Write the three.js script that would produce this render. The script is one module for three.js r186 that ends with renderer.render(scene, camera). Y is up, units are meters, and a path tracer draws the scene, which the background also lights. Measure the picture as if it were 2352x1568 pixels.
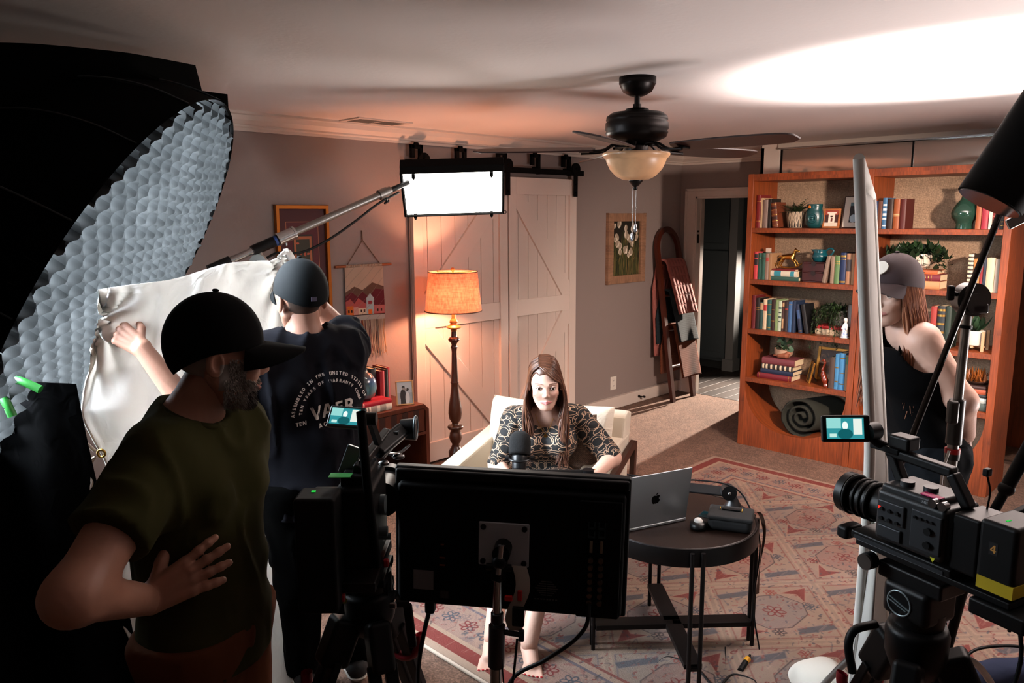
import * as THREE from 'three';
import { RoundedBoxGeometry } from 'three/addons/geometries/RoundedBoxGeometry.js';
import { mergeGeometries, mergeVertices, toCreasedNormals } from 'three/addons/utils/BufferGeometryUtils.js';
import { RectAreaLightUniformsLib } from 'three/addons/lights/RectAreaLightUniformsLib.js';

const V3 = THREE.Vector3, PI = Math.PI, D2R = PI / 180, SQ = Math.SQRT1_2;
const v3 = (x, y, z) => new V3(x, y, z);
// The room: x runs along the back wall (to the right, away), z runs along the book wall (towards the viewer); metres.
// at(r, y, d): a spot r metres to the right and d metres ahead of where the photographer stands, y above the floor.
const at = (r, y, d) => v3((r + d) * SQ, y, (r - d) * SQ);
const FACE = -PI / 4;   // turn of a thing whose front axes run along right / ahead

const scene = new THREE.Scene();
scene.background = new THREE.Color(0x000000);
const camera = new THREE.PerspectiveCamera(2 * Math.atan(784 / 1767) / D2R, 1.5, 0.05, 60);
camera.position.set(0, 1.83, 0);
camera.rotation.set(0, -PI / 4, 0, 'YXZ');
camera.rotation.x = -9.2 * D2R;
camera.rotation.z = -0.3 * D2R;
const renderer = new THREE.WebGLRenderer({ antialias: true });
renderer.toneMapping = THREE.LinearToneMapping;
renderer.toneMappingExposure = 1.38;
renderer.shadowMap.enabled = true;
RectAreaLightUniformsLib.init();

// ---- lights that stand outside the view (the lamps in view carry their own light in their builders)
function spot(color, power, pos, target, angle, penumbra, size) {
  const l = new THREE.SpotLight(color, power, 0, angle * D2R, penumbra, 2);
  l.position.copy(pos); l.target.position.copy(target);
  l.castShadow = true; l.shadow.radius = size; l.shadow.mapSize.set(1024, 1024);
  scene.add(l); scene.add(l.target);
  return l;
}
const CEIL = 2.44;
// bounce light on the floor beside the right edge of the picture, thrown up at the ceiling
spot(0xfff2ee, 230, v3(3.8, 0.9, 0.2), v3(3.8, CEIL, -0.75), 28, 0.9, 3);
// the same lamp's wide spill
spot(0xfff4f2, 17, v3(3.8, 0.9, 0.2), v3(3.4, CEIL, -0.6), 68, 1.0, 14);
// studio light beyond the right edge, raking across the book wall
spot(0xffe0cc, 30, v3(3.75, 1.95, -0.25), v3(5.6, 0.95, -2.3), 36, 0.6, 3);
// lamp in the passage behind the open doorway
spot(0xffe9d6, 320, v3(10.6, 1.75, -4.02), v3(6.0, 0.2, -3.95), 16, 0.35, 2);
// ---------------------------------------------------------------- helpers
let seedState = 7;
const seed = (n) => { seedState = n >>> 0; };
const rnd = () => { seedState = (seedState + 0x6d2b79f5) | 0; let t = Math.imul(seedState ^ (seedState >>> 15), 1 | seedState); t = (t + Math.imul(t ^ (t >>> 7), 61 | t)) ^ t; return ((t ^ (t >>> 14)) >>> 0) / 4294967296; };
const rr = (a, b) => a + (b - a) * rnd();
const lerp = (a, b, t) => a + (b - a) * t;
const clamp = (x, a = 0, b = 1) => Math.min(b, Math.max(a, x));
const sstep = (a, b, x) => { const t = clamp((x - a) / (b - a)); return t * t * (3 - 2 * t); };
const names = new Map();
function numbered(n) { const k = names.get(n) || 0; names.set(n, k + 1); return k ? n + '_' + String(k).padStart(3, '0') : n; }
const shade = (o) => { o.traverse((m) => { if (m.isMesh) { m.castShadow = true; m.receiveShadow = true; } }); return o; };
function group(name, label, category, pos, turn = 0, grp) {
  const o = new THREE.Group(); o.name = numbered(name); scene.add(o);
  if (pos) o.position.copy(pos); o.rotation.y = turn;
  o.userData.label = label; o.userData.category = category; if (grp) o.userData.group = grp;
  return o;
}
function part(parent, name, geo, mat, label) {
  const g = Array.isArray(geo) ? merge(geo) : geo;
  const m = new THREE.Mesh(g, mat); m.name = name; m.castShadow = m.receiveShadow = true;
  if (label) m.userData.label = label;
  parent.add(m); return m;
}
function single(name, label, category, geo, mat, pos, turn = 0, grp) {
  const m = part(scene, numbered(name), geo, mat); if (pos) m.position.copy(pos); m.rotation.y = turn;
  m.userData.label = label; m.userData.category = category; if (grp) m.userData.group = grp; return m;
}
function struct(name, geo, mat, label) { const m = part(scene, numbered(name), geo, mat); m.userData.kind = 'structure'; if (label) m.userData.label = label; return m; }
function merge(list) {
  const anyColor = list.some((g) => g.attributes.color);
  const L = list.map((g) => {
    const n = g.index ? g.toNonIndexed() : g.clone();
    for (const k of Object.keys(n.attributes)) if (!['position', 'normal', 'uv', 'color'].includes(k)) n.deleteAttribute(k);
    if (!n.attributes.normal) n.computeVertexNormals();
    if (!n.attributes.uv) n.setAttribute('uv', new THREE.BufferAttribute(new Float32Array(n.attributes.position.count * 2), 2));
    if (anyColor && !n.attributes.color) n.setAttribute('color', new THREE.BufferAttribute(new Float32Array(n.attributes.position.count * 3).fill(1), 3));
    n.morphAttributes = {}; n.groups = [];
    return n;
  });
  return L.length === 1 ? L[0] : mergeGeometries(L);
}
// texture coordinates in metres, one flat side at a time
function metreUV(g0, s = 1) {
  const g = g0.index ? g0.toNonIndexed() : g0; const p = g.attributes.position, uv = new Float32Array(p.count * 2);
  const a = v3(), b = v3(), c = v3(), n = v3();
  for (let i = 0; i < p.count; i += 3) {
    a.fromBufferAttribute(p, i); b.fromBufferAttribute(p, i + 1); c.fromBufferAttribute(p, i + 2);
    n.copy(b).sub(a).cross(c.clone().sub(a)); const x = Math.abs(n.x), y = Math.abs(n.y), z = Math.abs(n.z);
    [a, b, c].forEach((q, k) => { const u = x > y && x > z ? [q.z, q.y] : y > z ? [q.x, q.z] : [q.x, q.y]; uv[(i + k) * 2] = u[0] * s; uv[(i + k) * 2 + 1] = u[1] * s; });
  }
  g.setAttribute('uv', new THREE.BufferAttribute(uv, 2)); return g;
}
// box from its centre; rounded when r is given
function bx(w, h, d, x = 0, y = 0, z = 0, r = 0) {
  const g = r ? new RoundedBoxGeometry(w, h, d, r > 0.008 ? 2 : 1, Math.min(r, w / 2.01, h / 2.01, d / 2.01)) : new THREE.BoxGeometry(w, h, d);
  const m = metreUV(g); m.translate(x, y, z); return m;
}
// box from two corners
const bc = (x0, y0, z0, x1, y1, z1, r = 0) => bx(Math.abs(x1 - x0), Math.abs(y1 - y0), Math.abs(z1 - z0), (x0 + x1) / 2, (y0 + y1) / 2, (z0 + z1) / 2, r);
function rod(a, b, r0, r1 = r0, seg = 12) {
  const A = a.isVector3 ? a : v3(...a), B = b.isVector3 ? b : v3(...b), L = A.distanceTo(B);
  const g = new THREE.CylinderGeometry(r1, r0, L, seg);
  g.applyQuaternion(new THREE.Quaternion().setFromUnitVectors(v3(0, 1, 0), B.clone().sub(A).normalize()));
  g.translate((A.x + B.x) / 2, (A.y + B.y) / 2, (A.z + B.z) / 2); return g;
}
// squared bar between two points
function bar(a, b, w, h, roll = 0, r = 0) {
  const A = a.isVector3 ? a : v3(...a), B = b.isVector3 ? b : v3(...b), L = A.distanceTo(B);
  const g = bx(w, L, h, 0, 0, 0, r); g.rotateY(roll);
  g.applyQuaternion(new THREE.Quaternion().setFromUnitVectors(v3(0, 1, 0), B.clone().sub(A).normalize()));
  g.translate((A.x + B.x) / 2, (A.y + B.y) / 2, (A.z + B.z) / 2); return g;
}
const curve = (pts, closed = false) => new THREE.CatmullRomCurve3(pts.map((p) => (p.isVector3 ? p : v3(...p))), closed, 'centripetal');
function tube(pts, r, n = 40, seg = 8, closed = false) { return new THREE.TubeGeometry(curve(pts, closed), n, r, seg, closed); }
function lathe(pts, seg = 40) { return new THREE.LatheGeometry(pts.map((p) => new THREE.Vector2(p[0], p[1])), seg); }
function ball(r, x = 0, y = 0, z = 0, sx = 1, sy = 1, sz = 1, seg = 20) { const g = new THREE.SphereGeometry(r, seg, Math.round(seg * 0.7)); g.scale(sx, sy, sz); g.translate(x, y, z); return g; }
function cyl(r0, r1, h, x = 0, y = 0, z = 0, axis = 'y', seg = 24) { const g = new THREE.CylinderGeometry(r1, r0, h, seg); if (axis === 'z') g.rotateX(PI / 2); if (axis === 'x') g.rotateZ(-PI / 2); g.translate(x, y, z); return g; }
function tor(R, r, x = 0, y = 0, z = 0, axis = 'z', seg = 32, arc = 2 * PI) { const g = new THREE.TorusGeometry(R, r, 10, seg, arc); if (axis === 'y') g.rotateX(PI / 2); if (axis === 'x') g.rotateY(PI / 2); g.translate(x, y, z); return g; }
function extr(pts, depth, bevel = 0, closed = true) {
  const s = Array.isArray(pts) ? new THREE.Shape(pts.map((p) => new THREE.Vector2(p[0], p[1]))) : pts;
  return metreUV(new THREE.ExtrudeGeometry(s, { depth, bevelEnabled: bevel > 0, bevelSize: bevel, bevelThickness: bevel, bevelSegments: 2, curveSegments: 16 }));
}
// surface from a function (u, v) -> [x, y, z], uv in 0..1
function sheet(fn, nu, nv) {
  const pos = [], uv = [], idx = [];
  for (let j = 0; j <= nv; j++) for (let i = 0; i <= nu; i++) { const p = fn(i / nu, j / nv); pos.push(p[0], p[1], p[2]); uv.push(i / nu, j / nv); }
  for (let j = 0; j < nv; j++) for (let i = 0; i < nu; i++) { const a = j * (nu + 1) + i, b = a + 1, c = a + nu + 1, d = c + 1; idx.push(a, b, d, a, d, c); }
  const g = new THREE.BufferGeometry(); g.setAttribute('position', new THREE.Float32BufferAttribute(pos, 3)); g.setAttribute('uv', new THREE.Float32BufferAttribute(uv, 2)); g.setIndex(idx); g.computeVertexNormals(); return g;
}
// a sheet with a back side and edges, t metres thick
function slab(fn, nu, nv, t) {
  const f = sheet(fn, nu, nv), p = f.attributes.position, n = f.attributes.normal;
  const b = f.clone(); for (let i = 0; i < p.count; i++) b.attributes.position.setXYZ(i, p.getX(i) - n.getX(i) * t, p.getY(i) - n.getY(i) * t, p.getZ(i) - n.getZ(i) * t);
  const ix = Array.from(f.index.array), o = p.count, all = ix.slice(); for (let i = 0; i < ix.length; i += 3) all.push(ix[i] + o, ix[i + 2] + o, ix[i + 1] + o);
  const edge = []; for (let i = 0; i <= nu; i++) edge.push(i); for (let j = 1; j <= nv; j++) edge.push(j * (nu + 1) + nu); for (let i = nu - 1; i >= 0; i--) edge.push(nv * (nu + 1) + i); for (let j = nv - 1; j >= 0; j--) edge.push(j * (nu + 1));
  for (let i = 0; i < edge.length - 1; i++) { const a = edge[i], c = edge[i + 1]; all.push(a, a + o, c, c, a + o, c + o); }
  const g = new THREE.BufferGeometry(), P = new Float32Array(o * 6), U = new Float32Array(o * 4);
  P.set(p.array); P.set(b.attributes.position.array, o * 3); U.set(f.attributes.uv.array); U.set(f.attributes.uv.array, o * 2);
  g.setAttribute('position', new THREE.BufferAttribute(P, 3)); g.setAttribute('uv', new THREE.BufferAttribute(U, 2)); g.setIndex(all); g.computeVertexNormals(); return g;
}
const move = (g, x, y, z, ry = 0, rx = 0, rz = 0) => { if (rz) g.rotateZ(rz); if (rx) g.rotateX(rx); if (ry) g.rotateY(ry); g.translate(x, y, z); return g; };
function paint(g, fn) { const p = g.attributes.position, c = new Float32Array(p.count * 3); for (let i = 0; i < p.count; i++) { const k = fn(p.getX(i), p.getY(i), p.getZ(i), i); c[i * 3] = k[0]; c[i * 3 + 1] = k[1]; c[i * 3 + 2] = k[2]; } g.setAttribute('color', new THREE.BufferAttribute(c, 3)); return g; }

// ---- noise and textures
const hash2 = (x, y) => { let h = Math.imul(x | 0, 374761393) + Math.imul(y | 0, 668265263); h = Math.imul(h ^ (h >>> 13), 1274126177); return ((h ^ (h >>> 16)) >>> 0) / 4294967296; };
function vnoise(x, y, px = 0, py = px) {
  const xi = Math.floor(x), yi = Math.floor(y), fx = x - xi, fy = y - yi, w = (t) => t * t * (3 - 2 * t), m = (a, p) => (p ? ((a % p) + p) % p : a);
  const a = hash2(m(xi, px), m(yi, py)), b = hash2(m(xi + 1, px), m(yi, py)), c = hash2(m(xi, px), m(yi + 1, py)), d = hash2(m(xi + 1, px), m(yi + 1, py));
  return lerp(lerp(a, b, w(fx)), lerp(c, d, w(fx)), w(fy));
}
function fbm(x, y, o = 4, p = 0, py = p) { let s = 0, a = 0.5, t = 0; for (let i = 0; i < o; i++) { s += a * vnoise(x, y, p, py); t += a; x *= 2; y *= 2; p *= 2; py *= 2; a *= 0.5; } return s / t; }
const hash3 = (x, y, z) => hash2(x + Math.imul(z, 7919), y + Math.imul(z, 104729));
function noise3(x, y, z) { const zi = Math.floor(z), f = z - zi, w = f * f * (3 - 2 * f); return lerp(vnoise(x + zi * 17.3, y + zi * 9.1), vnoise(x + (zi + 1) * 17.3, y + (zi + 1) * 9.1), w) - 0.5; }
function dataTex(w, h, fn, srgb = true) {
  const a = new Uint8Array(w * h * 4);
  for (let y = 0; y < h; y++) for (let x = 0; x < w; x++) { const c = fn(x / w, y / h, x, y), o = (y * w + x) * 4; a[o] = clamp(c[0]) * 255; a[o + 1] = clamp(c[1]) * 255; a[o + 2] = clamp(c[2]) * 255; a[o + 3] = 255; }
  const t = new THREE.DataTexture(a, w, h); t.wrapS = t.wrapT = THREE.RepeatWrapping; t.magFilter = THREE.LinearFilter; t.minFilter = THREE.LinearMipmapLinearFilter; t.generateMipmaps = true; if (srgb) t.colorSpace = THREE.SRGBColorSpace; t.needsUpdate = true; return t;
}
function canvasTex(w, h, draw, srgb = true) { const c = document.createElement('canvas'); c.width = w; c.height = h; draw(c.getContext('2d'), w, h); const t = new THREE.CanvasTexture(c); if (srgb) t.colorSpace = THREE.SRGBColorSpace; return t; }
const rep = (t, u, v = u) => { const k = t.clone(); k.repeat.set(u, v); k.needsUpdate = true; return k; };
const hex = (h) => { const c = new THREE.Color(h); return c; };
function mat(color, rough = 0.7, o = {}) { const M = o.clearcoat || o.sheen || o.transmission || o.anisotropy || o.specularIntensity !== undefined ? THREE.MeshPhysicalMaterial : THREE.MeshStandardMaterial; return new M({ color, roughness: rough, ...o }); }
const glow = (color, k) => new THREE.MeshStandardMaterial({ color: 0x000000, emissive: color, emissiveIntensity: k, roughness: 1 });

// ---- smooth bodies: a distance field of tapered bones, meshed with surface nets
const smin = (a, b, k) => { const h = Math.max(k - Math.abs(a - b), 0) / k; return Math.min(a, b) - h * h * k * 0.25; };
const smax = (a, b, k) => -smin(-a, -b, k);
function capD(px, py, pz, B) {
  const dx = px - B[0], dy = py - B[1], dz = pz - B[2], t = clamp((dx * B[8] + dy * B[9] + dz * B[10]) * B[11]);
  const ex = dx - B[8] * t, ey = dy - B[9] * t, ez = dz - B[10] * t; return Math.sqrt(ex * ex + ey * ey + ez * ez) - (B[6] + (B[7] - B[6]) * t);
}
function bone(a, b, ra, rb = ra) { const d = [b[0] - a[0], b[1] - a[1], b[2] - a[2]], l = d[0] ** 2 + d[1] ** 2 + d[2] ** 2 || 1e-9; return [a[0], a[1], a[2], b[0], b[1], b[2], ra, rb, d[0], d[1], d[2], 1 / l]; }
const bonesD = (B, k) => (x, y, z) => { let s = 1e3; for (let i = 0; i < B.length; i++) s = smin(s, capD(x, y, z, B[i]), k); return s; };
const ellD = (c, r) => (x, y, z) => { const a = (x - c[0]) / r[0], b = (y - c[1]) / r[1], e = (z - c[2]) / r[2], k0 = Math.sqrt(a * a + b * b + e * e), k1 = Math.sqrt((a / r[0]) ** 2 + (b / r[1]) ** 2 + (e / r[2]) ** 2); return k1 < 1e-9 ? -Math.min(...r) : k0 * (k0 - 1) / k1; };
function boundsOf(B, pad) { const lo = [1e9, 1e9, 1e9], hi = [-1e9, -1e9, -1e9]; for (const b of B) for (let k = 0; k < 3; k++) { lo[k] = Math.min(lo[k], b[k] - b[6], b[3 + k] - b[7]); hi[k] = Math.max(hi[k], b[k] + b[6], b[3 + k] + b[7]); } return [lo.map((x) => x - pad), hi.map((x) => x + pad)]; }
function nets(f, lo, hi, c) {
  const n = [0, 1, 2].map((k) => Math.max(2, Math.ceil((hi[k] - lo[k]) / c) + 1)), [nx, ny, nz] = n, val = new Float32Array(nx * ny * nz);
  // coarse pass skips cells far from the surface
  const st = 4;
  for (let z = 0; z < nz; z += st) for (let y = 0; y < ny; y += st) for (let x = 0; x < nx; x += st) {
    const cx = lo[0] + (x + 1.5) * c, cy = lo[1] + (y + 1.5) * c, cz = lo[2] + (z + 1.5) * c, d = f(cx, cy, cz), far = Math.abs(d) > c * 5.2;
    for (let k = z; k < Math.min(z + st, nz); k++) for (let j = y; j < Math.min(y + st, ny); j++) for (let i = x; i < Math.min(x + st, nx); i++) val[(k * ny + j) * nx + i] = far ? d : f(lo[0] + i * c, lo[1] + j * c, lo[2] + k * c);
  }
  const id = new Int32Array(nx * ny * nz).fill(-1), P = [], I = [], sx = 1, sy = nx, sz = nx * ny, off = [0, sx, sy, sx + sy, sz, sz + sx, sz + sy, sz + sx + sy];
  const E = [[0, 1], [2, 3], [4, 5], [6, 7], [0, 2], [1, 3], [4, 6], [5, 7], [0, 4], [1, 5], [2, 6], [3, 7]];
  for (let z = 0; z < nz - 1; z++) for (let y = 0; y < ny - 1; y++) for (let x = 0; x < nx - 1; x++) {
    const b = (z * ny + y) * nx + x; let m = 0; for (let k = 0; k < 8; k++) if (val[b + off[k]] < 0) m |= 1 << k;
    if (m === 0 || m === 255) continue;
    let ax = 0, ay = 0, az = 0, q = 0;
    for (const [i, j] of E) { const a = val[b + off[i]], d = val[b + off[j]]; if ((a < 0) === (d < 0)) continue; const t = a / (a - d); ax += (i & 1) + ((j & 1) - (i & 1)) * t; ay += ((i >> 1) & 1) + (((j >> 1) & 1) - ((i >> 1) & 1)) * t; az += (i >> 2) + ((j >> 2) - (i >> 2)) * t; q++; }
    id[b] = P.length / 3; P.push(lo[0] + (x + ax / q) * c, lo[1] + (y + ay / q) * c, lo[2] + (z + az / q) * c);
  }
  const quad = (a, b, d, e, flip) => { if (a < 0 || b < 0 || d < 0 || e < 0) return; if (flip) I.push(a, d, b, a, e, d); else I.push(a, b, d, a, d, e); };
  for (let z = 1; z < nz - 1; z++) for (let y = 1; y < ny - 1; y++) for (let x = 1; x < nx - 1; x++) {
    const b = (z * ny + y) * nx + x, s = val[b] < 0;
    if (s !== val[b + sx] < 0) quad(id[b], id[b - sy], id[b - sy - sz], id[b - sz], s);
    if (s !== val[b + sy] < 0) quad(id[b], id[b - sz], id[b - sz - sx], id[b - sx], s);
    if (s !== val[b + sz] < 0) quad(id[b], id[b - sx], id[b - sx - sy], id[b - sy], s);
  }
  // winding: check one triangle against the field and turn all when needed
  let vote = 0; for (let i = 0; i < I.length; i += Math.max(3, Math.floor(I.length / 300) * 3)) { const a = I[i] * 3, b = I[i + 1] * 3, d = I[i + 2] * 3; const u = v3(P[b] - P[a], P[b + 1] - P[a + 1], P[b + 2] - P[a + 2]), w = v3(P[d] - P[a], P[d + 1] - P[a + 1], P[d + 2] - P[a + 2]); u.cross(w).normalize().multiplyScalar(c); vote += f(P[a] + u.x, P[a + 1] + u.y, P[a + 2] + u.z) > 0 ? 1 : -1; }
  if (vote < 0) for (let i = 0; i < I.length; i += 3) { const t = I[i]; I[i] = I[i + 1]; I[i + 1] = t; }
  const g = new THREE.BufferGeometry(); g.setAttribute('position', new THREE.Float32BufferAttribute(P, 3)); g.setIndex(I); g.computeVertexNormals();
  g.setAttribute('uv', new THREE.Float32BufferAttribute(new Float32Array(P.length / 3 * 2), 2)); return g;
}
// ---------------------------------------------------------------- surfaces
const T = {};
T.carpet = dataTex(512, 512, (u, v, x, y) => { const a = hash2(x, y), b = fbm(u * 64, v * 64, 2, 64), c = fbm(u * 6, v * 6, 3, 6), k = 0.62 + 0.22 * (a - 0.5) + 0.34 * (b - 0.5) + 0.12 * (c - 0.5); return [k * 1.0, k * 0.9, k * 0.82]; });
T.carpetBump = dataTex(512, 512, (u, v, x, y) => { const k = 0.5 * hash2(x, y) + 0.5 * fbm(u * 80, v * 80, 2, 80); return [k, k, k]; }, false);
T.plaster = dataTex(512, 512, (u, v) => { const k = 0.75 * fbm(u * 48, v * 48, 2, 48) + 0.25 * fbm(u * 8, v * 8, 2, 8); return [k, k, k]; }, false);
T.wood = dataTex(512, 512, (u, v) => { const w = fbm(u * 4, v * 2, 3, 4, 2), g = fbm(u * 60 + w * 3, v * 3, 3, 0), f = fbm(u * 170, v * 10, 2, 0), k = 0.74 + 0.2 * (g - 0.5) + 0.22 * (f - 0.5) + 0.18 * (w - 0.5); return [k, k * 0.985, k * 0.96]; });
T.weave = dataTex(256, 256, (u, v) => { const a = Math.sin(u * 2 * PI * 32), b = Math.sin(v * 2 * PI * 32), n = fbm(u * 20, v * 90, 2, 20, 90), m = fbm(u * 90, v * 20, 2, 90, 20), k = 0.68 + 0.1 * a * b + 0.25 * (n - 0.5) + 0.22 * (m - 0.5); return [k, k * 0.97, k * 0.92]; });
T.cloth = dataTex(256, 256, (u, v, x, y) => { const k = 0.5 + 0.25 * ((x % 4 < 2) === (y % 4 < 2) ? 1 : -1) * 0.6 + 0.3 * (hash2(x, y) - 0.5); return [k, k, k]; }, false);
T.crease = dataTex(512, 512, (u, v) => { const a = fbm(u * 5, v * 5, 4, 5), b = Math.abs(fbm(u * 7 + 3 * a, v * 4 + 2 * a, 3, 0) - 0.5) * 2, k = 0.55 * a + 0.45 * (1 - b); return [k, k, k]; }, false);
const wallPaint = mat(0x877b77, 0.85, { bumpMap: rep(T.plaster, 1.6), bumpScale: 0.0005 });
const ceilPaint = mat(0xd8d0cc, 0.9, { bumpMap: rep(T.plaster, 1.4), bumpScale: 0.0006 });
const trimPaint = mat(0xc9beb5, 0.5);
const doorPaint = mat(0xcdc1b8, 0.55);
const carpetMat = mat(0xb49c91, 0.97, { map: rep(T.carpet, 2.2), bumpMap: rep(T.carpetBump, 2.2), bumpScale: 0.006 });
const blackMetal = mat(0x0b0b0c, 0.45, { metalness: 0.6 });
const blackPlastic = mat(0x070708, 0.5, { specularIntensity: 0.5 });
const blackMatte = mat(0x040404, 0.9, { specularIntensity: 0.25 });
const chrome = mat(0xb8b8b8, 0.22, { metalness: 1 });
const steel = mat(0x8d8b88, 0.35, { metalness: 1 });
const aluminium = mat(0xa9adb0, 0.4, { metalness: 0.9 });
const whitePlastic = mat(0xd8d4cc, 0.4);
const gold = mat(0xc89a4a, 0.28, { metalness: 1 });
const redRubber = mat(0x8e1222, 0.5);

// ---------------------------------------------------------------- the room
const X0 = -1.9, X1 = 6.9, Z0 = -4.44, Z1 = 2.6;
struct('floor', bc(X0, -0.1, Z0, X1, 0, Z1), carpetMat);
struct('ceiling', bc(X0 - 0.1, CEIL, Z0 - 0.12, 12.2, CEIL + 0.1, Z1 + 0.1), ceilPaint);
struct('wall_back', merge([bc(X0, -0.1, Z0 - 0.12, X1 + 0.12, CEIL, Z0), bc(X0, 0, Z0 - 0.02, 5.385, CEIL, Z0 + 0.025)]), wallPaint);
struct('wall_left', bc(X0 - 0.1, -0.1, Z0 - 0.12, X0, CEIL, Z1 + 0.1), wallPaint);
struct('wall_front', bc(X0, -0.1, Z1, 6.62, CEIL, Z1 + 0.1), wallPaint);
// wall with the doorway: opening z -4.257 .. -3.53, 2.02 high
struct('wall_right', merge([bc(X1, -0.1, Z0 - 0.12, X1 + 0.12, CEIL, -4.257), bc(X1, 2.02, -4.257, X1 + 0.12, CEIL, -3.53), bc(X1, -0.1, -3.53, X1 + 0.12, CEIL, -3.2)]), wallPaint);
const XM = 6.5;   // closet front with the mirrored sliding doors
struct('wall_closet', merge([bc(XM + 0.045, -0.1, -3.395, 6.62, CEIL, Z1 + 0.1), bc(6.545, 0, -3.395, X1, CEIL, -3.345)]), wallPaint);
// crown moulding
const crownProfile = [[0, 0], [0.085, 0], [0.085, -0.014], [0.07, -0.02], [0.058, -0.045], [0.034, -0.068], [0.026, -0.07], [0.026, -0.08], [0.014, -0.088], [0.014, -0.104], [0, -0.104]];
function crown(len) { return extr(crownProfile, len); }
{ const g = crown(5.385 - X0); g.rotateY(PI / 2); g.scale(1, 1, -1); g.translate(X0, CEIL, Z0 + 0.025); g.computeVertexNormals();
  const make = (geo) => struct('trim_1', geo, trimPaint);
  // along the back wall: profile x -> +z, extrusion -> +x
  const along = (x0, x1, z) => { const k = crown(x1 - x0), p = k.attributes.position; for (let i = 0; i < p.count; i++) { const a = p.getX(i), b = p.getY(i), c = p.getZ(i); p.setXYZ(i, x0 + c, CEIL + b, z + a); } k.computeVertexNormals(); return metreUV(k); };
  const across = (z0, z1, x) => { const k = crown(z1 - z0), p = k.attributes.position; for (let i = 0; i < p.count; i++) { const a = p.getX(i), b = p.getY(i), c = p.getZ(i); p.setXYZ(i, x - a, CEIL + b, z0 + c); } k.computeVertexNormals(); return metreUV(k); };
  make(along(X0, 5.385, Z0 + 0.025)); names.set('trim_1', 0); struct('trim_2', along(5.385, X1, Z0), trimPaint); struct('trim_3', across(Z0, -3.345, X1), trimPaint); }
// baseboards
const baseGeo = (x0, z0, x1, z1) => bc(x0, 0, z0, x1, 0.115, z1, 0.005);
struct('baseboard_left', baseGeo(X0, Z0 + 0.025, 3.36, Z0 + 0.042), trimPaint);
struct('baseboard_back', baseGeo(5.16, Z0, X1, Z0 + 0.042), trimPaint);
struct('baseboard_right', baseGeo(X1 - 0.016, Z0 + 0.04, X1, -4.36), trimPaint);
// door casing and jambs
struct('trim_4', merge([bc(X1 - 0.02, 0, -4.365, X1, 2.09, -4.257, 0.004), bc(X1 - 0.02, 2.02, -4.257, X1, 2.09, -3.53, 0.004), bc(X1 - 0.02, 0, -3.53, X1, 2.09, -3.44, 0.004),
  bc(X1 - 0.012, 0, -4.257, X1 + 0.13, 2.02, -4.238), bc(X1 - 0.012, 2.002, -4.257, X1 + 0.13, 2.02, -3.53), bc(X1 - 0.012, 0, -3.548, X1 + 0.13, 2.02, -3.53),
  bc(X1 + 0.05, 0, -4.24, X1 + 0.075, 2.005, -4.226), bc(X1 - 0.027, 0, -4.375, X1, 2.1, -4.35, 0.004), bc(X1 - 0.027, 2.075, -4.375, X1, 2.1, -3.43, 0.004)]), trimPaint);
part(scene.children[scene.children.length - 1], 'hinge', [bx(0.03, 0.09, 0.004, X1 + 0.02, 1.6, -4.236), bx(0.03, 0.02, 0.005, X1 + 0.02, 1.675, -4.236)], mat(0x33291f, 0.4, { metalness: 0.8 }));
// passage behind the doorway
const plankTones = [0x2b1d15, 0x33231a, 0x241811, 0x3a291e];
const plankMats = plankTones.map((c) => mat(c, 0.45, { map: rep(T.wood, 2, 2) }));
{ const hf = struct('floor_passage', bc(X1, -0.1, -6.2, 12, -0.004, -3.0), mat(0x120c09, 0.8)); seed(3);
  for (let i = 0; i < 14; i++) { const z0 = -4.98 + i * 0.14; let x = X1 + rr(-0.9, -0.1); for (let k = 0; k < 4; k++) { const a = Math.max(x, X1 + 0.004), b = Math.min(x + 1.25, 12); if (b > a + 0.05) part(hf, 'plank', bc(a, -0.01, z0, b - 0.003, 0.002, z0 + 0.137, 0.001), plankMats[(i * 3 + k) % 4]); x += 1.25; } } }
const tealWall = mat(0x35494e, 0.8);
struct('wall_passage_end', bc(12, -0.1, -6.3, 12.1, CEIL, -3.0), tealWall);
struct('wall_passage_left', bc(X1 + 0.12, -0.1, -6.3, 12, CEIL, -6.2), tealWall);
struct('wall_passage_right', bc(X1, -0.1, -3.2, 12, CEIL, -3.08), tealWall);
{ const k = group('kitchen_cabinet', 'tall dark blue-grey panelled kitchen cabinet seen through the doorway', 'cabinet', v3(8.2, 0, -4.5));
  const cab = mat(0x3d4a50, 0.6), dark = mat(0x20282b, 0.7);
  part(k, 'body', bc(0.02, 0.1, -1.6, 0.62, 2.3, -0.06), cab); part(k, 'toe_kick', bc(0.06, 0, -1.6, 0.6, 0.1, -0.1), dark);
  part(k, 'corner_post', [bc(-0.005, 0.1, -0.1, 0.12, 2.3, 0, 0.004), bc(-0.03, 0, -0.125, 0.14, 0.14, 0.02, 0.004)], mat(0x6a7072, 0.6));
  for (const [y0, y1] of [[0.14, 1.42], [1.44, 2.28]]) for (const z of [-0.11, -0.69]) {
    const d = part(k, 'door', bc(0, y0, z - 0.57, 0.02, y1, z, 0.002), cab);
    part(d, 'door_frame', [bc(-0.008, y0, z - 0.57, 0, y1, z - 0.51), bc(-0.008, y0, z - 0.06, 0, y1, z), bc(-0.008, y0, z - 0.51, 0, y0 + 0.07, z - 0.06), bc(-0.008, y1 - 0.07, z - 0.51, 0, y1, z - 0.06)], cab);
    part(d, 'handle', [rod([-0.03, y0 > 1 ? y0 + 0.06 : y1 - 0.2, z - 0.54], [-0.03, y0 > 1 ? y0 + 0.2 : y1 - 0.06, z - 0.54], 0.006)], blackMetal); } }
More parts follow.
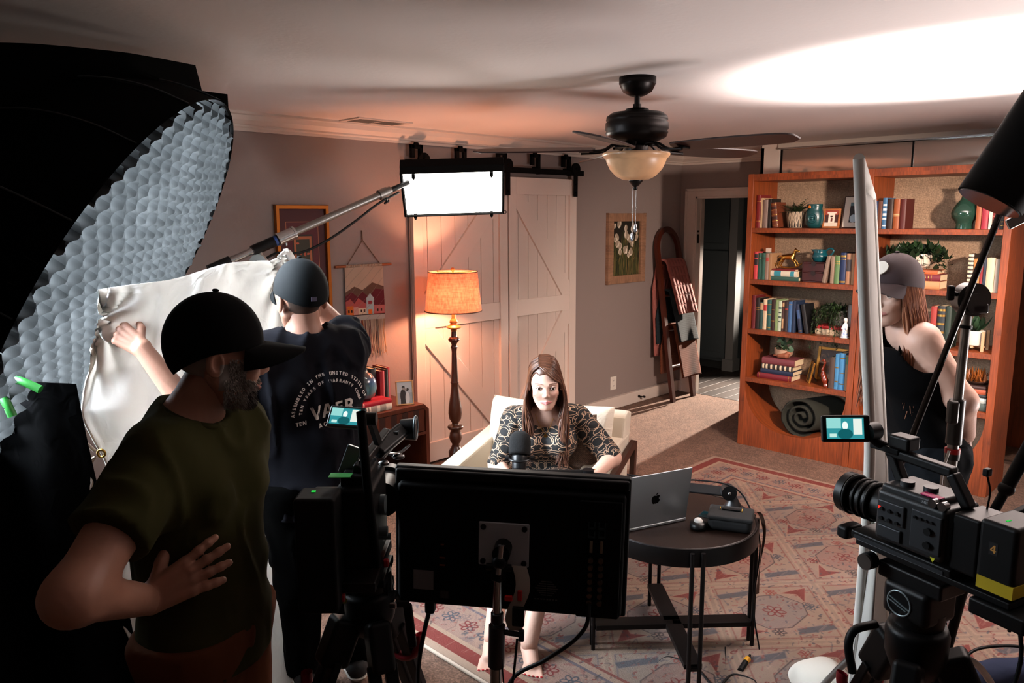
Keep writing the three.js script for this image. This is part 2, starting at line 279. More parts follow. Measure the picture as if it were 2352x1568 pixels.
// mirrored sliding closet doors with their track and jamb
struct('trim_5', merge([bc(XM, 0, -3.345, XM + 0.05, CEIL, -3.2, 0.003), bc(XM - 0.01, CEIL - 0.025, -3.36, XM + 0.05, CEIL, -3.2)]), trimPaint);
struct('trim_6', bc(XM - 0.03, CEIL - 0.035, -3.2, XM + 0.045, CEIL, Z1), mat(0xb5ada4, 0.55));
{ const m = group('mirrored_closet_doors', 'mirrored sliding closet doors showing above the tall bookcases', 'mirror', v3(XM, 0, 0));
  const glass = mat(0xb9b4ae, 0.04, { metalness: 1 });
  part(m, 'track', [bc(-0.035, CEIL - 0.048, -3.2, 0.03, CEIL - 0.036, Z1), bc(-0.02, 0, -3.2, 0.03, 0.02, Z1)], chrome);
  for (const [z0, z1, x] of [[-3.195, -2.1, 0.02], [-2.12, -0.95, 0.0], [-1.0, 0.2, 0.02], [0.15, 1.35, 0], [1.3, Z1 - 0.01, 0.02]]) {
    const p = part(m, 'mirror_panel', bc(x, 0.02, z0, x + 0.006, CEIL - 0.05, z1), glass);
    part(p, 'frame_edge', [bc(x - 0.006, 0.02, z0, x + 0.012, CEIL - 0.05, z0 + 0.014), bc(x - 0.006, 0.02, z1 - 0.014, x + 0.012, CEIL - 0.05, z1)], mat(0x1a1817, 0.3, { metalness: 0.8 })); } }
// ceiling vent
{ const g = group('ceiling_vent', 'rectangular white ceiling air vent beside the crown moulding', 'vent', v3(3.0, CEIL, -4.22));
  part(g, 'frame', [bc(-0.21, -0.008, -0.11, 0.21, 0, -0.08, 0.002), bc(-0.21, -0.008, 0.08, 0.21, 0, 0.11, 0.002), bc(-0.21, -0.008, -0.08, -0.18, 0, 0.08), bc(0.18, -0.008, -0.08, 0.21, 0, 0.08), bc(-0.008, -0.008, -0.08, 0.008, 0, 0.08)], trimPaint);
  part(g, 'duct_opening', bc(-0.18, -0.001, -0.08, 0.18, -0.0005, 0.08), mat(0x120c0a, 0.9));
  for (let i = 0; i < 9; i++) for (const s of [-1, 1]) { const b = bx(0.165, 0.001, 0.012, s * 0.094, 0, 0); b.rotateX(0.7); b.translate(0, -0.005, -0.072 + i * 0.018); part(g, 'slat', b, mat(0x8d8378, 0.6)); } }
// barn doors and their hardware
const ZD = -4.35;   // door face
function barnDoor(x0, x1, flip, label) {
  const w = x1 - x0, g = group('barn_door', label, 'door', v3(x0, 0, ZD - 0.045), 0, 'white sliding barn doors'), y0 = 0.02, y1 = 2.14, st = 0.085;
  const n = 7, pw = (w - 0.02) / n;
  for (let i = 0; i < n; i++) part(g, 'plank', bc(0.01 + i * pw + 0.002, y0, 0, 0.01 + (i + 1) * pw - 0.002, y1, 0.024, 0.002), doorPaint);
  part(g, 'backing', bc(0.004, y0, -0.008, w - 0.004, y1, 0.002), doorPaint);
  for (const x of [0, w - st]) part(g, 'stile', bc(x, y0, 0.012, x + st, y1, 0.045, 0.003), doorPaint);
  for (const [a, b] of [[y0, 0.17], [1.03, 1.165], [2.005, y1]]) part(g, 'rail', bc(st + 0.001, a, 0.012, w - st - 0.001, b, 0.044, 0.003), doorPaint);
  for (const [a, b, s] of [[1.165, 2.005, 1], [0.17, 1.03, -1]]) {
    const k = s * flip, xa = st + 0.002, xb = w - st - 0.002, t = 0.11;
    const P = k > 0 ? [[xa, b - 0.001], [xa, b - t], [xb - t * 0.8, a + 0.001], [xb, a + 0.001], [xb, a + t], [xa + t * 0.8, b - 0.001]] : [[xa, a + 0.001], [xa + t * 0.8, a + 0.001], [xb, b - t], [xb, b - 0.001], [xb - t * 0.8, b - 0.001], [xa, a + t]];
    const e = extr(P, 0.018, 0.002); e.translate(0, 0, 0.0235); part(g, 'brace', e, doorPaint);
  }
  return g;
}
barnDoor(3.375, 4.31, -1, 'white plank barn door with diagonal braces behind the lit floor lamp');
barnDoor(4.325, 5.145, 1, 'white plank barn door to the right, with the seated woman in front');
{ const g = group('barn_door_track', 'black iron barn door rail with looped brackets along the wall', 'rail', v3(0, 0, ZD));
  part(g, 'rail', [bc(3.33, 2.172, -0.012, 5.225, 2.215, 0.012, 0.003), bc(3.33, 2.165, -0.02, 3.36, 2.225, 0.03, 0.004)], blackMatte);
  for (const x of [3.43, 3.84, 4.26, 4.64, 5.02]) { const y = 2.33; part(g, 'bracket', [bc(x - 0.05, 2.24, -0.03, x - 0.022, y, 0, 0.003), bc(x - 0.05, y - 0.028, -0.03, x + 0.05, y, 0.0, 0.003), bc(x + 0.022, 2.17, -0.03, x + 0.05, y, 0.0, 0.003), bc(x + 0.015, 2.2, -0.09, x + 0.045, 2.23, -0.01), cyl(0.012, 0.012, 0.03, x, y + 0.004, -0.015, 'x')], blackMatte); }
  for (const x of [3.46, 4.285, 5.095]) part(g, 'roller_hanger', [cyl(0.05, 0.05, 0.02, x, 2.225, 0.03, 'z'), bc(x - 0.024, 1.995, 0.024, x + 0.024, 2.24, 0.034, 0.003), cyl(0.014, 0.014, 0.02, x, 2.225, 0.045, 'z'), cyl(0.009, 0.009, 0.012, x, 2.1, 0.038, 'z'), cyl(0.009, 0.009, 0.012, x, 2.03, 0.038, 'z')], blackMatte); }
// socket and door stop on the back wall
{ const g = group('wall_outlet', 'white wall outlet above the baseboard beside the seated woman', 'outlet', v3(5.815, 0.245, Z0));
  part(g, 'plate', bc(-0.045, -0.065, 0, 0.045, 0.065, 0.007, 0.003), whitePlastic);
  for (const y of [-0.026, 0.026]) { const r = part(g, 'receptacle', bc(-0.022, y - 0.02, 0.006, 0.022, y + 0.02, 0.01, 0.003), whitePlastic); part(r, 'slot', [bc(-0.01, y - 0.006, 0.0095, -0.006, y + 0.008, 0.0105), bc(0.006, y - 0.006, 0.0095, 0.01, y + 0.008, 0.0105)], blackPlastic); } }
single('door_stop', 'small black spring door stop on the baseboard near the blanket ladder', 'door stop', [rod([0, 0, 0], [0, 0.004, 0.06], 0.008, 0.005), cyl(0.014, 0.014, 0.006, 0, 0, 0.003, 'z'), cyl(0.011, 0.011, 0.018, 0, 0.005, 0.066, 'z')], blackPlastic, v3(6.18, 0.06, Z0 + 0.042));
// ---------------------------------------------------------------- bookcases along the closet wall
const teak = mat(0xa65022, 0.5, { map: rep(T.wood, 1.4, 1.4), bumpMap: rep(T.wood, 1.4, 1.4), bumpScale: 0.0004 });
const grass = mat(0xd6bca4, 0.9, { map: rep(T.weave, 5.2), bumpMap: rep(T.weave, 5.2), bumpScale: 0.002 });
const BX = 5.576, SH = [1.735, 1.337, 0.946, 0.558];
function bookcase(z0, z1, label) {
  const w = z1 - z0, D = 0.42, H = 2.145, t = 0.045, g = group('bookcase', label, 'bookcase', v3(BX, 0, z0), 0, 'tall teak bookcases');
  for (const z of [0, w - t]) part(g, 'side_panel', bc(0, 0, z, D, H, z + t, 0.003), teak);
  part(g, 'top_panel', bc(0.002, H - 0.055, t, D, H - 0.002, w - t, 0.003), teak);
  part(g, 'woven_back', bc(D - 0.022, 0.1, t, D - 0.012, H - 0.05, w - t), grass, 'woven grasscloth back panel');
  part(g, 'back_panel', bc(D - 0.012, 0, t, D, H - 0.05, w - t), teak);
  for (const y of SH) part(g, 'shelf', bc(0.004, y - 0.036, t, D - 0.022, y, w - t, 0.003), teak);
  // bottom bay: front board cut in a deep curve, a bent trough behind it
  const s = new THREE.Shape(), a = (w - 2 * t) / 2, cz = w / 2, yb = 0.145, yt = 0.522;
  s.moveTo(-a, 0); s.lineTo(-a, yt);
  const P = (k) => { const th = PI - k * PI, c = Math.cos(th), q = Math.sin(th); return [a * Math.sign(c) * Math.pow(Math.abs(c), 0.8), yt - (yt - yb) * Math.pow(Math.abs(q), 0.95)]; };
  for (let k = 1; k <= 32; k++) { const [x, y] = P(k / 32); s.lineTo(x, y); }
  s.lineTo(a, 0); s.closePath();
  const f = extr(s, 0.02); f.rotateY(-PI / 2); f.scale(1, 1, 1); f.translate(0.024, 0, cz); part(g, 'curved_front_board', f, teak);
  const tr = slab((u, v) => { const [x, y] = P(u); return [0.02 + v * (D - 0.046), y, cz + x]; }, 32, 1, 0.008); part(g, 'curved_trough', metreUV(tr), teak);
  return g;
}
bookcase(-2.988, -2.1, 'tall teak bookcase at left with a rolled dark blanket in its curved bay');
bookcase(-2.096, -1.208, 'tall teak bookcase at right behind the woman in a cap');

const colMats = new Map();
const cm = (c, rough = 0.6) => { const k = c + '_' + rough; if (!colMats.has(k)) colMats.set(k, mat(c, rough)); return colMats.get(k); };
const pageMat = mat(0xcdbb98, 0.9), foil = mat(0xb08a48, 0.35, { metalness: 0.9 });
// a book: t thick (z), h tall (y), d deep (x); its spine looks towards -x
function bookParts(g, t, h, d, color, bands, flat, rough = 0.55) {
  const turn = (q) => { if (flat) { q.rotateX(PI / 2); q.translate(0, t / 2, 0); } return q; };
  const c = [bc(0.002, 0, -t / 2, d, h, -t / 2 + 0.003, 0.001), bc(0.002, 0, t / 2 - 0.003, d, h, t / 2, 0.001)];
  const sp = new THREE.CylinderGeometry(t / 2, t / 2, h, 14, 1, false, PI, PI); sp.scale(0.45, 1, 1); sp.translate(0.006, h / 2, 0); c.push(metreUV(sp));
  part(g, 'cover', turn(merge(c)), cm(color, rough));
  part(g, 'pages', turn(bc(0.006, 0.004, -t / 2 + 0.003, d - 0.006, h - 0.004, t / 2 - 0.003)), pageMat);
  (bands || []).forEach(([a, b, col]) => { const k = new THREE.CylinderGeometry(t / 2 + 0.0006, t / 2 + 0.0006, (b - a) * h, 14, 1, false, PI + 0.12, PI - 0.24); k.scale(0.46, 1, 1); k.translate(0.0058, (a + b) / 2 * h, 0); part(g, 'spine_label', turn(merge([k])), col === 'gold' ? foil : cm(col)); });
}
const G = 'gold';
function book(z0, z1, top, y, color, label, o = {}) {
  const t = Math.max(0.012, z1 - z0 - 0.0015), h = top - y, g = group('book', label, 'book', v3(BX + (o.x ?? 0.05), y + 0.0005, (z0 + z1) / 2), 0, o.group);
  bookParts(g, t, h, o.d ?? 0.16, color, o.bands, false, o.rough); if (o.tilt) { g.rotation.x = o.tilt; g.position.y += Math.abs(Math.sin(o.tilt)) * t / 2; } return g;
}
function flatBook(z0, z1, y0, y1, color, label, o = {}) {
  const g = group('book', label, 'book', v3(BX + (o.x ?? 0.05), y0 + 0.0005, z0), 0, o.group); bookParts(g, y1 - y0 - 0.001, z1 - z0, o.d ?? 0.17, color, o.bands, true, o.rough); if (o.turn) g.rotation.y = o.turn; return g;
}
function row(y, where, list) { list.forEach(([z0, z1, top, color, desc, o]) => book(z0, z1, top, y, color, desc + ' on the ' + where, { group: 'books on the ' + where, ...o })); }
const L1 = 'top shelf of the left bookcase', L2 = 'second shelf of the left bookcase', L3 = 'third shelf of the left bookcase', L4 = 'fourth shelf of the left bookcase';
const R1 = 'top shelf of the right bookcase', R2 = 'second shelf of the right bookcase', R3 = 'third shelf of the right bookcase', R4 = 'fourth shelf of the right bookcase';
row(SH[0], L1, [
  [-2.938, -2.903, 1.985, 0x6a1517, 'tall dark red book, leftmost', { bands: [[0.2, 0.22, G], [0.8, 0.82, G]] }],
  [-2.901, -2.886, 1.962, 0xb59c78, 'thin cream book beside a dark red one'],
  [-2.884, -2.842, 1.948, 0x73625a, 'taupe grey book, third from left,'],
  [-2.84, -2.815, 1.955, 0x15110f, 'black book behind the leaning leather one'],
  [-2.8, -2.752, 1.925, 0x5d2a14, 'leaning brown leather book with gold bands', { tilt: -0.13, bands: [[0.08, 0.1, G], [0.26, 0.28, G], [0.33, 0.44, 0x2d1008], [0.5, 0.52, G], [0.68, 0.7, G], [0.74, 0.84, 0x2d1008], [0.92, 0.94, G]] }]]);
row(SH[1], L2, [
  [-2.938, -2.905, 1.55, 0xb43b41, 'red book with a black spine label', { bands: [[0.52, 0.74, 0x16171c], [0.78, 0.92, 0x16171c]] }],
  [-2.904, -2.876, 1.541, 0x1f4a40, 'dark green book beside a red one', { bands: [[0.8, 0.83, G]] }],
  [-2.875, -2.843, 1.541, 0x255045, 'worn green book, third from left,', { bands: [[0.8, 0.84, 0x12302a]] }],
  [-2.842, -2.813, 1.541, 0x867062, 'taupe book with a red label', { bands: [[0.7, 0.84, 0x9a3a34]] }],
  [-2.812, -2.79, 1.541, 0x93714f, 'plain tan book beside the stacked books'],
  [-2.394, -2.366, 1.535, 0x7b6a5c, 'leaning taupe book beside the red drawers', { tilt: 0.15 }],
  [-2.334, -2.306, 1.533, 0x83705f, 'grey tan book, second in the right-hand row'],
  [-2.305, -2.268, 1.54, 0x54754a, 'mid green book', { bands: [[0.7, 0.72, G], [0.78, 0.8, G]] }],
  [-2.267, -2.224, 1.562, 0x16294f, 'navy book with gold lettering', { bands: [[0.78, 0.8, G], [0.86, 0.92, G], [0.04, 0.1, G]] }],
  [-2.222, -2.185, 1.558, 0x9a7357, 'tan book with a slate label', { bands: [[0.42, 0.8, 0x38383d]] }],
  [-2.184, -2.15, 1.558, 0xab8562, 'tan book, rightmost']]);
row(SH[2], L3, [
  [-2.938, -2.905, 1.208, 0x5a1418, 'dark red book, leftmost'],
  [-2.903, -2.872, 1.19, 0x181210, 'black book with gold lines', { bands: [[0.62, 0.64, G], [0.68, 0.7, G]] }],
  [-2.871, -2.843, 1.16, 0x1d3e3a, 'short teal book with a tan label', { bands: [[0.72, 0.96, 0xab8a66]] }],
  [-2.842, -2.811, 1.184, 0xc4b294, 'cream book with a red label', { bands: [[0.62, 0.82, 0xa12a2c]] }],
  [-2.81, -2.775, 1.181, 0x21504b, 'teal green book with fine gold bands', { bands: [[0.5, 0.52, G], [0.85, 0.87, G], [0.06, 0.1, G]] }],
  [-2.774, -2.744, 1.186, 0x2a1713, 'dark brown book with gold bands', { bands: [[0.66, 0.68, G], [0.3, 0.32, G]] }],
  [-2.743, -2.718, 1.186, 0x71895b, 'light green book'],
  [-2.717, -2.69, 1.178, 0xaebca4, 'pale mint book with dark lettering', { bands: [[0.3, 0.34, 0x33493f], [0.44, 0.5, 0x33493f], [0.6, 0.64, 0x33493f], [0.74, 0.8, 0x33493f]] }],
  [-2.689, -2.669, 1.181, 0x3b2620, 'brown book with a tan label', { bands: [[0.1, 0.42, 0xb18f67], [0.82, 0.95, 0xb18f67]] }],
  [-2.668, -2.638, 1.182, 0x2c201e, 'dark brown book with red lettering', { bands: [[0.72, 0.76, 0x8e2a22]] }],
  [-2.637, -2.607, 1.18, 0x335a86, 'blue book', { bands: [[0.9, 0.92, G]] }],
  [-2.606, -2.58, 1.187, 0x1a2b45, 'navy book beside a blue one'],
  [-2.548, -2.52, 1.165, 0x15233c, 'leaning navy book', { tilt: -0.17, bands: [[0.06, 0.09, G], [0.5, 0.8, 0x33507a]] }],
  [-2.5, -2.468, 1.168, 0x0c0d10, 'leaning black book', { tilt: -0.2 }]]);
row(SH[3], L4, [
  [-2.3, -2.258, 0.79, 0x45362f, 'dark taupe book beside the bird figurine'],
  [-2.257, -2.228, 0.822, 0x3d7ba6, 'thin bright blue book', { bands: [[0.2, 0.24, G], [0.6, 0.63, G]] }],
  [-2.227, -2.183, 0.832, 0x3f7fae, 'thick bright blue book', { bands: [[0.15, 0.18, G], [0.45, 0.47, G], [0.85, 0.88, G]] }],
  [-2.182, -2.152, 0.82, 0x8b7257, 'tan and green book, rightmost', { bands: [[0.75, 0.97, 0x4f7a5d]] }]]);
row(SH[0], R1, [
  [-2.046, -2.03, 1.925, 0x1d3152, 'thin navy book, leftmost'],
  [-2.028, -2.0, 1.923, 0x55301f, 'brown book, second from left,'],
  [-1.999, -1.97, 1.945, 0x2f5e84, 'blue book with white lettering', { bands: [[0.3, 0.34, 0xc8ccd0], [0.42, 0.5, 0xc8ccd0], [0.58, 0.66, 0xc8ccd0], [0.74, 0.8, 0xc8ccd0], [0.08, 0.12, 0xc8ccd0]] }],
  [-1.968, -1.928, 1.938, 0x24150f, 'dark brown book'],
  [-1.926, -1.886, 1.936, 0x84451f, 'leather book tied with twine', { bands: [[0.42, 0.45, 0xc7a877], [0.47, 0.5, 0xc7a877]] }],
  [-1.884, -1.845, 1.936, 0x481510, 'dark oxblood book'],
  [-1.424, -1.392, 1.888, 0x8a4a26, 'light brown book behind the lamp head'],
  [-1.39, -1.352, 1.892, 0x8f2333, 'crimson book'],
  [-1.35, -1.33, 1.875, 0xc2b9a9, 'thin white book'],
  [-1.328, -1.29, 1.868, 0x7d2f30, 'patterned dusty red book', { bands: [[0.3, 0.34, 0xb9876f], [0.6, 0.64, 0xb9876f]] }],
  [-1.288, -1.26, 1.85, 0x14110e, 'black book with gold lines, rightmost', { bands: [[0.2, 0.23, G], [0.4, 0.43, G]] }]]);
row(SH[1], R2, [
  [-1.446, -1.411, 1.578, 0x2a211c, 'black and cream banded book', { bands: [0.05, 0.16, 0.27, 0.38, 0.5, 0.61, 0.72, 0.83, 0.93].map((b) => [b, b + 0.06, 0xc8b89a]) }],
  [-1.41, -1.372, 1.548, 0xa5713e, 'orange tan book with a teal base', { bands: [[0, 0.26, 0x3d6b70], [0.5, 0.6, 0x3d6b70]] }],
  [-1.371, -1.355, 1.55, 0x7a1a1e, 'thin red book beside a navy one'],
  [-1.354, -1.338, 1.55, 0x1a2538, 'thin navy book beside a cream one'],
  [-1.337, -1.29, 1.556, 0xb9ab8d, 'wide cream book'],
  [-1.289, -1.258, 1.55, 0x938b80, 'grey book, rightmost']]);
row(SH[2], R3, [
  [-2.045, -2.01, 1.19, 0x2a3340, 'slate book behind the white frame'],
  [-1.958, -1.9, 1.205, 0x0e0f12, 'black book with large white lettering', { bands: [[0.52, 0.56, 0xb9b9b9], [0.6, 0.64, 0xb9b9b9], [0.68, 0.73, 0xb9b9b9], [0.77, 0.82, 0xb9b9b9], [0.86, 0.9, 0xb9b9b9]] }],
  [-1.898, -1.86, 1.1, 0x1c1d22, 'short black book'],
  [-1.64, -1.602, 1.222, 0x8b2f2a, 'red book behind the woman'],
  [-1.6, -1.55, 1.228, 0x1a2227, 'black book with gold panels', { bands: [0.15, 0.35, 0.55, 0.75, 0.88].map((b) => [b, b + 0.05, G]) }],
  [-1.548, -1.512, 1.23, 0x1c2d25, 'dark green book']]);
row(SH[3], R4, [
  [-2.046, -2.034, 0.79, 0x17181a, 'thin black book, leftmost'],
  [-2.033, -2.01, 0.794, 0x17201e, 'dark green black book'],
  [-2.009, -1.985, 0.795, 0xa62a36, 'bright red book'],
  [-1.984, -1.955, 0.798, 0x1f2c25, 'dark green book with gold ornament', { bands: [[0.4, 0.44, G], [0.7, 0.74, G]] }]]);
// stacks lying flat
const stack = 'stacked books on the ';
flatBook(-2.79, -2.57, SH[1], 1.368, 0x2d5148, 'green book lying at the bottom of the stack under the rocking horse', { group: stack + L2 });
flatBook(-2.795, -2.585, 1.368, 1.412, 0xc4bda9, 'white book with teal labels under the rocking horse', { group: stack + L2, bands: [[0.14, 0.4, 0x2e7f8f], [0.76, 0.9, 0x2e7f8f]] });
flatBook(-2.785, -2.6, 1.412, 1.426, 0x6a1c1e, 'thin red book right under the rocking horse', { group: stack + L2 });
flatBook(-2.44, -2.215, SH[2], 0.99, 0xbba88a, 'cream book lying under a red one behind the hanging plant', { group: stack + L3, x: 0.1 });
flatBook(-2.435, -2.225, 0.99, 1.016, 0xa32224, 'red book lying on a cream one behind the hanging plant', { group: stack + L3, x: 0.1 });
flatBook(-2.865, -2.585, SH[3], 0.603, 0x6b1620, 'dark red book at the bottom of the stack with the bird planter', { group: stack + L4, bands: [[0.06, 0.08, G], [0.92, 0.94, G]] });
flatBook(-2.84, -2.575, 0.603, 0.638, 0x16233c, 'navy book second from bottom under the bird planter', { group: stack + L4 });
flatBook(-2.835, -2.58, 0.638, 0.678, 0x23201f, 'black and cream banded book under the bird planter', { group: stack + L4, bands: [0.04, 0.15, 0.3, 0.45, 0.6, 0.75, 0.9].map((b) => [b, b + 0.06, 0xc9bb9d]) });
flatBook(-2.83, -2.565, 0.678, 0.73, 0x6b3238, 'mauve red book at the top of the stack under the bird planter', { group: stack + L4 });
flatBook(-1.79, -1.6, SH[1], 1.39, 0xad7d55, 'tan book at the bottom of the stack under the white plant bowl', { group: stack + R2 });
flatBook(-1.785, -1.6, 1.39, 1.435, 0x641a26, 'maroon book under the white plant bowl', { group: stack + R2, bands: [[0.5, 0.52, G], [0.6, 0.62, G], [0.7, 0.72, G]] });
flatBook(-1.785, -1.62, 1.435, 1.462, 0xa3532a, 'orange book at the top of the stack under the white plant bowl', { group: stack + R2 });
[[SH[3], 0.61, 0x3c4a45, 'dark slate book at the bottom'], [0.61, 0.645, 0xa9b3ae, 'pale grey blue book second from bottom'], [0.645, 0.668, 0x1f2226, 'thin black book in the middle'], [0.668, 0.7, 0x9b4a2e, 'rust red book near the top'], [0.7, 0.722, 0x3a2420, 'thin brown book at the top']].forEach(([a, b, c, n], i) => flatBook(-1.43 + i * 0.004, -1.265 - i * 0.003, a, b, c, n + ' of the stack under the dried grass', { group: stack + R4 }));

// ---- ornaments
const onShelf = (z, y, x = 0.16) => v3(BX + x, y + 0.001, z);
function leafGeo(len, wid, bend = 0.3, fold = 0.25) { return sheet((u, v) => { const s = u * 2 - 1, w = wid * Math.sin(PI * Math.pow(v, 0.75)) * 0.5 + 0.0004, x = s * w; return [x, len * v * Math.cos(bend * v), Math.abs(s) * w * fold - len * Math.sin(bend * v) * v * 0.6]; }, 2, 6); }
const leafMat = (c) => mat(c, 0.45, { side: THREE.DoubleSide });
// top shelf left: fern in a patterned pot
{ const g = group('potted_fern', 'dark green fern in a black and cream diamond-patterned pot', 'plant', onShelf(-2.66, SH[0], 0.14));
  const tex = canvasTex(512, 256, (c, w, h) => { c.fillStyle = '#15120f'; c.fillRect(0, 0, w, h); c.fillStyle = '#c7b397'; c.fillRect(0, 196, w, 60); c.strokeStyle = '#c7b397'; c.lineWidth = 5; for (let r = 0; r < 3; r++) for (let i = 0; i < 8; i++) { const x = i * 64 + 32, y = 40 + r * 60; for (const s of [28, 14]) { c.beginPath(); c.moveTo(x, y - s); c.lineTo(x + s, y); c.lineTo(x, y + s); c.lineTo(x - s, y); c.closePath(); c.stroke(); } } c.fillStyle = '#c7b397'; c.fillRect(0, 0, w, 6); });
  tex.wrapS = THREE.RepeatWrapping;
  part(g, 'pot', lathe([[0, 0], [0.05, 0], [0.055, 0.004], [0.071, 0.118], [0.073, 0.122], [0.066, 0.122], [0.06, 0.1], [0, 0.1]]), mat(0xffffff, 0.6, { map: rep(tex, 2, 1) }));
  part(g, 'soil', cyl(0.06, 0.06, 0.01, 0, 0.103), mat(0x17100b, 1)); seed(11); const L = [];
  for (let i = 0; i < 34; i++) { const a = rr(0, 2 * PI), up = rr(0.25, 1.25), len = rr(0.1, 0.17); for (let k = 0; k < 9; k++) for (const s of [-1, 1]) { const t = (k + 1) / 9, q = leafGeo(0.03 * (1.1 - t), 0.008, 0.2); q.rotateZ(s * 1.1); q.translate(0, len * t, -len * t * t * 0.4); q.rotateX(-(PI / 2 - up)); q.rotateY(a); q.translate(0, 0.105, 0); L.push(q); } }
  const f = part(g, 'fronds', L, leafMat(0x1d2a14)); f.userData.kind = 'stuff'; }
// teal vase
{ const g = group('teal_vase', 'squat teal glazed vase with a round handle boss on the top shelf', 'vase', onShelf(-2.505, SH[0], 0.12)), teal = mat(0x0d3f43, 0.3, { clearcoat: 0.4 });
  const b = lathe([[0, 0], [0.045, 0], [0.062, 0.03], [0.07, 0.08], [0.06, 0.125], [0.052, 0.14], [0.056, 0.16], [0.056, 0.176], [0.05, 0.176], [0.046, 0.15], [0, 0.14]]); b.scale(0.85, 1, 1); part(g, 'body', b, teal);
  part(g, 'boss', [tor(0.028, 0.008, -0.056, 0.07, 0.008, 'x'), ball(0.013, -0.056, 0.07, 0.008)], teal); part(g, 'amber_spot', ball(0.012, -0.043, 0.155, -0.02, 0.5, 1, 1), mat(0xb86a1c, 0.4), 'small amber glaze spot'); }
function photoFrame(name, label, z, y, w, h, fw, fcol, tex, o = {}) {
  const g = group(name, label, 'picture frame', onShelf(z, y, o.x ?? 0.13), o.turn ?? 0), t = 0.014, fm = o.mat || mat(fcol, 0.45);
  const tilt = (q) => { q.rotateZ(-(o.lean ?? 0.14)); return q; };
  for (const s of [[-w / 2, 0, -w / 2 + fw, h], [w / 2 - fw, 0, w / 2, h], [-w / 2 + fw, 0, w / 2 - fw, fw], [-w / 2 + fw, h - fw, w / 2 - fw, h]]) part(g, 'frame_bar', tilt(bc(-t / 2, s[1], s[0], t / 2, s[3], s[2], 0.002)), fm);
  const p = new THREE.PlaneGeometry(w - 2 * fw, h - 2 * fw); p.rotateY(-PI / 2); p.translate(-0.001, h / 2, 0); part(g, 'picture', tilt(p), mat(0xffffff, 0.5, { map: tex }));
  part(g, 'backing', tilt(bc(0.001, 0.002, -w / 2 + 0.002, 0.006, h - 0.002, w / 2 - 0.002)), cm(0x2a1f18));
  part(g, 'easel', rod([0.01, h * 0.6, 0], [h * 0.38, 0.002, 0], 0.004), cm(0x2a1f18)); return g;
}
const figure = (c, x, y, s, coat, skin = '#b98a6d') => { c.fillStyle = coat; c.beginPath(); c.ellipse(x, y, s * 0.42, s, 0, 0, 7); c.fill(); c.fillStyle = skin; c.beginPath(); c.arc(x, y - s * 1.05, s * 0.24, 0, 7); c.fill(); };
photoFrame('photo_frame', 'small wooden photo frame with a red and white picture on the top shelf', -2.385, SH[0], 0.125, 0.142, 0.013, 0x9a5a2c, canvasTex(128, 144, (c, w, h) => { c.fillStyle = '#8c3b2b'; c.fillRect(0, 0, w, h); c.fillStyle = '#3b1d16'; c.fillRect(0, 40, w, 70); c.fillStyle = '#d8cdbd'; c.fillRect(34, 26, 60, 84); c.fillRect(20, 16, 88, 12); c.fillStyle = '#43291f'; c.fillRect(50, 46, 28, 14); c.fillStyle = '#5d2a22'; c.fillRect(56, 70, 18, 30); c.fillStyle = '#c9bfae'; c.fillRect(0, 110, w, 34); }));
photoFrame('photo_frame', 'large matted wedding photo in a thin brown frame on the top shelf', -2.235, SH[0], 0.165, 0.235, 0.008, 0x3a2417, canvasTex(160, 224, (c, w, h) => { c.fillStyle = '#c3bdb2'; c.fillRect(0, 0, w, h); c.fillStyle = '#10141a'; c.fillRect(44, 40, 80, 150); c.fillStyle = '#4f707a'; c.fillRect(44, 40, 80, 26); figure(c, 82, 110, 46, '#08090c'); c.fillStyle = '#9eb7c6'; c.beginPath(); c.ellipse(76, 160, 28, 30, 0, 0, 7); c.fill(); c.fillStyle = '#7a3b22'; c.fillRect(104, 70, 14, 60); }), { lean: 0.2, x: 0.15 });
// rocking horse
{ const g = group('rocking_horse', 'small brass rocking horse standing on stacked books', 'figurine', v3(BX + 0.12, 1.428, -2.69)), M = gold;
  for (const x of [-0.022, 0.022]) part(g, 'rocker', tube([[x, 0.04, -0.1], [x, 0.012, -0.06], [x, 0.004, 0], [x, 0.012, 0.06], [x, 0.042, 0.1]], 0.004, 24, 6), M);
  const B = [bone([0, 0.085, -0.035], [0, 0.088, 0.03], 0.02, 0.022), bone([0, 0.1, 0.035], [0, 0.135, 0.055], 0.014, 0.01), bone([0, 0.14, 0.055], [0, 0.132, 0.083], 0.011, 0.006), bone([0, 0.142, 0.052], [0, 0.157, 0.05], 0.004, 0.002), bone([0.012, 0.08, 0.03], [0.02, 0.052, 0.058], 0.009, 0.005), bone([0.02, 0.052, 0.058], [0.022, 0.022, 0.075], 0.005, 0.004), bone([-0.012, 0.08, 0.03], [-0.02, 0.052, 0.058], 0.009, 0.005), bone([-0.02, 0.052, 0.058], [-0.022, 0.022, 0.075], 0.005, 0.004), bone([0.012, 0.08, -0.035], [0.02, 0.05, -0.055], 0.01, 0.006), bone([0.02, 0.05, -0.055], [0.022, 0.016, -0.07], 0.005, 0.004), bone([-0.012, 0.08, -0.035], [-0.02, 0.05, -0.055], 0.01, 0.006), bone([-0.02, 0.05, -0.055], [-0.022, 0.016, -0.07], 0.005, 0.004), bone([0, 0.095, -0.05], [0, 0.08, -0.085], 0.006, 0.002)];
  part(g, 'horse', nets(bonesD(B, 0.01), ...boundsOf(B, 0.01), 0.0035), M); }
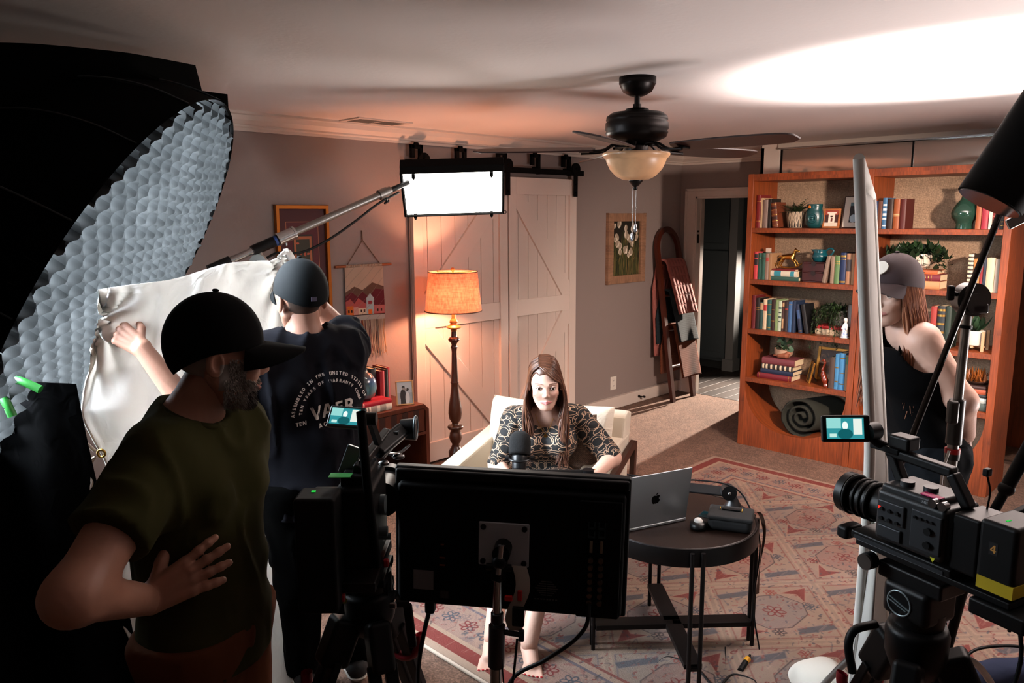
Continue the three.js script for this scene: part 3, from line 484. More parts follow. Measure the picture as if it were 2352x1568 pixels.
// red drawer box with a pitcher on it
{ const g = group('trinket_chest', 'small dark red wooden chest of two drawers on the second shelf', 'chest', onShelf(-2.465, SH[1], 0.06)), M = mat(0x4a120d, 0.45, { map: rep(T.wood, 3) });
  part(g, 'body', [bc(0.008, 0, -0.088, 0.15, 0.148, -0.08), bc(0.008, 0, 0.08, 0.15, 0.148, 0.088), bc(0.008, 0.14, -0.088, 0.15, 0.148, 0.088), bc(0.008, 0, -0.088, 0.15, 0.008, 0.088), bc(0.14, 0, -0.088, 0.15, 0.148, 0.088), bc(0.01, 0.07, -0.085, 0.15, 0.078, 0.085)], M);
  for (const y of [0.01, 0.08]) { const d = part(g, 'drawer', bc(0.002, y, -0.078, 0.13, y + 0.058, 0.078, 0.002), M); part(d, 'finger_notch', cyl(0.018, 0.018, 0.003, 0.0015, y + 0.056, 0, 'x', 20), cm(0x110504)); } }
{ const g = group('creamer_pitcher', 'teal glazed pitcher with a loop handle on the red drawers', 'pitcher', v3(BX + 0.14, SH[1] + 0.15, -2.455)), M = mat(0x0b4650, 0.22, { clearcoat: 0.5 });
  const b = lathe([[0, 0], [0.04, 0], [0.044, 0.006], [0.058, 0.03], [0.06, 0.045], [0.05, 0.062], [0.045, 0.072], [0.05, 0.09], [0.046, 0.09], [0.042, 0.07], [0, 0.06]]); const p = b.attributes.position; for (let i = 0; i < p.count; i++) if (p.getY(i) > 0.06 && p.getZ(i) < 0) p.setZ(i, p.getZ(i) * (1 + (p.getY(i) - 0.06) * 14)); b.computeVertexNormals(); part(g, 'jug', b, M);
  part(g, 'handle', tube([[0, 0.082, 0.042], [0, 0.1, 0.075], [0, 0.085, 0.1], [0, 0.055, 0.085], [0, 0.035, 0.056]], 0.007, 24, 8), M); }
single('playing_card_box', 'little white and red box lying on the green books', 'box', bx(0.04, 0.035, 0.028, 0, 0.0175, 0, 0.002), cm(0xb9a79a), v3(BX + 0.12, 1.545, -2.855));
// hanging plant
function trailing(name, label, pos, potGeo, potMat, cols, n, spread, drop, lean, sd, leafL, leafW) {
  const g = group(name, label, 'plant', pos); seed(sd); part(g, 'pot', potGeo, potMat); const y0 = 0.1, leaves = [[], []], stems = [];
  for (let i = 0; i < n; i++) { const a = rr(0, 2 * PI), r = spread * rr(0.4, 1), up = rr(0.01, 0.06), dr = drop * Math.pow(rnd(), 1.6); const dir = [Math.cos(a) * r * 0.6 - lean[0] * rnd(), Math.sin(a) * r + lean[1] * rnd()]; const P = [[0, y0 * 0.8, 0], [dir[0] * 0.5, y0 + up, dir[1] * 0.5], [dir[0] * 0.95, y0 + up * 0.4 - dr * 0.25, dir[1] * 0.95], [dir[0] * 1.02, y0 - dr, dir[1] * 1.05]]; const c = curve(P); stems.push(new THREE.TubeGeometry(c, 10, 0.0012, 4)); const m = Math.round(5 + (dr + r) / (leafL * 0.55)); for (let k = 1; k <= m; k++) { const q = leafGeo(leafL * rr(0.7, 1.2), leafW * rr(0.8, 1.2), rr(0, 0.5)), pt = c.getPoint(k / m); q.rotateX(rr(0.4, 1.9)); q.rotateY(rr(0, 2 * PI)); q.translate(pt.x, pt.y, pt.z); leaves[rnd() < 0.5 ? 0 : 1].push(q); } }
  part(g, 'stems', stems, leafMat(cols[0])); leaves.forEach((l, i) => { const f = part(g, 'foliage', l, leafMat(cols[i])); f.userData.kind = 'stuff'; }); return g;
}
trailing('trailing_plant', 'long trailing plant spilling down over the third shelf edge', onShelf(-2.29, 1.018, 0.18), lathe([[0, 0], [0.035, 0], [0.045, 0.1], [0.048, 0.11], [0.04, 0.11], [0.036, 0.09], [0, 0.09]]), mat(0x9b9891, 0.5), [0x16260f, 0x24381a], 60, 0.12, 0.3, [0.14, -0.13], 21, 0.024, 0.013);
trailing('pothos_plant', 'bushy dark green leafy plant in a round white bowl on stacked books', v3(BX + 0.14, 1.463, -1.76), lathe([[0, 0], [0.035, 0], [0.06, 0.03], [0.072, 0.08], [0.073, 0.105], [0.066, 0.105], [0.06, 0.08], [0, 0.08]]), mat(0xcfc7b8, 0.35), [0x10210f, 0x1a3218], 46, 0.19, 0.12, [0.06, 0.0], 33, 0.06, 0.034);
// grey vase behind the hanging plant, porcelain figurine
single('grey_vase', 'small pale grey vase behind the trailing plant on the third shelf', 'vase', lathe([[0, 0], [0.032, 0], [0.036, 0.05], [0.032, 0.15], [0.03, 0.16], [0.026, 0.16], [0.026, 0.1], [0, 0.1]]), mat(0x8f8b88, 0.5), onShelf(-2.2, 1.018, 0.17));
{ const g = group('porcelain_figurine', 'white and blue porcelain figurine at the right end of the third shelf', 'figurine', onShelf(-2.2, SH[2], 0.045)); const B = [bone([0, 0.006, 0], [0, 0.05, 0], 0.026, 0.018), bone([0, 0.05, 0], [0, 0.095, 0.003], 0.017, 0.014), bone([0, 0.1, 0.004], [0, 0.125, 0.004], 0.007, 0.007), bone([0, 0.131, 0.004], [-0.003, 0.134, 0.004], 0.015, 0.015), bone([0, 0.095, 0.014], [-0.02, 0.065, 0.02], 0.007, 0.006), bone([0, 0.095, -0.008], [-0.022, 0.07, -0.012], 0.007, 0.006)];
  const geo = nets(bonesD(B, 0.012), ...boundsOf(B, 0.008), 0.003); paint(geo, (x, y, z) => { const n = noise3(x * 140, y * 140, z * 140); return n > 0.08 && y < 0.1 ? [0.25, 0.36, 0.6] : [0.75, 0.74, 0.7]; }); part(g, 'body', geo, mat(0xffffff, 0.3, { vertexColors: true })); part(g, 'base', lathe([[0, 0], [0.032, 0], [0.032, 0.006], [0, 0.008]], 24), mat(0xc9c5bc, 0.3)); }
// bird planter on the stack
{ const g = group('bird_planter', 'clay planter with a little brown bird and ivy leaves on stacked books', 'plant', v3(BX + 0.12, 0.731, -2.69)), clay = mat(0xa98a72, 0.7);
  part(g, 'pot', lathe([[0, 0], [0.045, 0], [0.068, 0.03], [0.07, 0.075], [0.062, 0.075], [0.055, 0.05], [0, 0.05]]), clay);
  const B = [bone([-0.055, 0.024, 0.0], [-0.06, 0.028, 0.05], 0.02, 0.022), bone([-0.06, 0.045, 0.062], [-0.062, 0.05, 0.066], 0.015, 0.015), bone([-0.062, 0.05, 0.08], [-0.062, 0.05, 0.093], 0.005, 0.002), bone([-0.055, 0.022, -0.01], [-0.05, 0.02, -0.055], 0.012, 0.005)]; part(g, 'bird', nets(bonesD(B, 0.012), ...boundsOf(B, 0.008), 0.003), mat(0x8b5138, 0.6), 'small brown clay bird'); seed(5);
  for (let i = 0; i < 18; i++) { const q = leafGeo(0.06, 0.05, 0.5); q.rotateX(rr(0.2, 1.9)); q.rotateY(rr(0, 6.28)); const a = rr(0, 6.28), r = rr(0.01, 0.07); q.translate(Math.cos(a) * r - 0.02, 0.075 + rr(0, 0.08) - r * 0.3, Math.sin(a) * r); part(g, 'leaf', q, leafMat([0x203522, 0x334d3a, 0x4b6752][i % 3])); } }
// framed pictures leaning on the fourth shelf
const goldFrame = mat(0x9a6a2a, 0.35, { metalness: 0.7 });
photoFrame('gilt_frame', 'gilt framed brown landscape leaning at the back of the fourth shelf', -2.36, SH[3], 0.3, 0.26, 0.022, 0, canvasTex(256, 200, (c, w, h) => { c.fillStyle = '#4a2c1b'; c.fillRect(0, 0, w, h); for (let i = 0; i < 260; i++) { c.fillStyle = ['#7b4a2c', '#2c1a12', '#93603a', '#5d3a22', '#a5734a'][i % 5]; c.globalAlpha = 0.35; c.beginPath(); c.ellipse((i * 97) % w, 40 + ((i * 61) % 150), 6 + (i % 22), 4 + (i % 9), i, 0, 7); c.fill(); } }), { mat: goldFrame, x: 0.3, lean: 0.2 });
photoFrame('gilt_frame', 'small gilt frame seen edge-on, leaning beside the stacked books', -2.5, SH[3], 0.12, 0.16, 0.014, 0, canvasTex(64, 64, (c) => { c.fillStyle = '#3a2a1a'; c.fillRect(0, 0, 64, 64); }), { mat: goldFrame, x: 0.16, lean: 0.2, turn: -1.0 });
{ const g = group('bird_figurine', 'slender brown glazed bird figurine with a long curved neck', 'figurine', onShelf(-2.345, SH[3], 0.075)); const B = [bone([0, 0.05, 0.01], [0, 0.09, -0.005], 0.024, 0.018), bone([0, 0.09, -0.005], [0, 0.13, -0.012], 0.014, 0.008), bone([0, 0.13, -0.012], [0, 0.18, 0.004], 0.008, 0.006), bone([0, 0.18, 0.004], [0, 0.2, -0.004], 0.006, 0.007), bone([0, 0.2, -0.004], [0, 0.192, -0.026], 0.008, 0.003), bone([0, 0.045, 0.012], [0, 0.012, 0.02], 0.018, 0.012), bone([0, 0.004, 0.02], [0, 0.006, 0.02], 0.02, 0.02)]; part(g, 'body', nets((x, y, z) => Math.max(bonesD(B, 0.014)(x, y, z), -y), ...boundsOf(B, 0.008), 0.003), mat(0x6b2412, 0.25, { clearcoat: 0.5 })); }
// rolled blanket in the curved bay
{ const g = group('rolled_blanket', 'rolled dark green wool blanket lying in the curved bay of the bookcase', 'blanket', v3(BX + 0.06, 0.148, -2.5)); const w = 0.3, N = 130;
  const r = (t) => 0.012 + 0.135 * t, prof = (t) => { const a = -1.35 - (1 - t) * 2.75 * 2 * PI, q = r(t); return [Math.cos(a) * q * 1.06, 0.147 + Math.sin(a) * q]; };
  const geo = slab((u, v) => { const [z, y] = prof(u), e = noise3(z * 30, y * 30, v * 5) * 0.008; return [v * w + e * 1.5 * (v < 0.05 ? 1 : 0.2), y + e * 0.3, z + e * 0.3 - v * 0.0 + (v) * 0.12]; }, N, 8, 0.017); part(g, 'wool', geo, mat(0x22241c, 0.98, { bumpMap: rep(T.cloth, 12, 4), bumpScale: 0.002 })); }
// green porcelain vase
single('green_vase', 'round-bellied dark green porcelain vase with a flared neck', 'vase', lathe([[0, 0], [0.05, 0], [0.052, 0.004], [0.05, 0.03], [0.056, 0.048], [0.078, 0.075], [0.084, 0.1], [0.078, 0.13], [0.055, 0.165], [0.032, 0.19], [0.026, 0.21], [0.027, 0.235], [0.042, 0.262], [0.04, 0.264], [0.022, 0.235], [0.02, 0.2], [0, 0.19]], 48), mat(0x1d3a30, 0.12, { clearcoat: 1 }), onShelf(-1.505, SH[0], 0.12));
// lily in a white planter on a wooden stand
{ const g = group('planter_on_stand', 'leafy plant in a white planter on a wooden stand beside the light stand pole', 'plant', onShelf(-1.385, SH[2], 0.13)), w = mat(0xa98a68, 0.6);
  part(g, 'pot', lathe([[0, 0.03], [0.05, 0.03], [0.056, 0.04], [0.058, 0.13], [0.05, 0.13], [0.048, 0.11], [0, 0.11]]), mat(0xc4bcae, 0.5));
  for (const [x, z] of [[-0.062, -0.062], [0.062, -0.062], [-0.062, 0.062], [0.062, 0.062]]) part(g, 'leg', bc(x - 0.008, 0, z - 0.009, x + 0.008, 0.13, z + 0.009, 0.002), w); part(g, 'crossbar', [bc(-0.062, 0.018, -0.008, 0.062, 0.03, 0.008), bc(-0.008, 0.018, -0.062, 0.008, 0.03, 0.062)], w); seed(9);
  for (let i = 0; i < 20; i++) { const q = leafGeo(rr(0.1, 0.15), 0.035, rr(0.4, 1)); q.rotateX(rr(0.35, 1.25)); q.rotateY(rr(0, 6.28)); q.translate(0, 0.12, 0); part(g, 'leaf', q, leafMat([0x0f2214, 0x1b3520][i % 2])); } }
// red enamel pot half hidden by the woman, dried grass
{ const g = group('enamel_pot', 'glossy crimson round pot on the fourth shelf beside the woman', 'pot', onShelf(-1.865, SH[3], 0.09)), M = mat(0x7d0d1e, 0.18, { clearcoat: 1 }); part(g, 'body', lathe([[0, 0], [0.06, 0], [0.078, 0.03], [0.08, 0.1], [0.072, 0.145], [0.06, 0.155], [0, 0.158]]), M); part(g, 'lid', [lathe([[0, 0.156], [0.055, 0.156], [0.04, 0.17], [0, 0.176]]), ball(0.012, 0, 0.184, 0)], M); }
{ const g = group('dried_grass_bowl', 'spiky amber dried grass in a low dish on stacked books', 'plant', v3(BX + 0.13, 0.724, -1.345)); part(g, 'dish', lathe([[0, 0], [0.05, 0], [0.07, 0.02], [0.066, 0.02], [0, 0.01]]), mat(0x3a2015, 0.6)); seed(14); const L = []; for (let i = 0; i < 70; i++) { const q = leafGeo(rr(0.06, 0.11), 0.012, rr(0, 0.5)); q.rotateX(rr(0, 1.1)); q.rotateY(rr(0, 6.28)); q.translate(rr(-0.03, 0.03), 0.012, rr(-0.05, 0.05)); L.push(q); } const f = part(g, 'blades', L, leafMat(0x8a4d1d)); f.userData.kind = 'stuff'; }
// ---------------------------------------------------------------- rug
{ const W = 3.2, Lz = 4.1, tex = canvasTex(1280, 1640, (c, w, h) => {
    seed(77); c.fillStyle = '#a79788'; c.fillRect(0, 0, w, h);
    const S = w / W, red = '#7f2b29', blue = '#4f5867', tan = '#c2ae9b', ink = '#51484a';
    const blob = (x, y, s, col, a) => { c.globalAlpha = a; c.fillStyle = col; c.beginPath(); c.ellipse(x, y, s * rr(0.5, 1.3), s * rr(0.3, 0.8), rr(0, 3), 0, 7); c.fill(); c.globalAlpha = 1; };
    for (let i = 0; i < 900; i++) blob(rr(0, w), rr(0, h), rr(8, 50), ['#b5a596', '#97877c', '#ab8f83', '#9a9691', '#ab9486'][i % 5], 0.35);
    const poly = (P, col, lw, fill) => { c.beginPath(); P.forEach((p, i) => (i ? c.lineTo(p[0], p[1]) : c.moveTo(p[0], p[1]))); c.closePath(); if (fill) { c.fillStyle = fill; c.fill(); } if (lw) { c.strokeStyle = col; c.lineWidth = lw; c.stroke(); } };
    const oct = (x, y, a, b, k) => [[x - a * k, y - b], [x + a * k, y - b], [x + a, y - b * k], [x + a, y + b * k], [x + a * k, y + b], [x - a * k, y + b], [x - a, y + b * k], [x - a, y - b * k]];
    const flower = (x, y, r, col) => { c.strokeStyle = col; c.lineWidth = 2.4; for (let k = 0; k < 6; k++) { const a = k * PI / 3; c.beginPath(); c.ellipse(x + Math.cos(a) * r * 0.6, y + Math.sin(a) * r * 0.6, r * 0.42, r * 0.26, a, 0, 7); c.stroke(); } c.beginPath(); c.arc(x, y, r * 0.25, 0, 7); c.stroke(); };
    const px = 0.8 * S, py = 0.72 * S, scrib = (x, y, L, col, lw, al) => { c.globalAlpha = al; c.strokeStyle = col; c.lineWidth = lw; c.beginPath(); c.moveTo(x, y); c.bezierCurveTo(x + rr(-L, L), y + rr(-L, L) * 0.7, x + rr(-L, L), y + rr(-L, L) * 0.7, x + rr(-L, L), y + rr(-L, L) * 0.6); c.stroke(); c.globalAlpha = 1; };
    for (let i = 0; i < 900; i++) scrib(rr(60, w - 60), rr(60, h - 60), rr(8, 22), [red, ink, blue, '#9c5248', '#7b6a66'][i % 5], rr(1.5, 4), rr(0.25, 0.6));
    for (let j = -1; j < 13; j++) for (let i = -1; i < 6; i++) { const x = i * px + (j % 2 ? px / 2 : 0) + 40, y = j * py * 0.5 + 60, odd = (i * 7 + j * 3) % 3;
      c.globalAlpha = 0.5; poly([[x, y - py * 0.47], [x + px * 0.47, y], [x, y + py * 0.47], [x - px * 0.47, y]], '#c4b09f', 5); poly([[x, y - py * 0.43], [x + px * 0.43, y], [x, y + py * 0.43], [x - px * 0.43, y]], odd ? '#8f5249' : '#6d6d74', 3, odd ? 'rgba(176,152,140,.5)' : 'rgba(140,138,138,.4)');
      c.globalAlpha = 0.75; for (const s of [-1, 1]) { poly([[x + s * px * 0.4, y], [x + s * px * 0.22, y - 26], [x + s * px * 0.28, y], [x + s * px * 0.22, y + 26]], '#b79c8a', 2, red); poly([[x - s * 20, y + s * py * 0.38], [x + s * 46, y + s * py * 0.24], [x + s * 30, y + s * py * 0.2], [x - s * 30, y + s * py * 0.33]], '#8f8a86', 2, blue); }
      poly(oct(x, y, px * 0.2, py * 0.17, 0.5), ink, 2.5, odd === 1 ? 'rgba(125,128,136,.5)' : 'rgba(150,92,84,.35)'); c.globalAlpha = 0.8; flower(x, y, 20, red); flower(x - 62, y - 40, 12, ink); flower(x + 62, y + 40, 12, '#9c5248'); flower(x + 62, y - 40, 12, blue); flower(x - 62, y + 40, 12, red); c.globalAlpha = 1; }
    // border bands
    const bands = [[0, 14, '#bdac9a'], [14, 40, '#8a3a33'], [40, 50, '#b9a793'], [50, 128, 'rgba(172,146,134,.7)'], [128, 134, '#74707a'], [134, 146, '#b39f8e'], [146, 152, '#8f554c']];
    for (const [a, b, col] of bands) { c.strokeStyle = col; c.lineWidth = b - a; const m = (a + b) / 2; c.strokeRect(m, m, w - 2 * m, h - 2 * m); }
    for (let x = 90; x < w - 70; x += 48) for (const y of [89, h - 89]) flower(x, y, 17, (x / 48 | 0) % 2 ? red : blue); for (let y = 90; y < h - 70; y += 48) for (const x of [89, w - 89]) flower(x, y, 17, (y / 48 | 0) % 2 ? red : blue);
    // small motifs and worn pile
    for (let i = 0; i < 9000; i++) scrib(rr(46, w - 46), rr(46, h - 46), rr(4, 14), [red, ink, blue, '#9c5248', '#a3716a', '#5b5f68'][i % 6], rr(1.4, 3.6), rr(0.35, 0.75));
    for (let i = 0; i < 5200; i++) { c.globalAlpha = rr(0.15, 0.45); c.fillStyle = ['#b5a496', '#a69488', '#bfae9f', '#b29a8d'][i % 4]; c.fillRect(rr(14, w - 14), rr(14, h - 14), rr(3, 30), rr(1, 3)); } c.globalAlpha = 1; });
  tex.anisotropy = 8;
  const geo = slab((u, v) => { const x = u * W, z = v * Lz; return [x, 0.011 + 0.0015 * noise3(x * 2, z * 2, 1) + (u < 0.01 || u > 0.99 || v < 0.01 ? -0.003 : 0), z]; }, 80, 100, 0.009);
  const g = group('area_rug', 'faded red, beige and blue oriental area rug under the chair and table', 'rug', v3(1.9, 0.001, -2.92)); g.rotation.y = 0.0;
  part(g, 'pile', geo, mat(0xbfb3ae, 0.97, { map: tex, bumpMap: rep(T.carpetBump, 9, 11), bumpScale: 0.003, side: THREE.DoubleSide }));
  part(g, 'fringe_edge', [bc(-0.012, 0, 0, 0.004, 0.012, Lz, 0.004), bc(-0.012, 0, -0.012, W, 0.012, 0.003, 0.004), bc(W - 0.004, 0, 0, W + 0.012, 0.012, Lz, 0.004)], mat(0xb5a696, 0.95), 'cream bound edge'); }

// ---------------------------------------------------------------- floor lamp
{ const g = group('floor_lamp', 'turned wooden floor lamp with a glowing linen drum shade', 'lamp', at(-0.405, 0, 5.3)), w = mat(0x5a2c14, 0.35, { map: rep(T.wood, 3, 1), clearcoat: 0.4 });
  part(g, 'base', lathe([[0, 0], [0.135, 0], [0.14, 0.012], [0.13, 0.03], [0.07, 0.05], [0.05, 0.07], [0.04, 0.1]], 36), w);
  part(g, 'turned_post', lathe([[0.04, 0.1], [0.05, 0.15], [0.053, 0.18], [0.032, 0.215], [0.025, 0.235], [0.038, 0.255], [0.046, 0.285], [0.04, 0.32], [0.03, 0.335], [0.05, 0.345], [0.058, 0.36], [0.05, 0.372], [0.028, 0.378], [0.024, 0.39], [0.042, 0.42], [0.049, 0.46], [0.046, 0.51], [0.034, 0.58], [0.026, 0.65], [0.026, 0.672], [0.03, 0.678], [0.03, 0.686], [0.026, 0.692], [0.0215, 0.78], [0.018, 0.9], [0.021, 0.925], [0.026, 0.932], [0.021, 0.94], [0.018, 0.95], [0.022, 0.962], [0.038, 0.98], [0.042, 0.99], [0.032, 1.003], [0.02, 1.01], [0.018, 1.045]], 32), w);
  part(g, 'gilt_collar', lathe([[0.018, 1.045], [0.024, 1.06], [0.05, 1.07], [0.054, 1.077], [0.03, 1.09], [0.022, 1.1], [0.03, 1.11], [0.022, 1.13], [0.014, 1.14], [0.014, 1.2], [0, 1.2]], 32), mat(0xa5713c, 0.35, { metalness: 0.5 }));
  const sh = new THREE.CylinderGeometry(0.17, 0.197, 0.27, 48, 1, true); sh.translate(0, 1.325, 0);
  const linen = dataTex(256, 128, (u, v) => { const k = 0.82 + 0.3 * (fbm(u * 150, v * 14, 2, 150, 14) - 0.5) + 0.22 * (fbm(u * 20, v * 70, 2, 20, 70) - 0.5); return [k, k * 0.97, k * 0.93]; });
  part(g, 'shade', sh, mat(0xcf8f74, 1, { map: linen, transmission: 0.16, thickness: 0, side: THREE.DoubleSide }));
  part(g, 'shade_rim', [tor(0.17, 0.003, 0, 1.46, 0, 'y', 48), tor(0.197, 0.004, 0, 1.19, 0, 'y', 48)], mat(0x5b4231, 0.8));
  part(g, 'harp', [tube([[0, 1.2, 0], [0.055, 1.24, 0], [0.06, 1.34, 0], [0.03, 1.43, 0], [0, 1.452, 0]], 0.0022, 20, 6), tube([[0, 1.2, 0], [-0.055, 1.24, 0], [-0.06, 1.34, 0], [-0.03, 1.43, 0], [0, 1.452, 0]], 0.0022, 20, 6), rod([-0.17, 1.452, 0], [0.17, 1.452, 0], 0.002), rod([0, 1.452, -0.17], [0, 1.452, 0.17], 0.002)], gold);
  part(g, 'finial', lathe([[0, 1.452], [0.008, 1.454], [0.006, 1.462], [0.013, 1.47], [0.014, 1.48], [0.008, 1.488], [0, 1.49]], 16), mat(0xb06a34, 0.3));
  part(g, 'bulb', lathe([[0, 1.2], [0.014, 1.2], [0.014, 1.225], [0.03, 1.265], [0.03, 1.285], [0.018, 1.31], [0, 1.315]], 20), glow(0xffc9a0, 5));
  const l = new THREE.PointLight(0xffad84, 2.6, 0, 2); l.position.set(0, 1.28, 0); l.castShadow = true; l.shadow.radius = 2; g.add(l); }
single('lamp_cord', 'thin black lamp cord lying on the carpet behind the armchair', 'cord', tube([at(-0.42, 0.03, 5.2), at(-0.5, 0.006, 5.1), at(-0.6, 0.006, 5.14), at(-0.72, 0.006, 5.3)], 0.004, 40, 6), blackPlastic);

// ---------------------------------------------------------------- bedside cabinet and what stands on it
const walnut = mat(0x6b2f18, 0.42, { map: rep(T.wood, 2.2, 2.2) }), walnutDark = mat(0x3a160c, 0.5, { map: rep(T.wood, 2.2, 2.2) });
{ const g = group('nightstand', 'reddish wood nightstand with a chevron drawer and clipped corners', 'nightstand', v3(2.5, 0, -4.405)), w = 0.715, d = 0.385, H = 0.578, t = 0.026, ch = 0.04;
  const s = new THREE.Shape([[0, 0], [0, H - ch], [ch, H], [w - ch, H], [w, H - ch], [w, 0], [w - t, 0], [w - t, H - ch * 1.2], [w - ch, H - t], [ch, H - t], [t, H - ch * 1.2], [t, 0]].map((p) => new THREE.Vector2(...p)));
  part(g, 'case', extr(s, d - 0.004, 0.002), walnut);
  part(g, 'back_panel', bc(t, 0.04, 0.004, w - t, H - t, 0.014), walnutDark); part(g, 'lower_rail', bc(t, 0.365, 0.02, w - t, 0.385, d - 0.006, 0.002), walnut); part(g, 'floor_panel', bc(t, 0.03, 0.01, w - t, 0.05, d - 0.02, 0.002), walnutDark);
  const dr = part(g, 'drawer', bc(t + 0.004, 0.39, 0.05, w - t - 0.004, H - t - 0.006, d - 0.016, 0.002), walnutDark), y0 = 0.392, y1 = H - t - 0.008, x0 = t + 0.008, x1 = w - t - 0.008, n = 14, cxm = w / 2;
  for (let i = 0; i < n; i++) { const side = i < n / 2 ? -1 : 1, k = i % (n / 2), a = (x1 - x0) / n, xa = x0 + i * a, sh = side * 0.0; const e = extr([[xa + 0.001, y0], [xa + a - 0.001, y0], [xa + a - 0.001 + sh, y1], [xa + 0.001 + sh, y1]], 0.006, 0.0008); e.translate(0, 0, d - 0.016); part(dr, 'veneer_strip', e, i % 2 ? walnut : walnutDark); }
  part(dr, 'handle', [bc(cxm - 0.05, 0.452, d + 0.012, cxm + 0.05, 0.464, d + 0.02, 0.003), bc(cxm - 0.04, 0.454, d - 0.01, cxm - 0.032, 0.462, d + 0.014), bc(cxm + 0.032, 0.454, d - 0.01, cxm + 0.04, 0.462, d + 0.014)], mat(0xc79058, 0.4, { metalness: 0.5 }), 'brass bar handle'); }
const nsTop = 0.581;
function upright(x0, x1, top, color, label, o = {}) { const g = group('book', label, 'book', v3((x0 + x1) / 2, nsTop, o.z ?? -4.17), -PI / 2 + (o.turn || 0), 'books on the nightstand'); g.rotation.y = PI / 2; bookParts(g, x1 - x0 - 0.002, top - nsTop, 0.16, color, o.bands, false); return g; }
upright(2.875, 2.92, 0.84, 0x2b2f33, 'large slate grey book standing behind the vase on the nightstand', { z: -4.2 });
upright(2.925, 2.965, 0.82, 0x8a1220, 'thick red book standing on the nightstand', {});
upright(2.968, 2.995, 0.825, 0x191214, 'black book standing between two red ones on the nightstand', {});
upright(2.998, 3.03, 0.83, 0x8a1220, 'red book, rightmost of the row on the nightstand', { z: -4.2 });
{ const a = (y0, y1, c, l, o) => { const g = group('book', l, 'book', v3(2.7, y0, -4.06), PI / 2, 'books on the nightstand'); bookParts(g, y1 - y0 - 0.001, 0.235, 0.17, c, o, true); return g; };
  a(nsTop, 0.626, 0xc9beae, 'thick cream book lying flat under the red one on the nightstand', [[0.1, 0.14, 0x6b635b], [0.2, 0.24, 0x6b635b], [0.3, 0.5, 0x8b8278], [0.6, 0.8, 0x8b8278]]); a(0.626, 0.655, 0xa5152a, 'bright red book lying flat under the glazed vase', [[0.06, 0.09, 0xd8c8b8]]); }
{ const g = group('glazed_vase', 'round blue and teal glazed vase standing on the flat books', 'vase', v3(2.79, 0.656, -4.16)); const geo = lathe([[0, 0], [0.045, 0], [0.07, 0.025], [0.084, 0.075], [0.08, 0.125], [0.056, 0.165], [0.028, 0.182], [0.024, 0.198], [0.03, 0.207], [0.024, 0.207], [0.018, 0.18], [0, 0.17]], 48);
  paint(geo, (x, y, z) => { const n = noise3(x * 60, y * 60, z * 60) * 0.02, h = y + n; return h > 0.13 ? [0.035, 0.045, 0.05] : h > 0.115 ? [0.03, 0.07, 0.16] : h > 0.1 ? [0.2, 0.25, 0.32] : h > 0.085 ? [0.33, 0.24, 0.18] : h > 0.07 ? [0.06, 0.14, 0.17] : [0.02, 0.1, 0.11]; }); part(g, 'body', geo, mat(0xffffff, 0.15, { vertexColors: true, clearcoat: 0.8 })); }
{ const g = group('wedding_photo', 'gold framed black and white wedding photo on the nightstand', 'picture frame', v3(3.065, nsTop, -4.085), FACE + 0.35), w = 0.12, h = 0.165;
  for (const s of [[-w / 2, 0, -w / 2 + 0.009, h], [w / 2 - 0.009, 0, w / 2, h], [-w / 2 + 0.009, 0, w / 2 - 0.009, 0.009], [-w / 2 + 0.009, h - 0.009, w / 2 - 0.009, h]]) part(g, 'frame_bar', move(bc(s[0], s[1], -0.006, s[2], s[3], 0.006, 0.002), 0, 0, 0, 0, -0.16), mat(0xc79a6a, 0.35, { metalness: 0.6 }));
  part(g, 'picture', move(new THREE.PlaneGeometry(w - 0.016, h - 0.016), 0, h / 2 * 0.99, -0.012, 0, -0.16), mat(0xffffff, 0.4, { map: canvasTex(128, 180, (c, W, H) => { c.fillStyle = '#b7bcbf'; c.fillRect(0, 0, W, H); c.fillStyle = '#9fa5a8'; c.fillRect(0, 90, W, 90); c.fillStyle = '#2c2a2b'; c.beginPath(); c.ellipse(50, 115, 25, 55, 0, 0, 7); c.fill(); c.fillRect(28, 100, 42, 80); c.fillStyle = '#d3d3d1'; c.beginPath(); c.ellipse(86, 135, 18, 50, 0, 0, 7); c.fill(); c.fillStyle = '#8f8780'; c.beginPath(); c.arc(56, 56, 13, 0, 7); c.arc(78, 66, 12, 0, 7); c.fill(); c.fillStyle = '#1d1b1b'; c.beginPath(); c.arc(54, 46, 13, PI, 0); c.fill(); c.beginPath(); c.arc(86, 64, 13, -1.6, 2.2); c.fill(); }) }));
  part(g, 'easel', rod([0, 0.1, -0.02], [0, 0.002, -0.06], 0.004), walnutDark); }

// ---------------------------------------------------------------- things on the walls
function wallFrame(name, label, x0, x1, y0, y1, fw, fm, picture, depth = 0.03, inner) {
  const g = group(name, label, 'picture', v3((x0 + x1) / 2, (y0 + y1) / 2, inner ?? Z0)), w = x1 - x0, h = y1 - y0;
  const mit = (L) => { const e = extr([[-L / 2, 0], [L / 2, 0], [L / 2 - fw, fw], [-L / 2 + fw, fw]], depth, 0.003); return e; };
  [[w, 0, -h / 2, 0], [w, PI, h / 2, 0], [h, PI / 2, 0, w / 2], [h, -PI / 2, 0, -w / 2]].forEach(([L, a, dy, dx]) => { const e = mit(L); e.rotateZ(a); e.translate(dx, dy, 0.004); part(g, 'frame_bar', e, fm); });
  part(g, 'canvas', move(new THREE.PlaneGeometry(w - 2 * fw + 0.004, h - 2 * fw + 0.004), 0, 0, 0.014), mat(0xffffff, 0.6, { map: picture })); part(g, 'backing', bc(-w / 2 + 0.01, -h / 2 + 0.01, 0.001, w / 2 - 0.01, h / 2 - 0.01, 0.008), cm(0x1a120d)); return g;
}
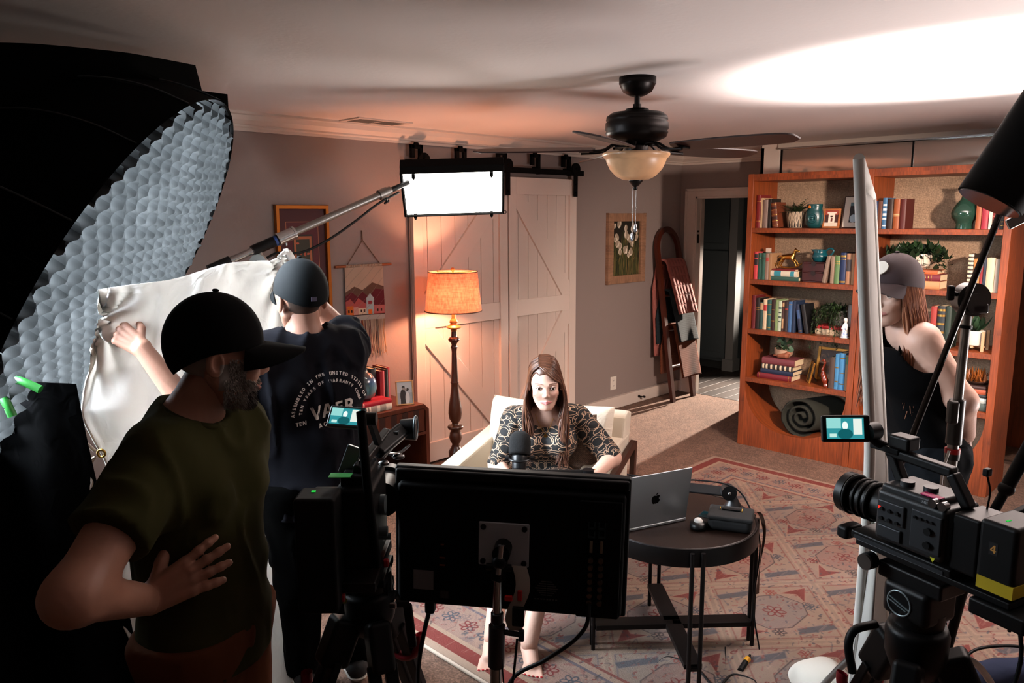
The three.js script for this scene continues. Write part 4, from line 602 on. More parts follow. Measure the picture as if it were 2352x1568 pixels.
wallFrame('maroon_print', 'tall maroon matted print in a thin gold frame behind the boom pole', 2.352, 2.718, 1.0, 1.906, 0.018, mat(0xa8621f, 0.35, { metalness: 0.7 }), canvasTex(256, 640, (c, w, h) => { c.fillStyle = '#3f0d14'; c.fillRect(0, 0, w, h); c.strokeStyle = '#b0744f'; c.lineWidth = 3; c.strokeRect(42, 62, w - 84, h - 124); c.fillStyle = '#4f1420'; c.fillRect(45, 65, w - 90, h - 130); c.fillStyle = '#2a2a22'; c.fillRect(74, 120, 108, 190); c.fillStyle = '#a4613c'; c.fillRect(80, 128, 96, 172); c.fillStyle = '#30352a'; c.fillRect(92, 142, 72, 144); c.fillStyle = '#b1573a'; for (let i = 0; i < 9; i++) { c.beginPath(); c.ellipse(100 + ((i * 37) % 56), 160 + ((i * 53) % 110), 9, 5, i, 0, 7); c.fill(); } }), 0.028, Z0 + 0.025);
wallFrame('tulip_painting', 'painting of white tulips in a pale carved wooden frame', 5.668, 6.246, 1.205, 1.856, 0.07, mat(0xc79a7c, 0.55, { map: rep(T.wood, 3, 3) }), canvasTex(256, 320, (c, w, h) => { seed(4); c.fillStyle = '#1d1a12'; c.fillRect(0, 0, w, h); for (let i = 0; i < 160; i++) { c.strokeStyle = ['#39401f', '#4f4f2a', '#23280f', '#6a5a34'][i % 4]; c.lineWidth = rr(2, 6); const x = rr(0, w); c.beginPath(); c.moveTo(x, h); c.quadraticCurveTo(x + rr(-20, 20), h * 0.7, x + rr(-30, 30), rr(60, 240)); c.stroke(); } for (let i = 0; i < 26; i++) { const x = rr(16, w - 16), y = 20 + 190 * Math.pow(rnd(), 1.1), s = rr(16, 28); for (let k = 0; k < 4; k++) { c.fillStyle = ['#cfc4b0', '#b5a893', '#ddd3c2', '#9d8f7c'][k]; c.beginPath(); c.ellipse(x + rr(-7, 7), y + rr(-5, 5), s * 0.42, s * 0.75, rr(-0.5, 0.5), 0, 7); c.fill(); } } }), 0.032);
// woven wall hanging
{ const g = group('wall_hanging', 'woven wall hanging of mountains and houses with long fringe', 'tapestry', v3(2.985, 1.51, Z0 + 0.04)), w = 0.312;
  part(g, 'dowel', rod([-0.225, 0, 0], [0.225, 0, 0], 0.009), mat(0x8a4a22, 0.6));
  part(g, 'cord', [rod([-0.13, 0.01, 0], [0, 0.17, -0.005], 0.003), rod([0.13, 0.01, 0], [0, 0.17, -0.005], 0.003), rod([0, 0.165, -0.005], [0, 0.235, -0.01], 0.004)], mat(0x5b4636, 0.9));
  const tex = canvasTex(256, 320, (c, W, H) => { c.fillStyle = '#b09a87'; c.fillRect(0, 0, W, H); c.fillStyle = '#5b4336'; c.beginPath(); c.moveTo(0, 150); c.lineTo(60, 118); c.lineTo(110, 140); c.lineTo(175, 96); c.lineTo(256, 122); c.lineTo(256, 320); c.lineTo(0, 320); c.fill(); c.fillStyle = '#571020'; c.beginPath(); c.moveTo(0, 172); c.lineTo(40, 150); c.lineTo(80, 180); c.lineTo(110, 150); c.lineTo(150, 185); c.lineTo(195, 135); c.lineTo(256, 142); c.lineTo(256, 320); c.lineTo(0, 320); c.fill(); c.fillStyle = '#a34d4b'; c.beginPath(); c.moveTo(0, 205); c.lineTo(30, 190); c.lineTo(56, 220); c.lineTo(84, 186); c.lineTo(140, 230); c.lineTo(256, 235); c.lineTo(256, 320); c.lineTo(0, 320); c.fill(); c.fillStyle = '#c9661f'; c.fillRect(4, 232, 44, 58); c.fillStyle = '#b98a80'; c.fillRect(48, 240, 34, 46); c.fillStyle = '#c9b79c'; c.fillRect(82, 248, 52, 38); c.fillStyle = '#9eb0b4'; c.fillRect(134, 190, 46, 96); c.beginPath(); c.moveTo(130, 192); c.lineTo(157, 160); c.lineTo(184, 192); c.fill(); c.fillStyle = '#8d2c30'; c.fillRect(146, 206, 22, 20); c.fillStyle = '#d1631f'; c.fillRect(146, 258, 24, 28); c.fillStyle = '#a9605e'; c.fillRect(182, 236, 74, 44); c.fillStyle = '#2c1714'; for (const x of [12, 30, 96, 116, 200, 226]) c.fillRect(x, 256, 10, 16); c.fillRect(0, 286, W, 5); c.fillStyle = '#a09d96'; c.fillRect(0, 291, W, 29); for (let i = 0; i < 5200; i++) { c.fillStyle = i % 2 ? 'rgba(0,0,0,.07)' : 'rgba(255,240,220,.07)'; c.fillRect((i * 37) % W, (i * 91) % H, 5, 2); } });
  part(g, 'weaving', slab((u, v) => [(u - 0.5) * w * (1 + 0.02 * Math.sin(v * 5)), -0.005 - (1 - v) * 0.365 - 0.01 * (0.5 - u) * -1, 0.006 + 0.004 * Math.sin(u * 9 + v * 4)], 14, 16, 0.006), mat(0xffffff, 0.95, { map: tex, bumpMap: rep(T.cloth, 4, 4), bumpScale: 0.002, side: THREE.DoubleSide }));
  part(g, 'knots', Array.from({ length: 26 }, (_, i) => ball(0.008, -0.14 + i * 0.0112, 0, 0.004, 0.8, 1.3, 1, 8)), mat(0xa3917f, 0.95)); seed(8);
  const cols = [0xa08d7b, 0x3a2a22, 0xa5692c, 0x8f7f70, 0x5e1a26, 0xb3a18e]; const F = cols.map(() => []);
  for (let i = 0; i < 84; i++) { const x = -w / 2 + (i / 83) * w, L = 0.2 + rr(0, 0.07); F[rnd() < 0.55 ? 0 : Math.floor(rr(0, 6))].push(tube([[x, -0.37, 0.006], [x + rr(-0.006, 0.006), -0.37 - L * 0.5, 0.008 + rr(-0.003, 0.006)], [x + rr(-0.012, 0.012), -0.37 - L, 0.008 + rr(0, 0.008)]], 0.0022, 6, 4)); }
  F.forEach((f, i) => { if (f.length) { const q = part(g, 'fringe', f, mat(cols[i], 0.95)); q.userData.kind = 'stuff'; } }); }

// ---------------------------------------------------------------- ceiling fan
{ const g = group('ceiling_fan', 'dark bronze ceiling fan with five brown blades and an alabaster bowl light', 'ceiling fan', at(0.566, 0, 3.57), FACE), br = mat(0x120c0a, 0.38, { metalness: 0.7 }), bw = mat(0x35150f, 0.4, { map: rep(T.wood, 3, 3) });
  part(g, 'canopy', lathe([[0, CEIL], [0.082, CEIL], [0.082, CEIL - 0.028], [0.078, CEIL - 0.034], [0.076, CEIL - 0.04], [0.064, CEIL - 0.062], [0.036, CEIL - 0.078], [0.022, CEIL - 0.082], [0, CEIL - 0.082]]), br);
  part(g, 'downrod', [rod([0, 2.27, 0], [0, CEIL - 0.07, 0], 0.013), cyl(0.019, 0.019, 0.03, 0, 2.31)], br);
  part(g, 'motor_housing', lathe([[0, 2.304], [0.05, 2.304], [0.055, 2.296], [0.075, 2.29], [0.115, 2.285], [0.135, 2.27], [0.138, 2.255], [0.133, 2.248], [0.14, 2.243], [0.142, 2.215], [0.135, 2.207], [0.14, 2.2], [0.132, 2.18], [0.1, 2.165], [0.06, 2.15], [0, 2.15]], 48), br);
  part(g, 'switch_housing', lathe([[0, 2.16], [0.045, 2.16], [0.05, 2.145], [0.054, 2.14], [0.056, 2.112], [0.05, 2.104], [0, 2.104]], 36), br);
  [-114, -42, 30, 102, 174].forEach((deg) => { const a = deg * D2R; // angle from right towards ahead
    const b = part(g, 'blade', (() => { const s = new THREE.Shape(); s.moveTo(0.2, -0.05); s.quadraticCurveTo(0.17, 0, 0.2, 0.05); s.bezierCurveTo(0.35, 0.072, 0.55, 0.076, 0.7, 0.055); s.lineTo(0.74, 0.02); s.lineTo(0.735, -0.03); s.quadraticCurveTo(0.72, -0.062, 0.66, -0.064); s.bezierCurveTo(0.5, -0.076, 0.35, -0.07, 0.2, -0.05); const e = extr(s, 0.005, 0.001); e.rotateX(-PI / 2); e.rotateX(-0.2); e.rotateY(a); e.translate(0, 2.128, 0); return e; })(), bw);
    const arm = part(g, 'blade_iron', (() => { const e = merge([tube([[0.05, 2.15, -0.012], [0.1, 2.15, -0.02], [0.15, 2.124, -0.03], [0.25, 2.122, -0.034]], 0.006, 16, 6), tube([[0.05, 2.15, 0.012], [0.1, 2.15, 0.02], [0.15, 2.122, 0.03], [0.25, 2.114, 0.03]], 0.006, 16, 6), bx(0.05, 0.008, 0.05, 0.235, 2.12, 0, 0.003)]); e.rotateY(a); return e; })(), br); });
  const alab = dataTex(256, 128, (u, v) => { const k = 0.8 + 0.35 * (fbm(u * 8, v * 5, 4, 8, 5) - 0.5); return [k, k * 0.93, k * 0.82]; });
  part(g, 'glass_bowl', lathe([[0.148, 2.112], [0.153, 2.106], [0.15, 2.098], [0.141, 2.088], [0.136, 2.082], [0.133, 2.072], [0.118, 2.04], [0.09, 2.01], [0.06, 1.994], [0.03, 1.99], [0.03, 1.994], [0.058, 1.998], [0.086, 2.014], [0.114, 2.044], [0.129, 2.076], [0.144, 2.1], [0.148, 2.112]], 56), mat(0xe6c0a2, 0.35, { map: alab }));
  part(g, 'finial', lathe([[0, 1.998], [0.034, 1.996], [0.032, 1.986], [0.018, 1.97], [0.008, 1.962], [0.011, 1.956], [0.007, 1.948], [0, 1.946]], 24), br);
  for (const [x, z, L] of [[-0.012, 0.004, 0.2], [0.004, -0.004, 0.16]]) { const c = part(g, 'pull_chain', [rod([x, 1.955, z], [x, 1.955 - L, z], 0.0012, 0.0012, 6), ball(0.004, x, 1.955 - L * 0.55, z, 1, 1, 1, 8)], steel); part(c, 'pull_knob', lathe([[0, 0], [0.007, 0.004], [0.009, 0.018], [0.006, 0.036], [0.002, 0.042], [0, 0.042]], 12).translate(x, 1.955 - L - 0.04, z), mat(0x8a8d92, 0.25, { metalness: 0.8 })); } }

// ---------------------------------------------------------------- blanket ladder
{ const lx = 6.6, g = group('blanket_ladder', 'arched brown wooden blanket ladder leaning in the corner', 'ladder', v3(lx, 0, -4.15)), w = mat(0x5c2410, 0.4, { map: rep(T.wood, 3, 3) }), W = 0.185, H = 1.71;
  const lean = (p) => { const L = p[1]; return [p[0], L * 0.988, p[2] - L * 0.152]; };
  const P = []; for (let i = 0; i <= 10; i++) P.push(lean([-W, i * 0.152, 0])); for (let i = 1; i < 12; i++) { const a = PI - i * PI / 12; P.push(lean([Math.cos(a) * W, 1.52 + Math.sin(a) * 0.2, 0])); } for (let i = 10; i >= 0; i--) P.push(lean([W, i * 0.152, 0]));
  const sh = new THREE.Shape([[-0.026, -0.018], [0.026, -0.018], [0.026, 0.018], [-0.026, 0.018]].map((p) => new THREE.Vector2(...p))); part(g, 'bent_frame', metreUV(new THREE.ExtrudeGeometry(sh, { steps: 120, extrudePath: curve(P), bevelEnabled: false })), w);
  for (const y of [0.35, 0.72, 1.06, 1.36]) { const a = lean([-W, y, 0]), b = lean([W, y, 0]); part(g, 'rung', rod(a, b, 0.014), w); }
  // each blanket hangs over its rung: a front fall resting on the ladder's slope, a back fall against the wall
  const drape = (name, label, color, yTop, front, back, xa, xb, thick, amp, bumpT, bs, opt = {}) => single(name, label, 'blanket', slab((u, v) => {
    const tot = front + back + 0.09, s = (1 - v) * tot, zr = -yTop * 0.152, yr = yTop * 0.988; let y, z, x = lerp(xa, xb, u);
    if (s < front) { const q = front - s; y = yr + 0.02 - q; z = zr + 0.05 + q * (opt.flare ?? 0.2) + amp * Math.sin(u * (opt.k ?? 7) + q * 4) * q * 1.6; x += q * (opt.drift ?? 0.08); }
    else if (s < front + 0.09) { const a = (s - front) / 0.09 * PI; y = yr + 0.02 + Math.sin(a) * 0.03; z = zr + Math.cos(a) * 0.05; }
    else { const q = s - front - 0.09; y = yr + 0.02 - q; z = Math.max(zr - 0.05 + q * 0.06, -0.262); x -= Math.min(q * 0.35, 0.085); }
    return [lx + x + noise3(u * 4, v * 6, 2) * 0.008, y, -4.15 + z]; }, 26, 64, thick), mat(color, 0.97, { bumpMap: bumpT, bumpScale: bs, side: THREE.DoubleSide }));
  const quilt = dataTex(256, 256, (u, v) => { const a = Math.pow(Math.abs(Math.sin(u * PI * 6)), 0.6) * Math.pow(Math.abs(Math.sin(v * PI * 16)), 0.6), k = 0.25 + 0.7 * a + 0.08 * (fbm(u * 40, v * 40, 2, 40) - 0.5); return [k, k, k]; }, false);
  const knit = dataTex(256, 256, (u, v) => { const k = 0.5 + 0.4 * Math.sin((u + v) * PI * 60) * Math.sin((u - v) * PI * 60); return [k, k, k]; }, false);
  drape('pink_blanket', 'dusty pink quilted plush blanket hanging over the ladder', 0x9a5a53, 1.36, 0.5, 0.92, -0.135, 0.19, 0.018, 0.008, quilt, 0.02, { flare: 0.24, drift: 0.12 });
  drape('navy_blanket', 'dark navy woven blanket with a pale woven patch, on the middle rung', 0x0d2027, 1.06, 0.48, 0.5, -0.13, 0.2, 0.016, 0.008, knit, 0.004, { flare: 0.2, drift: 0.1 });
  drape('rust_blanket', 'rust brown knitted blanket hanging lowest on the ladder', 0x5f2d14, 0.72, 0.5, 0.46, -0.12, 0.21, 0.016, 0.006, knit, 0.006, { flare: 0.19, drift: 0.06 }); }
// ---------------------------------------------------------------- armchair
const linenM = mat(0xcfc2ae, 0.92, { bumpMap: rep(T.cloth, 10, 10), bumpScale: 0.0012 }), linenSoft = mat(0xd6cbb9, 0.95, { bumpMap: rep(T.crease, 1.5, 1.5), bumpScale: 0.008 });
const chairPos = at(0.1, 0.005, 3.84), chairTurn = FACE - 25 * D2R;
function cushion(w, h, d, puff = 0.5) { // pillow: w along x, h along y, d thickness along z
  const f = (sgn) => sheet((u, v) => { const x = (u - 0.5) * w, y = (v - 0.5) * h, e = Math.pow(Math.max(0, 1 - Math.pow(Math.abs(2 * u - 1), 2.6)), 0.5) * Math.pow(Math.max(0, 1 - Math.pow(Math.abs(2 * v - 1), 2.6)), 0.5); const k = 1 - 0.05 * (1 - Math.abs(2 * v - 1)) , kk = 1 - 0.05 * (1 - Math.abs(2 * u - 1)); return [x * k, y * kk, sgn * (d / 2 * Math.pow(e, puff) + 0.006 * noise3(u * 5, v * 5, sgn) * e)]; }, 22, 22);
  const a = f(1), b = f(-1), ix = b.index.array; for (let i = 0; i < ix.length; i += 3) { const t = ix[i]; ix[i] = ix[i + 1]; ix[i + 1] = t; } b.computeVertexNormals(); return merge([a, b]);
}
{ const g = group('armchair', 'cream upholstered armchair with a wooden frame, the woman sitting in it', 'armchair', chairPos, chairTurn), wd = mat(0x4a2312, 0.4, { map: rep(T.wood, 3, 3) });
  const W = 0.78, Dp = 0.72;   // x across, +z front
  part(g, 'seat_base', bc(-W / 2 + 0.06, 0.2, -Dp / 2 + 0.05, W / 2 - 0.06, 0.31, Dp / 2 - 0.02, 0.02), linenM);
  part(g, 'seat_cushion', bc(-W / 2 + 0.095, 0.3, -Dp / 2 + 0.12, W / 2 - 0.095, 0.43, Dp / 2, 0.045), linenM);
  for (const s of [-1, 1]) { const arm = extr([[-Dp / 2, 0.16], [Dp / 2 - 0.03, 0.16], [Dp / 2 - 0.01, 0.545], [Dp / 2 - 0.05, 0.565], [-Dp / 2 + 0.06, 0.645], [-Dp / 2 - 0.05, 0.65]], 0.075, 0.012); arm.rotateY(-PI / 2); arm.translate(s * (W / 2 - 0.045) + 0.0375, 0, 0); part(g, 'arm', arm, linenM); }
  const back = extr([[-Dp / 2 + 0.08, 0.16], [-Dp / 2 + 0.04, 0.2], [-Dp / 2 - 0.1, 0.76], [-Dp / 2 - 0.05, 0.775], [-Dp / 2 + 0.0, 0.75], [-Dp / 2 + 0.16, 0.2]], W - 0.02, 0.012); back.rotateY(-PI / 2); back.translate(W / 2 - 0.01, 0, 0); part(g, 'back', back, linenM);
  for (const x of [-0.175, 0.175]) part(g, 'back_cushion', move(cushion(0.36, 0.42, 0.2, 0.6), x, 0.63, -Dp / 2 + 0.13, 0, -0.25), linenSoft);
  for (const s of [-1, 1]) { part(g, 'side_rail', bar([s * (W / 2 + 0.025), 0.43, Dp / 2 - 0.02], [s * (W / 2 + 0.025), 0.6, -Dp / 2 - 0.07], 0.028, 0.05, 0, 0.004), wd); part(g, 'front_leg', bar([s * (W / 2 + 0.025), 0.01, Dp / 2 - 0.02], [s * (W / 2 + 0.025), 0.46, Dp / 2 - 0.04], 0.028, 0.045, 0, 0.004), wd); part(g, 'rear_leg', bar([s * (W / 2 + 0.025), 0.01, -Dp / 2 - 0.02], [s * (W / 2 + 0.025), 0.61, -Dp / 2 - 0.09], 0.028, 0.045, 0, 0.004), wd); part(g, 'bottom_rail', bar([s * (W / 2 + 0.005), 0.2, Dp / 2 - 0.03], [s * (W / 2 + 0.005), 0.2, -Dp / 2 - 0.03], 0.028, 0.04, 0, 0.004), wd); } }
{ const c = single('throw_pillow', 'taupe woven square pillow tucked beside the seated woman', 'pillow', cushion(0.4, 0.4, 0.13, 0.55), mat(0x8d7568, 0.95, { map: rep(T.weave, 1.2), bumpMap: rep(T.weave, 1.2), bumpScale: 0.004 }), chairPos.clone().add(v3(0.16, 0.63, -0.0).applyAxisAngle(v3(0, 1, 0), chairTurn))); c.rotation.set(-0.2, chairTurn, 0.12, 'YXZ'); }

// ---------------------------------------------------------------- round side table
const tableC = at(0.675, 0, 3.04);
{ const g = group('side_table', 'round dark wood and iron side table with paired rod legs', 'table', tableC, FACE), dw = mat(0x2b1a13, 0.38, { map: rep(T.wood, 2.5, 2.5), bumpMap: rep(T.wood, 2.5, 2.5), bumpScale: 0.0006 }), iron = mat(0x191514, 0.45, { metalness: 0.7 });
  part(g, 'tabletop', metreUV(lathe([[0, 0.6], [0.315, 0.6], [0.322, 0.597], [0.322, 0.582], [0, 0.582]], 72)), dw);
  part(g, 'rim_band', lathe([[0.322, 0.599], [0.332, 0.599], [0.333, 0.53], [0.322, 0.53], [0.322, 0.599]], 72), iron);
  for (let k = 0; k < 4; k++) { const a = k * PI / 2 + 0.04, ox = Math.sin(a), oz = Math.cos(a); for (const s of [-1, 1]) { const x = ox * 0.34 + oz * s * 0.021, z = oz * 0.34 - ox * s * 0.021; part(g, 'leg', rod([x, 0.002, z], [x, 0.59, z], 0.0085, 0.0085, 14), iron); } part(g, 'leg_clip', bx(0.05, 0.012, 0.02, 0, 0, 0).applyMatrix4(new THREE.Matrix4().makeRotationY(a)).translate(ox * 0.335, 0.12, oz * 0.335), iron); }
  for (const a of [0.04, PI / 2 + 0.04]) part(g, 'stretcher', bar([Math.sin(a) * 0.33, 0.125, Math.cos(a) * 0.33], [-Math.sin(a) * 0.33, 0.125, -Math.cos(a) * 0.33], 0.07, 0.022, a, 0.002), iron); }
// laptop, seen from behind
{ const A = at(0.43, 0.601, 2.905), g = group('laptop', 'silver laptop with a dark logo on its open lid, on the side table', 'laptop', at(0.555, 0.601, 2.93), FACE + 25 * D2R); const al = mat(0x9ea3a6, 0.38, { metalness: 0.75 }), w = 0.33, h = 0.225, lean = 0.15;
  part(g, 'base', bc(-w / 2, 0, -h + 0.01, w / 2, 0.012, 0.01, 0.004), al);
  part(g, 'keyboard', bc(-w / 2 + 0.03, 0.0122, -0.12, w / 2 - 0.03, 0.0135, -0.02), blackPlastic);
  const lid = bx(w, h, 0.006, 0, h / 2, 0, 0.003); lid.rotateX(lean); lid.translate(0, 0.013, 0.006); part(g, 'lid', lid, al);
  const scr = bx(w - 0.012, h - 0.012, 0.001, 0, h / 2, -0.0036); scr.rotateX(lean); scr.translate(0, 0.013, 0.006); part(g, 'screen', scr, mat(0x0a0a0c, 0.15));
  const lg = new THREE.Shape(); lg.moveTo(0, -0.021); lg.bezierCurveTo(0.004, -0.021, 0.005, -0.019, 0.008, -0.02); lg.bezierCurveTo(0.014, -0.022, 0.02, -0.009, 0.02, -0.005); lg.bezierCurveTo(0.013, -0.003, 0.013, 0.007, 0.019, 0.01); lg.bezierCurveTo(0.015, 0.018, 0.007, 0.0165, 0.001, 0.0135); lg.bezierCurveTo(-0.007, 0.0175, -0.019, 0.016, -0.02, 0.001); lg.bezierCurveTo(-0.02, -0.01, -0.012, -0.023, -0.007, -0.021); lg.bezierCurveTo(-0.004, -0.0195, -0.003, -0.02, 0, -0.021);
  const lf = new THREE.Shape(); lf.moveTo(0, 0.0165); lf.quadraticCurveTo(0, 0.026, 0.008, 0.0275); lf.quadraticCurveTo(0.0085, 0.019, 0, 0.0165);
  const L = merge([new THREE.ExtrudeGeometry(lg, { depth: 0.0004, bevelEnabled: false, curveSegments: 10 }), new THREE.ExtrudeGeometry(lf, { depth: 0.0004, bevelEnabled: false })]); L.translate(0, h / 2, 0.0031); L.rotateX(lean); L.translate(0, 0.013, 0.006); part(g, 'lid_emblem', L, mat(0x0c0c0d, 0.25, { metalness: 0.6 }), 'dark fruit-shaped emblem'); }
// low microphone arm on the table and the microphone in front of the woman
{ const g = group('microphone_boom', 'low black microphone boom arm on a cone base on the side table', 'microphone stand', at(0.93, 0.601, 3.1)), b = mat(0x0d0d0f, 0.4);
  const P = (r, y, d) => at(r, y, d).sub(g.position);
  part(g, 'cone_base', [lathe([[0, 0], [0.042, 0], [0.044, 0.008], [0.038, 0.016], [0.014, 0.062], [0.012, 0.066], [0, 0.066]], 32)], b); part(g, 'base_ring', tor(0.043, 0.002, 0, 0.008, 0, 'y'), mat(0x4a6a78, 0.3), 'pale blue ring');
  part(g, 'pivot', [cyl(0.032, 0.032, 0.04, 0, 0, 0, 'z').applyMatrix4(new THREE.Matrix4().makeRotationY(FACE)).translate(...P(0.905, 0.685, 3.09).toArray()), rod(P(0.93, 0.66, 3.1), P(0.915, 0.68, 3.095), 0.012)], b);
  part(g, 'pivot_cap', ball(0.008, ...P(0.905, 0.685, 3.068).toArray(), 1, 1, 1, 10), chrome);
  part(g, 'lower_arm', bar(P(0.89, 0.683, 3.1), P(0.33, 0.69, 3.28), 0.014, 0.044, 1.27, 0.004), b); part(g, 'upper_arm', bar(P(0.34, 0.7, 3.28), P(0.035, 0.715, 3.24), 0.014, 0.04, 1.3, 0.004), b);
  part(g, 'elbow', cyl(0.026, 0.026, 0.05, ...P(0.335, 0.697, 3.28).toArray()), b);
  part(g, 'cable', tube([P(0.5, 0.715, 3.23), P(0.65, 0.712, 3.17), P(0.78, 0.726, 3.12), P(0.9, 0.722, 3.07), P(0.95, 0.69, 3.06), P(0.99, 0.61, 3.02), P(1.018, 0.5, 3.0), P(1.012, 0.2, 3.02), P(1.04, 0.012, 3.0)], 0.0035, 80, 6), blackPlastic); }
{ const g = group('microphone', 'black broadcast microphone with a foam windscreen in front of the woman', 'microphone', at(0.03, 0.715, 3.2), FACE), b = mat(0x0c0c0e, 0.4);
  const up = (q) => { q.rotateX(-0.5); q.rotateZ(-0.05); q.translate(0, 0.1, 0.0); return q; };
  part(g, 'foam_windscreen', up(lathe([[0, 0.105], [0.025, 0.102], [0.042, 0.086], [0.048, 0.06], [0.048, 0.01], [0.044, 0], [0, 0]], 36)), mat(0x09090a, 1, { bumpMap: rep(T.plaster, 4, 4), bumpScale: 0.002 }));
  part(g, 'body', up(lathe([[0, 0.004], [0.032, 0.004], [0.034, -0.012], [0.03, -0.06], [0.022, -0.068], [0, -0.068]], 32)), b); part(g, 'yoke', [tor(0.045, 0.005, 0, 0.085, 0, 'y', 28, PI).rotateX(0), rod([-0.05, 0.085, 0], [0.05, 0.085, 0], 0.007), cyl(0.014, 0.014, 0.018, -0.055, 0.085, 0, 'x'), cyl(0.014, 0.014, 0.018, 0.055, 0.085, 0, 'x')], b);
  part(g, 'mount_stem', [rod([0, 0, 0.01], [0, 0.045, 0.03], 0.01, 0.016), rod([0, -0.02, 0], [0, 0.005, 0.01], 0.006)], steel, 'silver cable connector and stem'); }
// light meter, pouch, strap
{ const g = group('light_meter', 'black handheld light meter with a white dome on the side table', 'light meter', at(0.775, 0.601, 2.96), FACE - 0.6), b = mat(0x0c0d0f, 0.4);
  part(g, 'body', bc(-0.034, 0, -0.075, 0.034, 0.026, 0.05, 0.008), b); part(g, 'head', lathe([[0, 0], [0.03, 0], [0.033, 0.01], [0.03, 0.028], [0, 0.03]], 28).translate(0, 0.002, 0.068), b); part(g, 'dome', ball(0.018, 0, 0.03, 0.068, 1, 0.9, 1), mat(0xe3e0da, 0.5), 'white dome'); part(g, 'display', bc(-0.024, 0.0262, -0.06, 0.024, 0.0272, 0.005), mat(0x0a2328, 0.12)); }
{ const g = group('camera_pouch', 'black padded pouch with a buckled flap at the edge of the side table', 'pouch', at(0.87, 0.601, 2.92), FACE - 0.35), b = mat(0x0b0b0c, 0.85, { bumpMap: rep(T.cloth, 6, 6), bumpScale: 0.001 });
  part(g, 'body', bc(-0.085, 0, -0.065, 0.085, 0.06, 0.065, 0.025), b); part(g, 'flap', bc(-0.087, 0.045, -0.067, 0.087, 0.064, 0.067, 0.009), b); part(g, 'handle', [bc(-0.035, 0.066, -0.022, 0.035, 0.071, -0.006, 0.002)], blackPlastic); for (const x of [-0.042, 0.042]) part(g, 'buckle', tor(0.007, 0.002, x, 0.067, -0.014, 'x', 12), gold, 'small brass ring'); }
single('hanging_strap', 'brown webbing strap hanging off the right edge of the side table', 'strap', slab((u, v) => { const p = curve([at(0.95, 0.655, 2.93), at(1.0, 0.64, 2.97), at(1.028, 0.56, 2.98), at(1.018, 0.42, 2.98), at(1.014, 0.28, 2.985)]).getPoint(v), a = 0.4 + v * 3; return [p.x + (u - 0.5) * 0.018 * Math.cos(a), p.y, p.z + (u - 0.5) * 0.018 * Math.sin(a)]; }, 2, 50, 0.0015), mat(0x4a3022, 0.7, { side: THREE.DoubleSide }));
single('audio_cable', 'black cable looped on the rug under the side table', 'cable', tube([at(0.9, 0.018, 3.02), at(0.85, 0.016, 2.85), at(0.8, 0.016, 2.78), at(0.72, 0.016, 2.72), at(0.62, 0.016, 2.76), at(0.57, 0.016, 2.86), at(0.64, 0.018, 2.95), at(0.74, 0.022, 2.86), at(0.78, 0.024, 2.74), at(0.84, 0.022, 2.7), at(0.93, 0.018, 2.72), at(0.95, 0.018, 2.78), at(0.88, 0.022, 2.82), at(0.82, 0.024, 2.76), at(0.76, 0.02, 2.66)], 0.005, 140, 6), blackPlastic);
{ const g = group('cable_connector', 'black audio connector with a yellow band beside the right table legs', 'connector', at(0.95, 0.022, 2.9), FACE + 0.5); part(g, 'barrel', rod([-0.06, 0, 0.03], [0.0, 0.003, 0], 0.012, 0.012), blackPlastic); part(g, 'yellow_band', rod([0.0, 0.003, 0], [0.025, 0.004, -0.012], 0.0125, 0.0125), mat(0xc58a12, 0.5), 'yellow tape band'); part(g, 'tail', rod([0.025, 0.004, -0.012], [0.05, 0.006, -0.025], 0.006, 0.005), blackPlastic); }
// ---------------------------------------------------------------- studio gear
// a group standing at (r, d) whose own axes run right / up / towards the viewer; loc() takes (right, up, ahead)
function gear(name, label, cat, r, d, y = 0, turn = 0) { const g = group(name, label, cat, at(r, y, d), FACE + turn); g.loc = (a, b, c) => [a - r, b - y, d - c]; return g; }

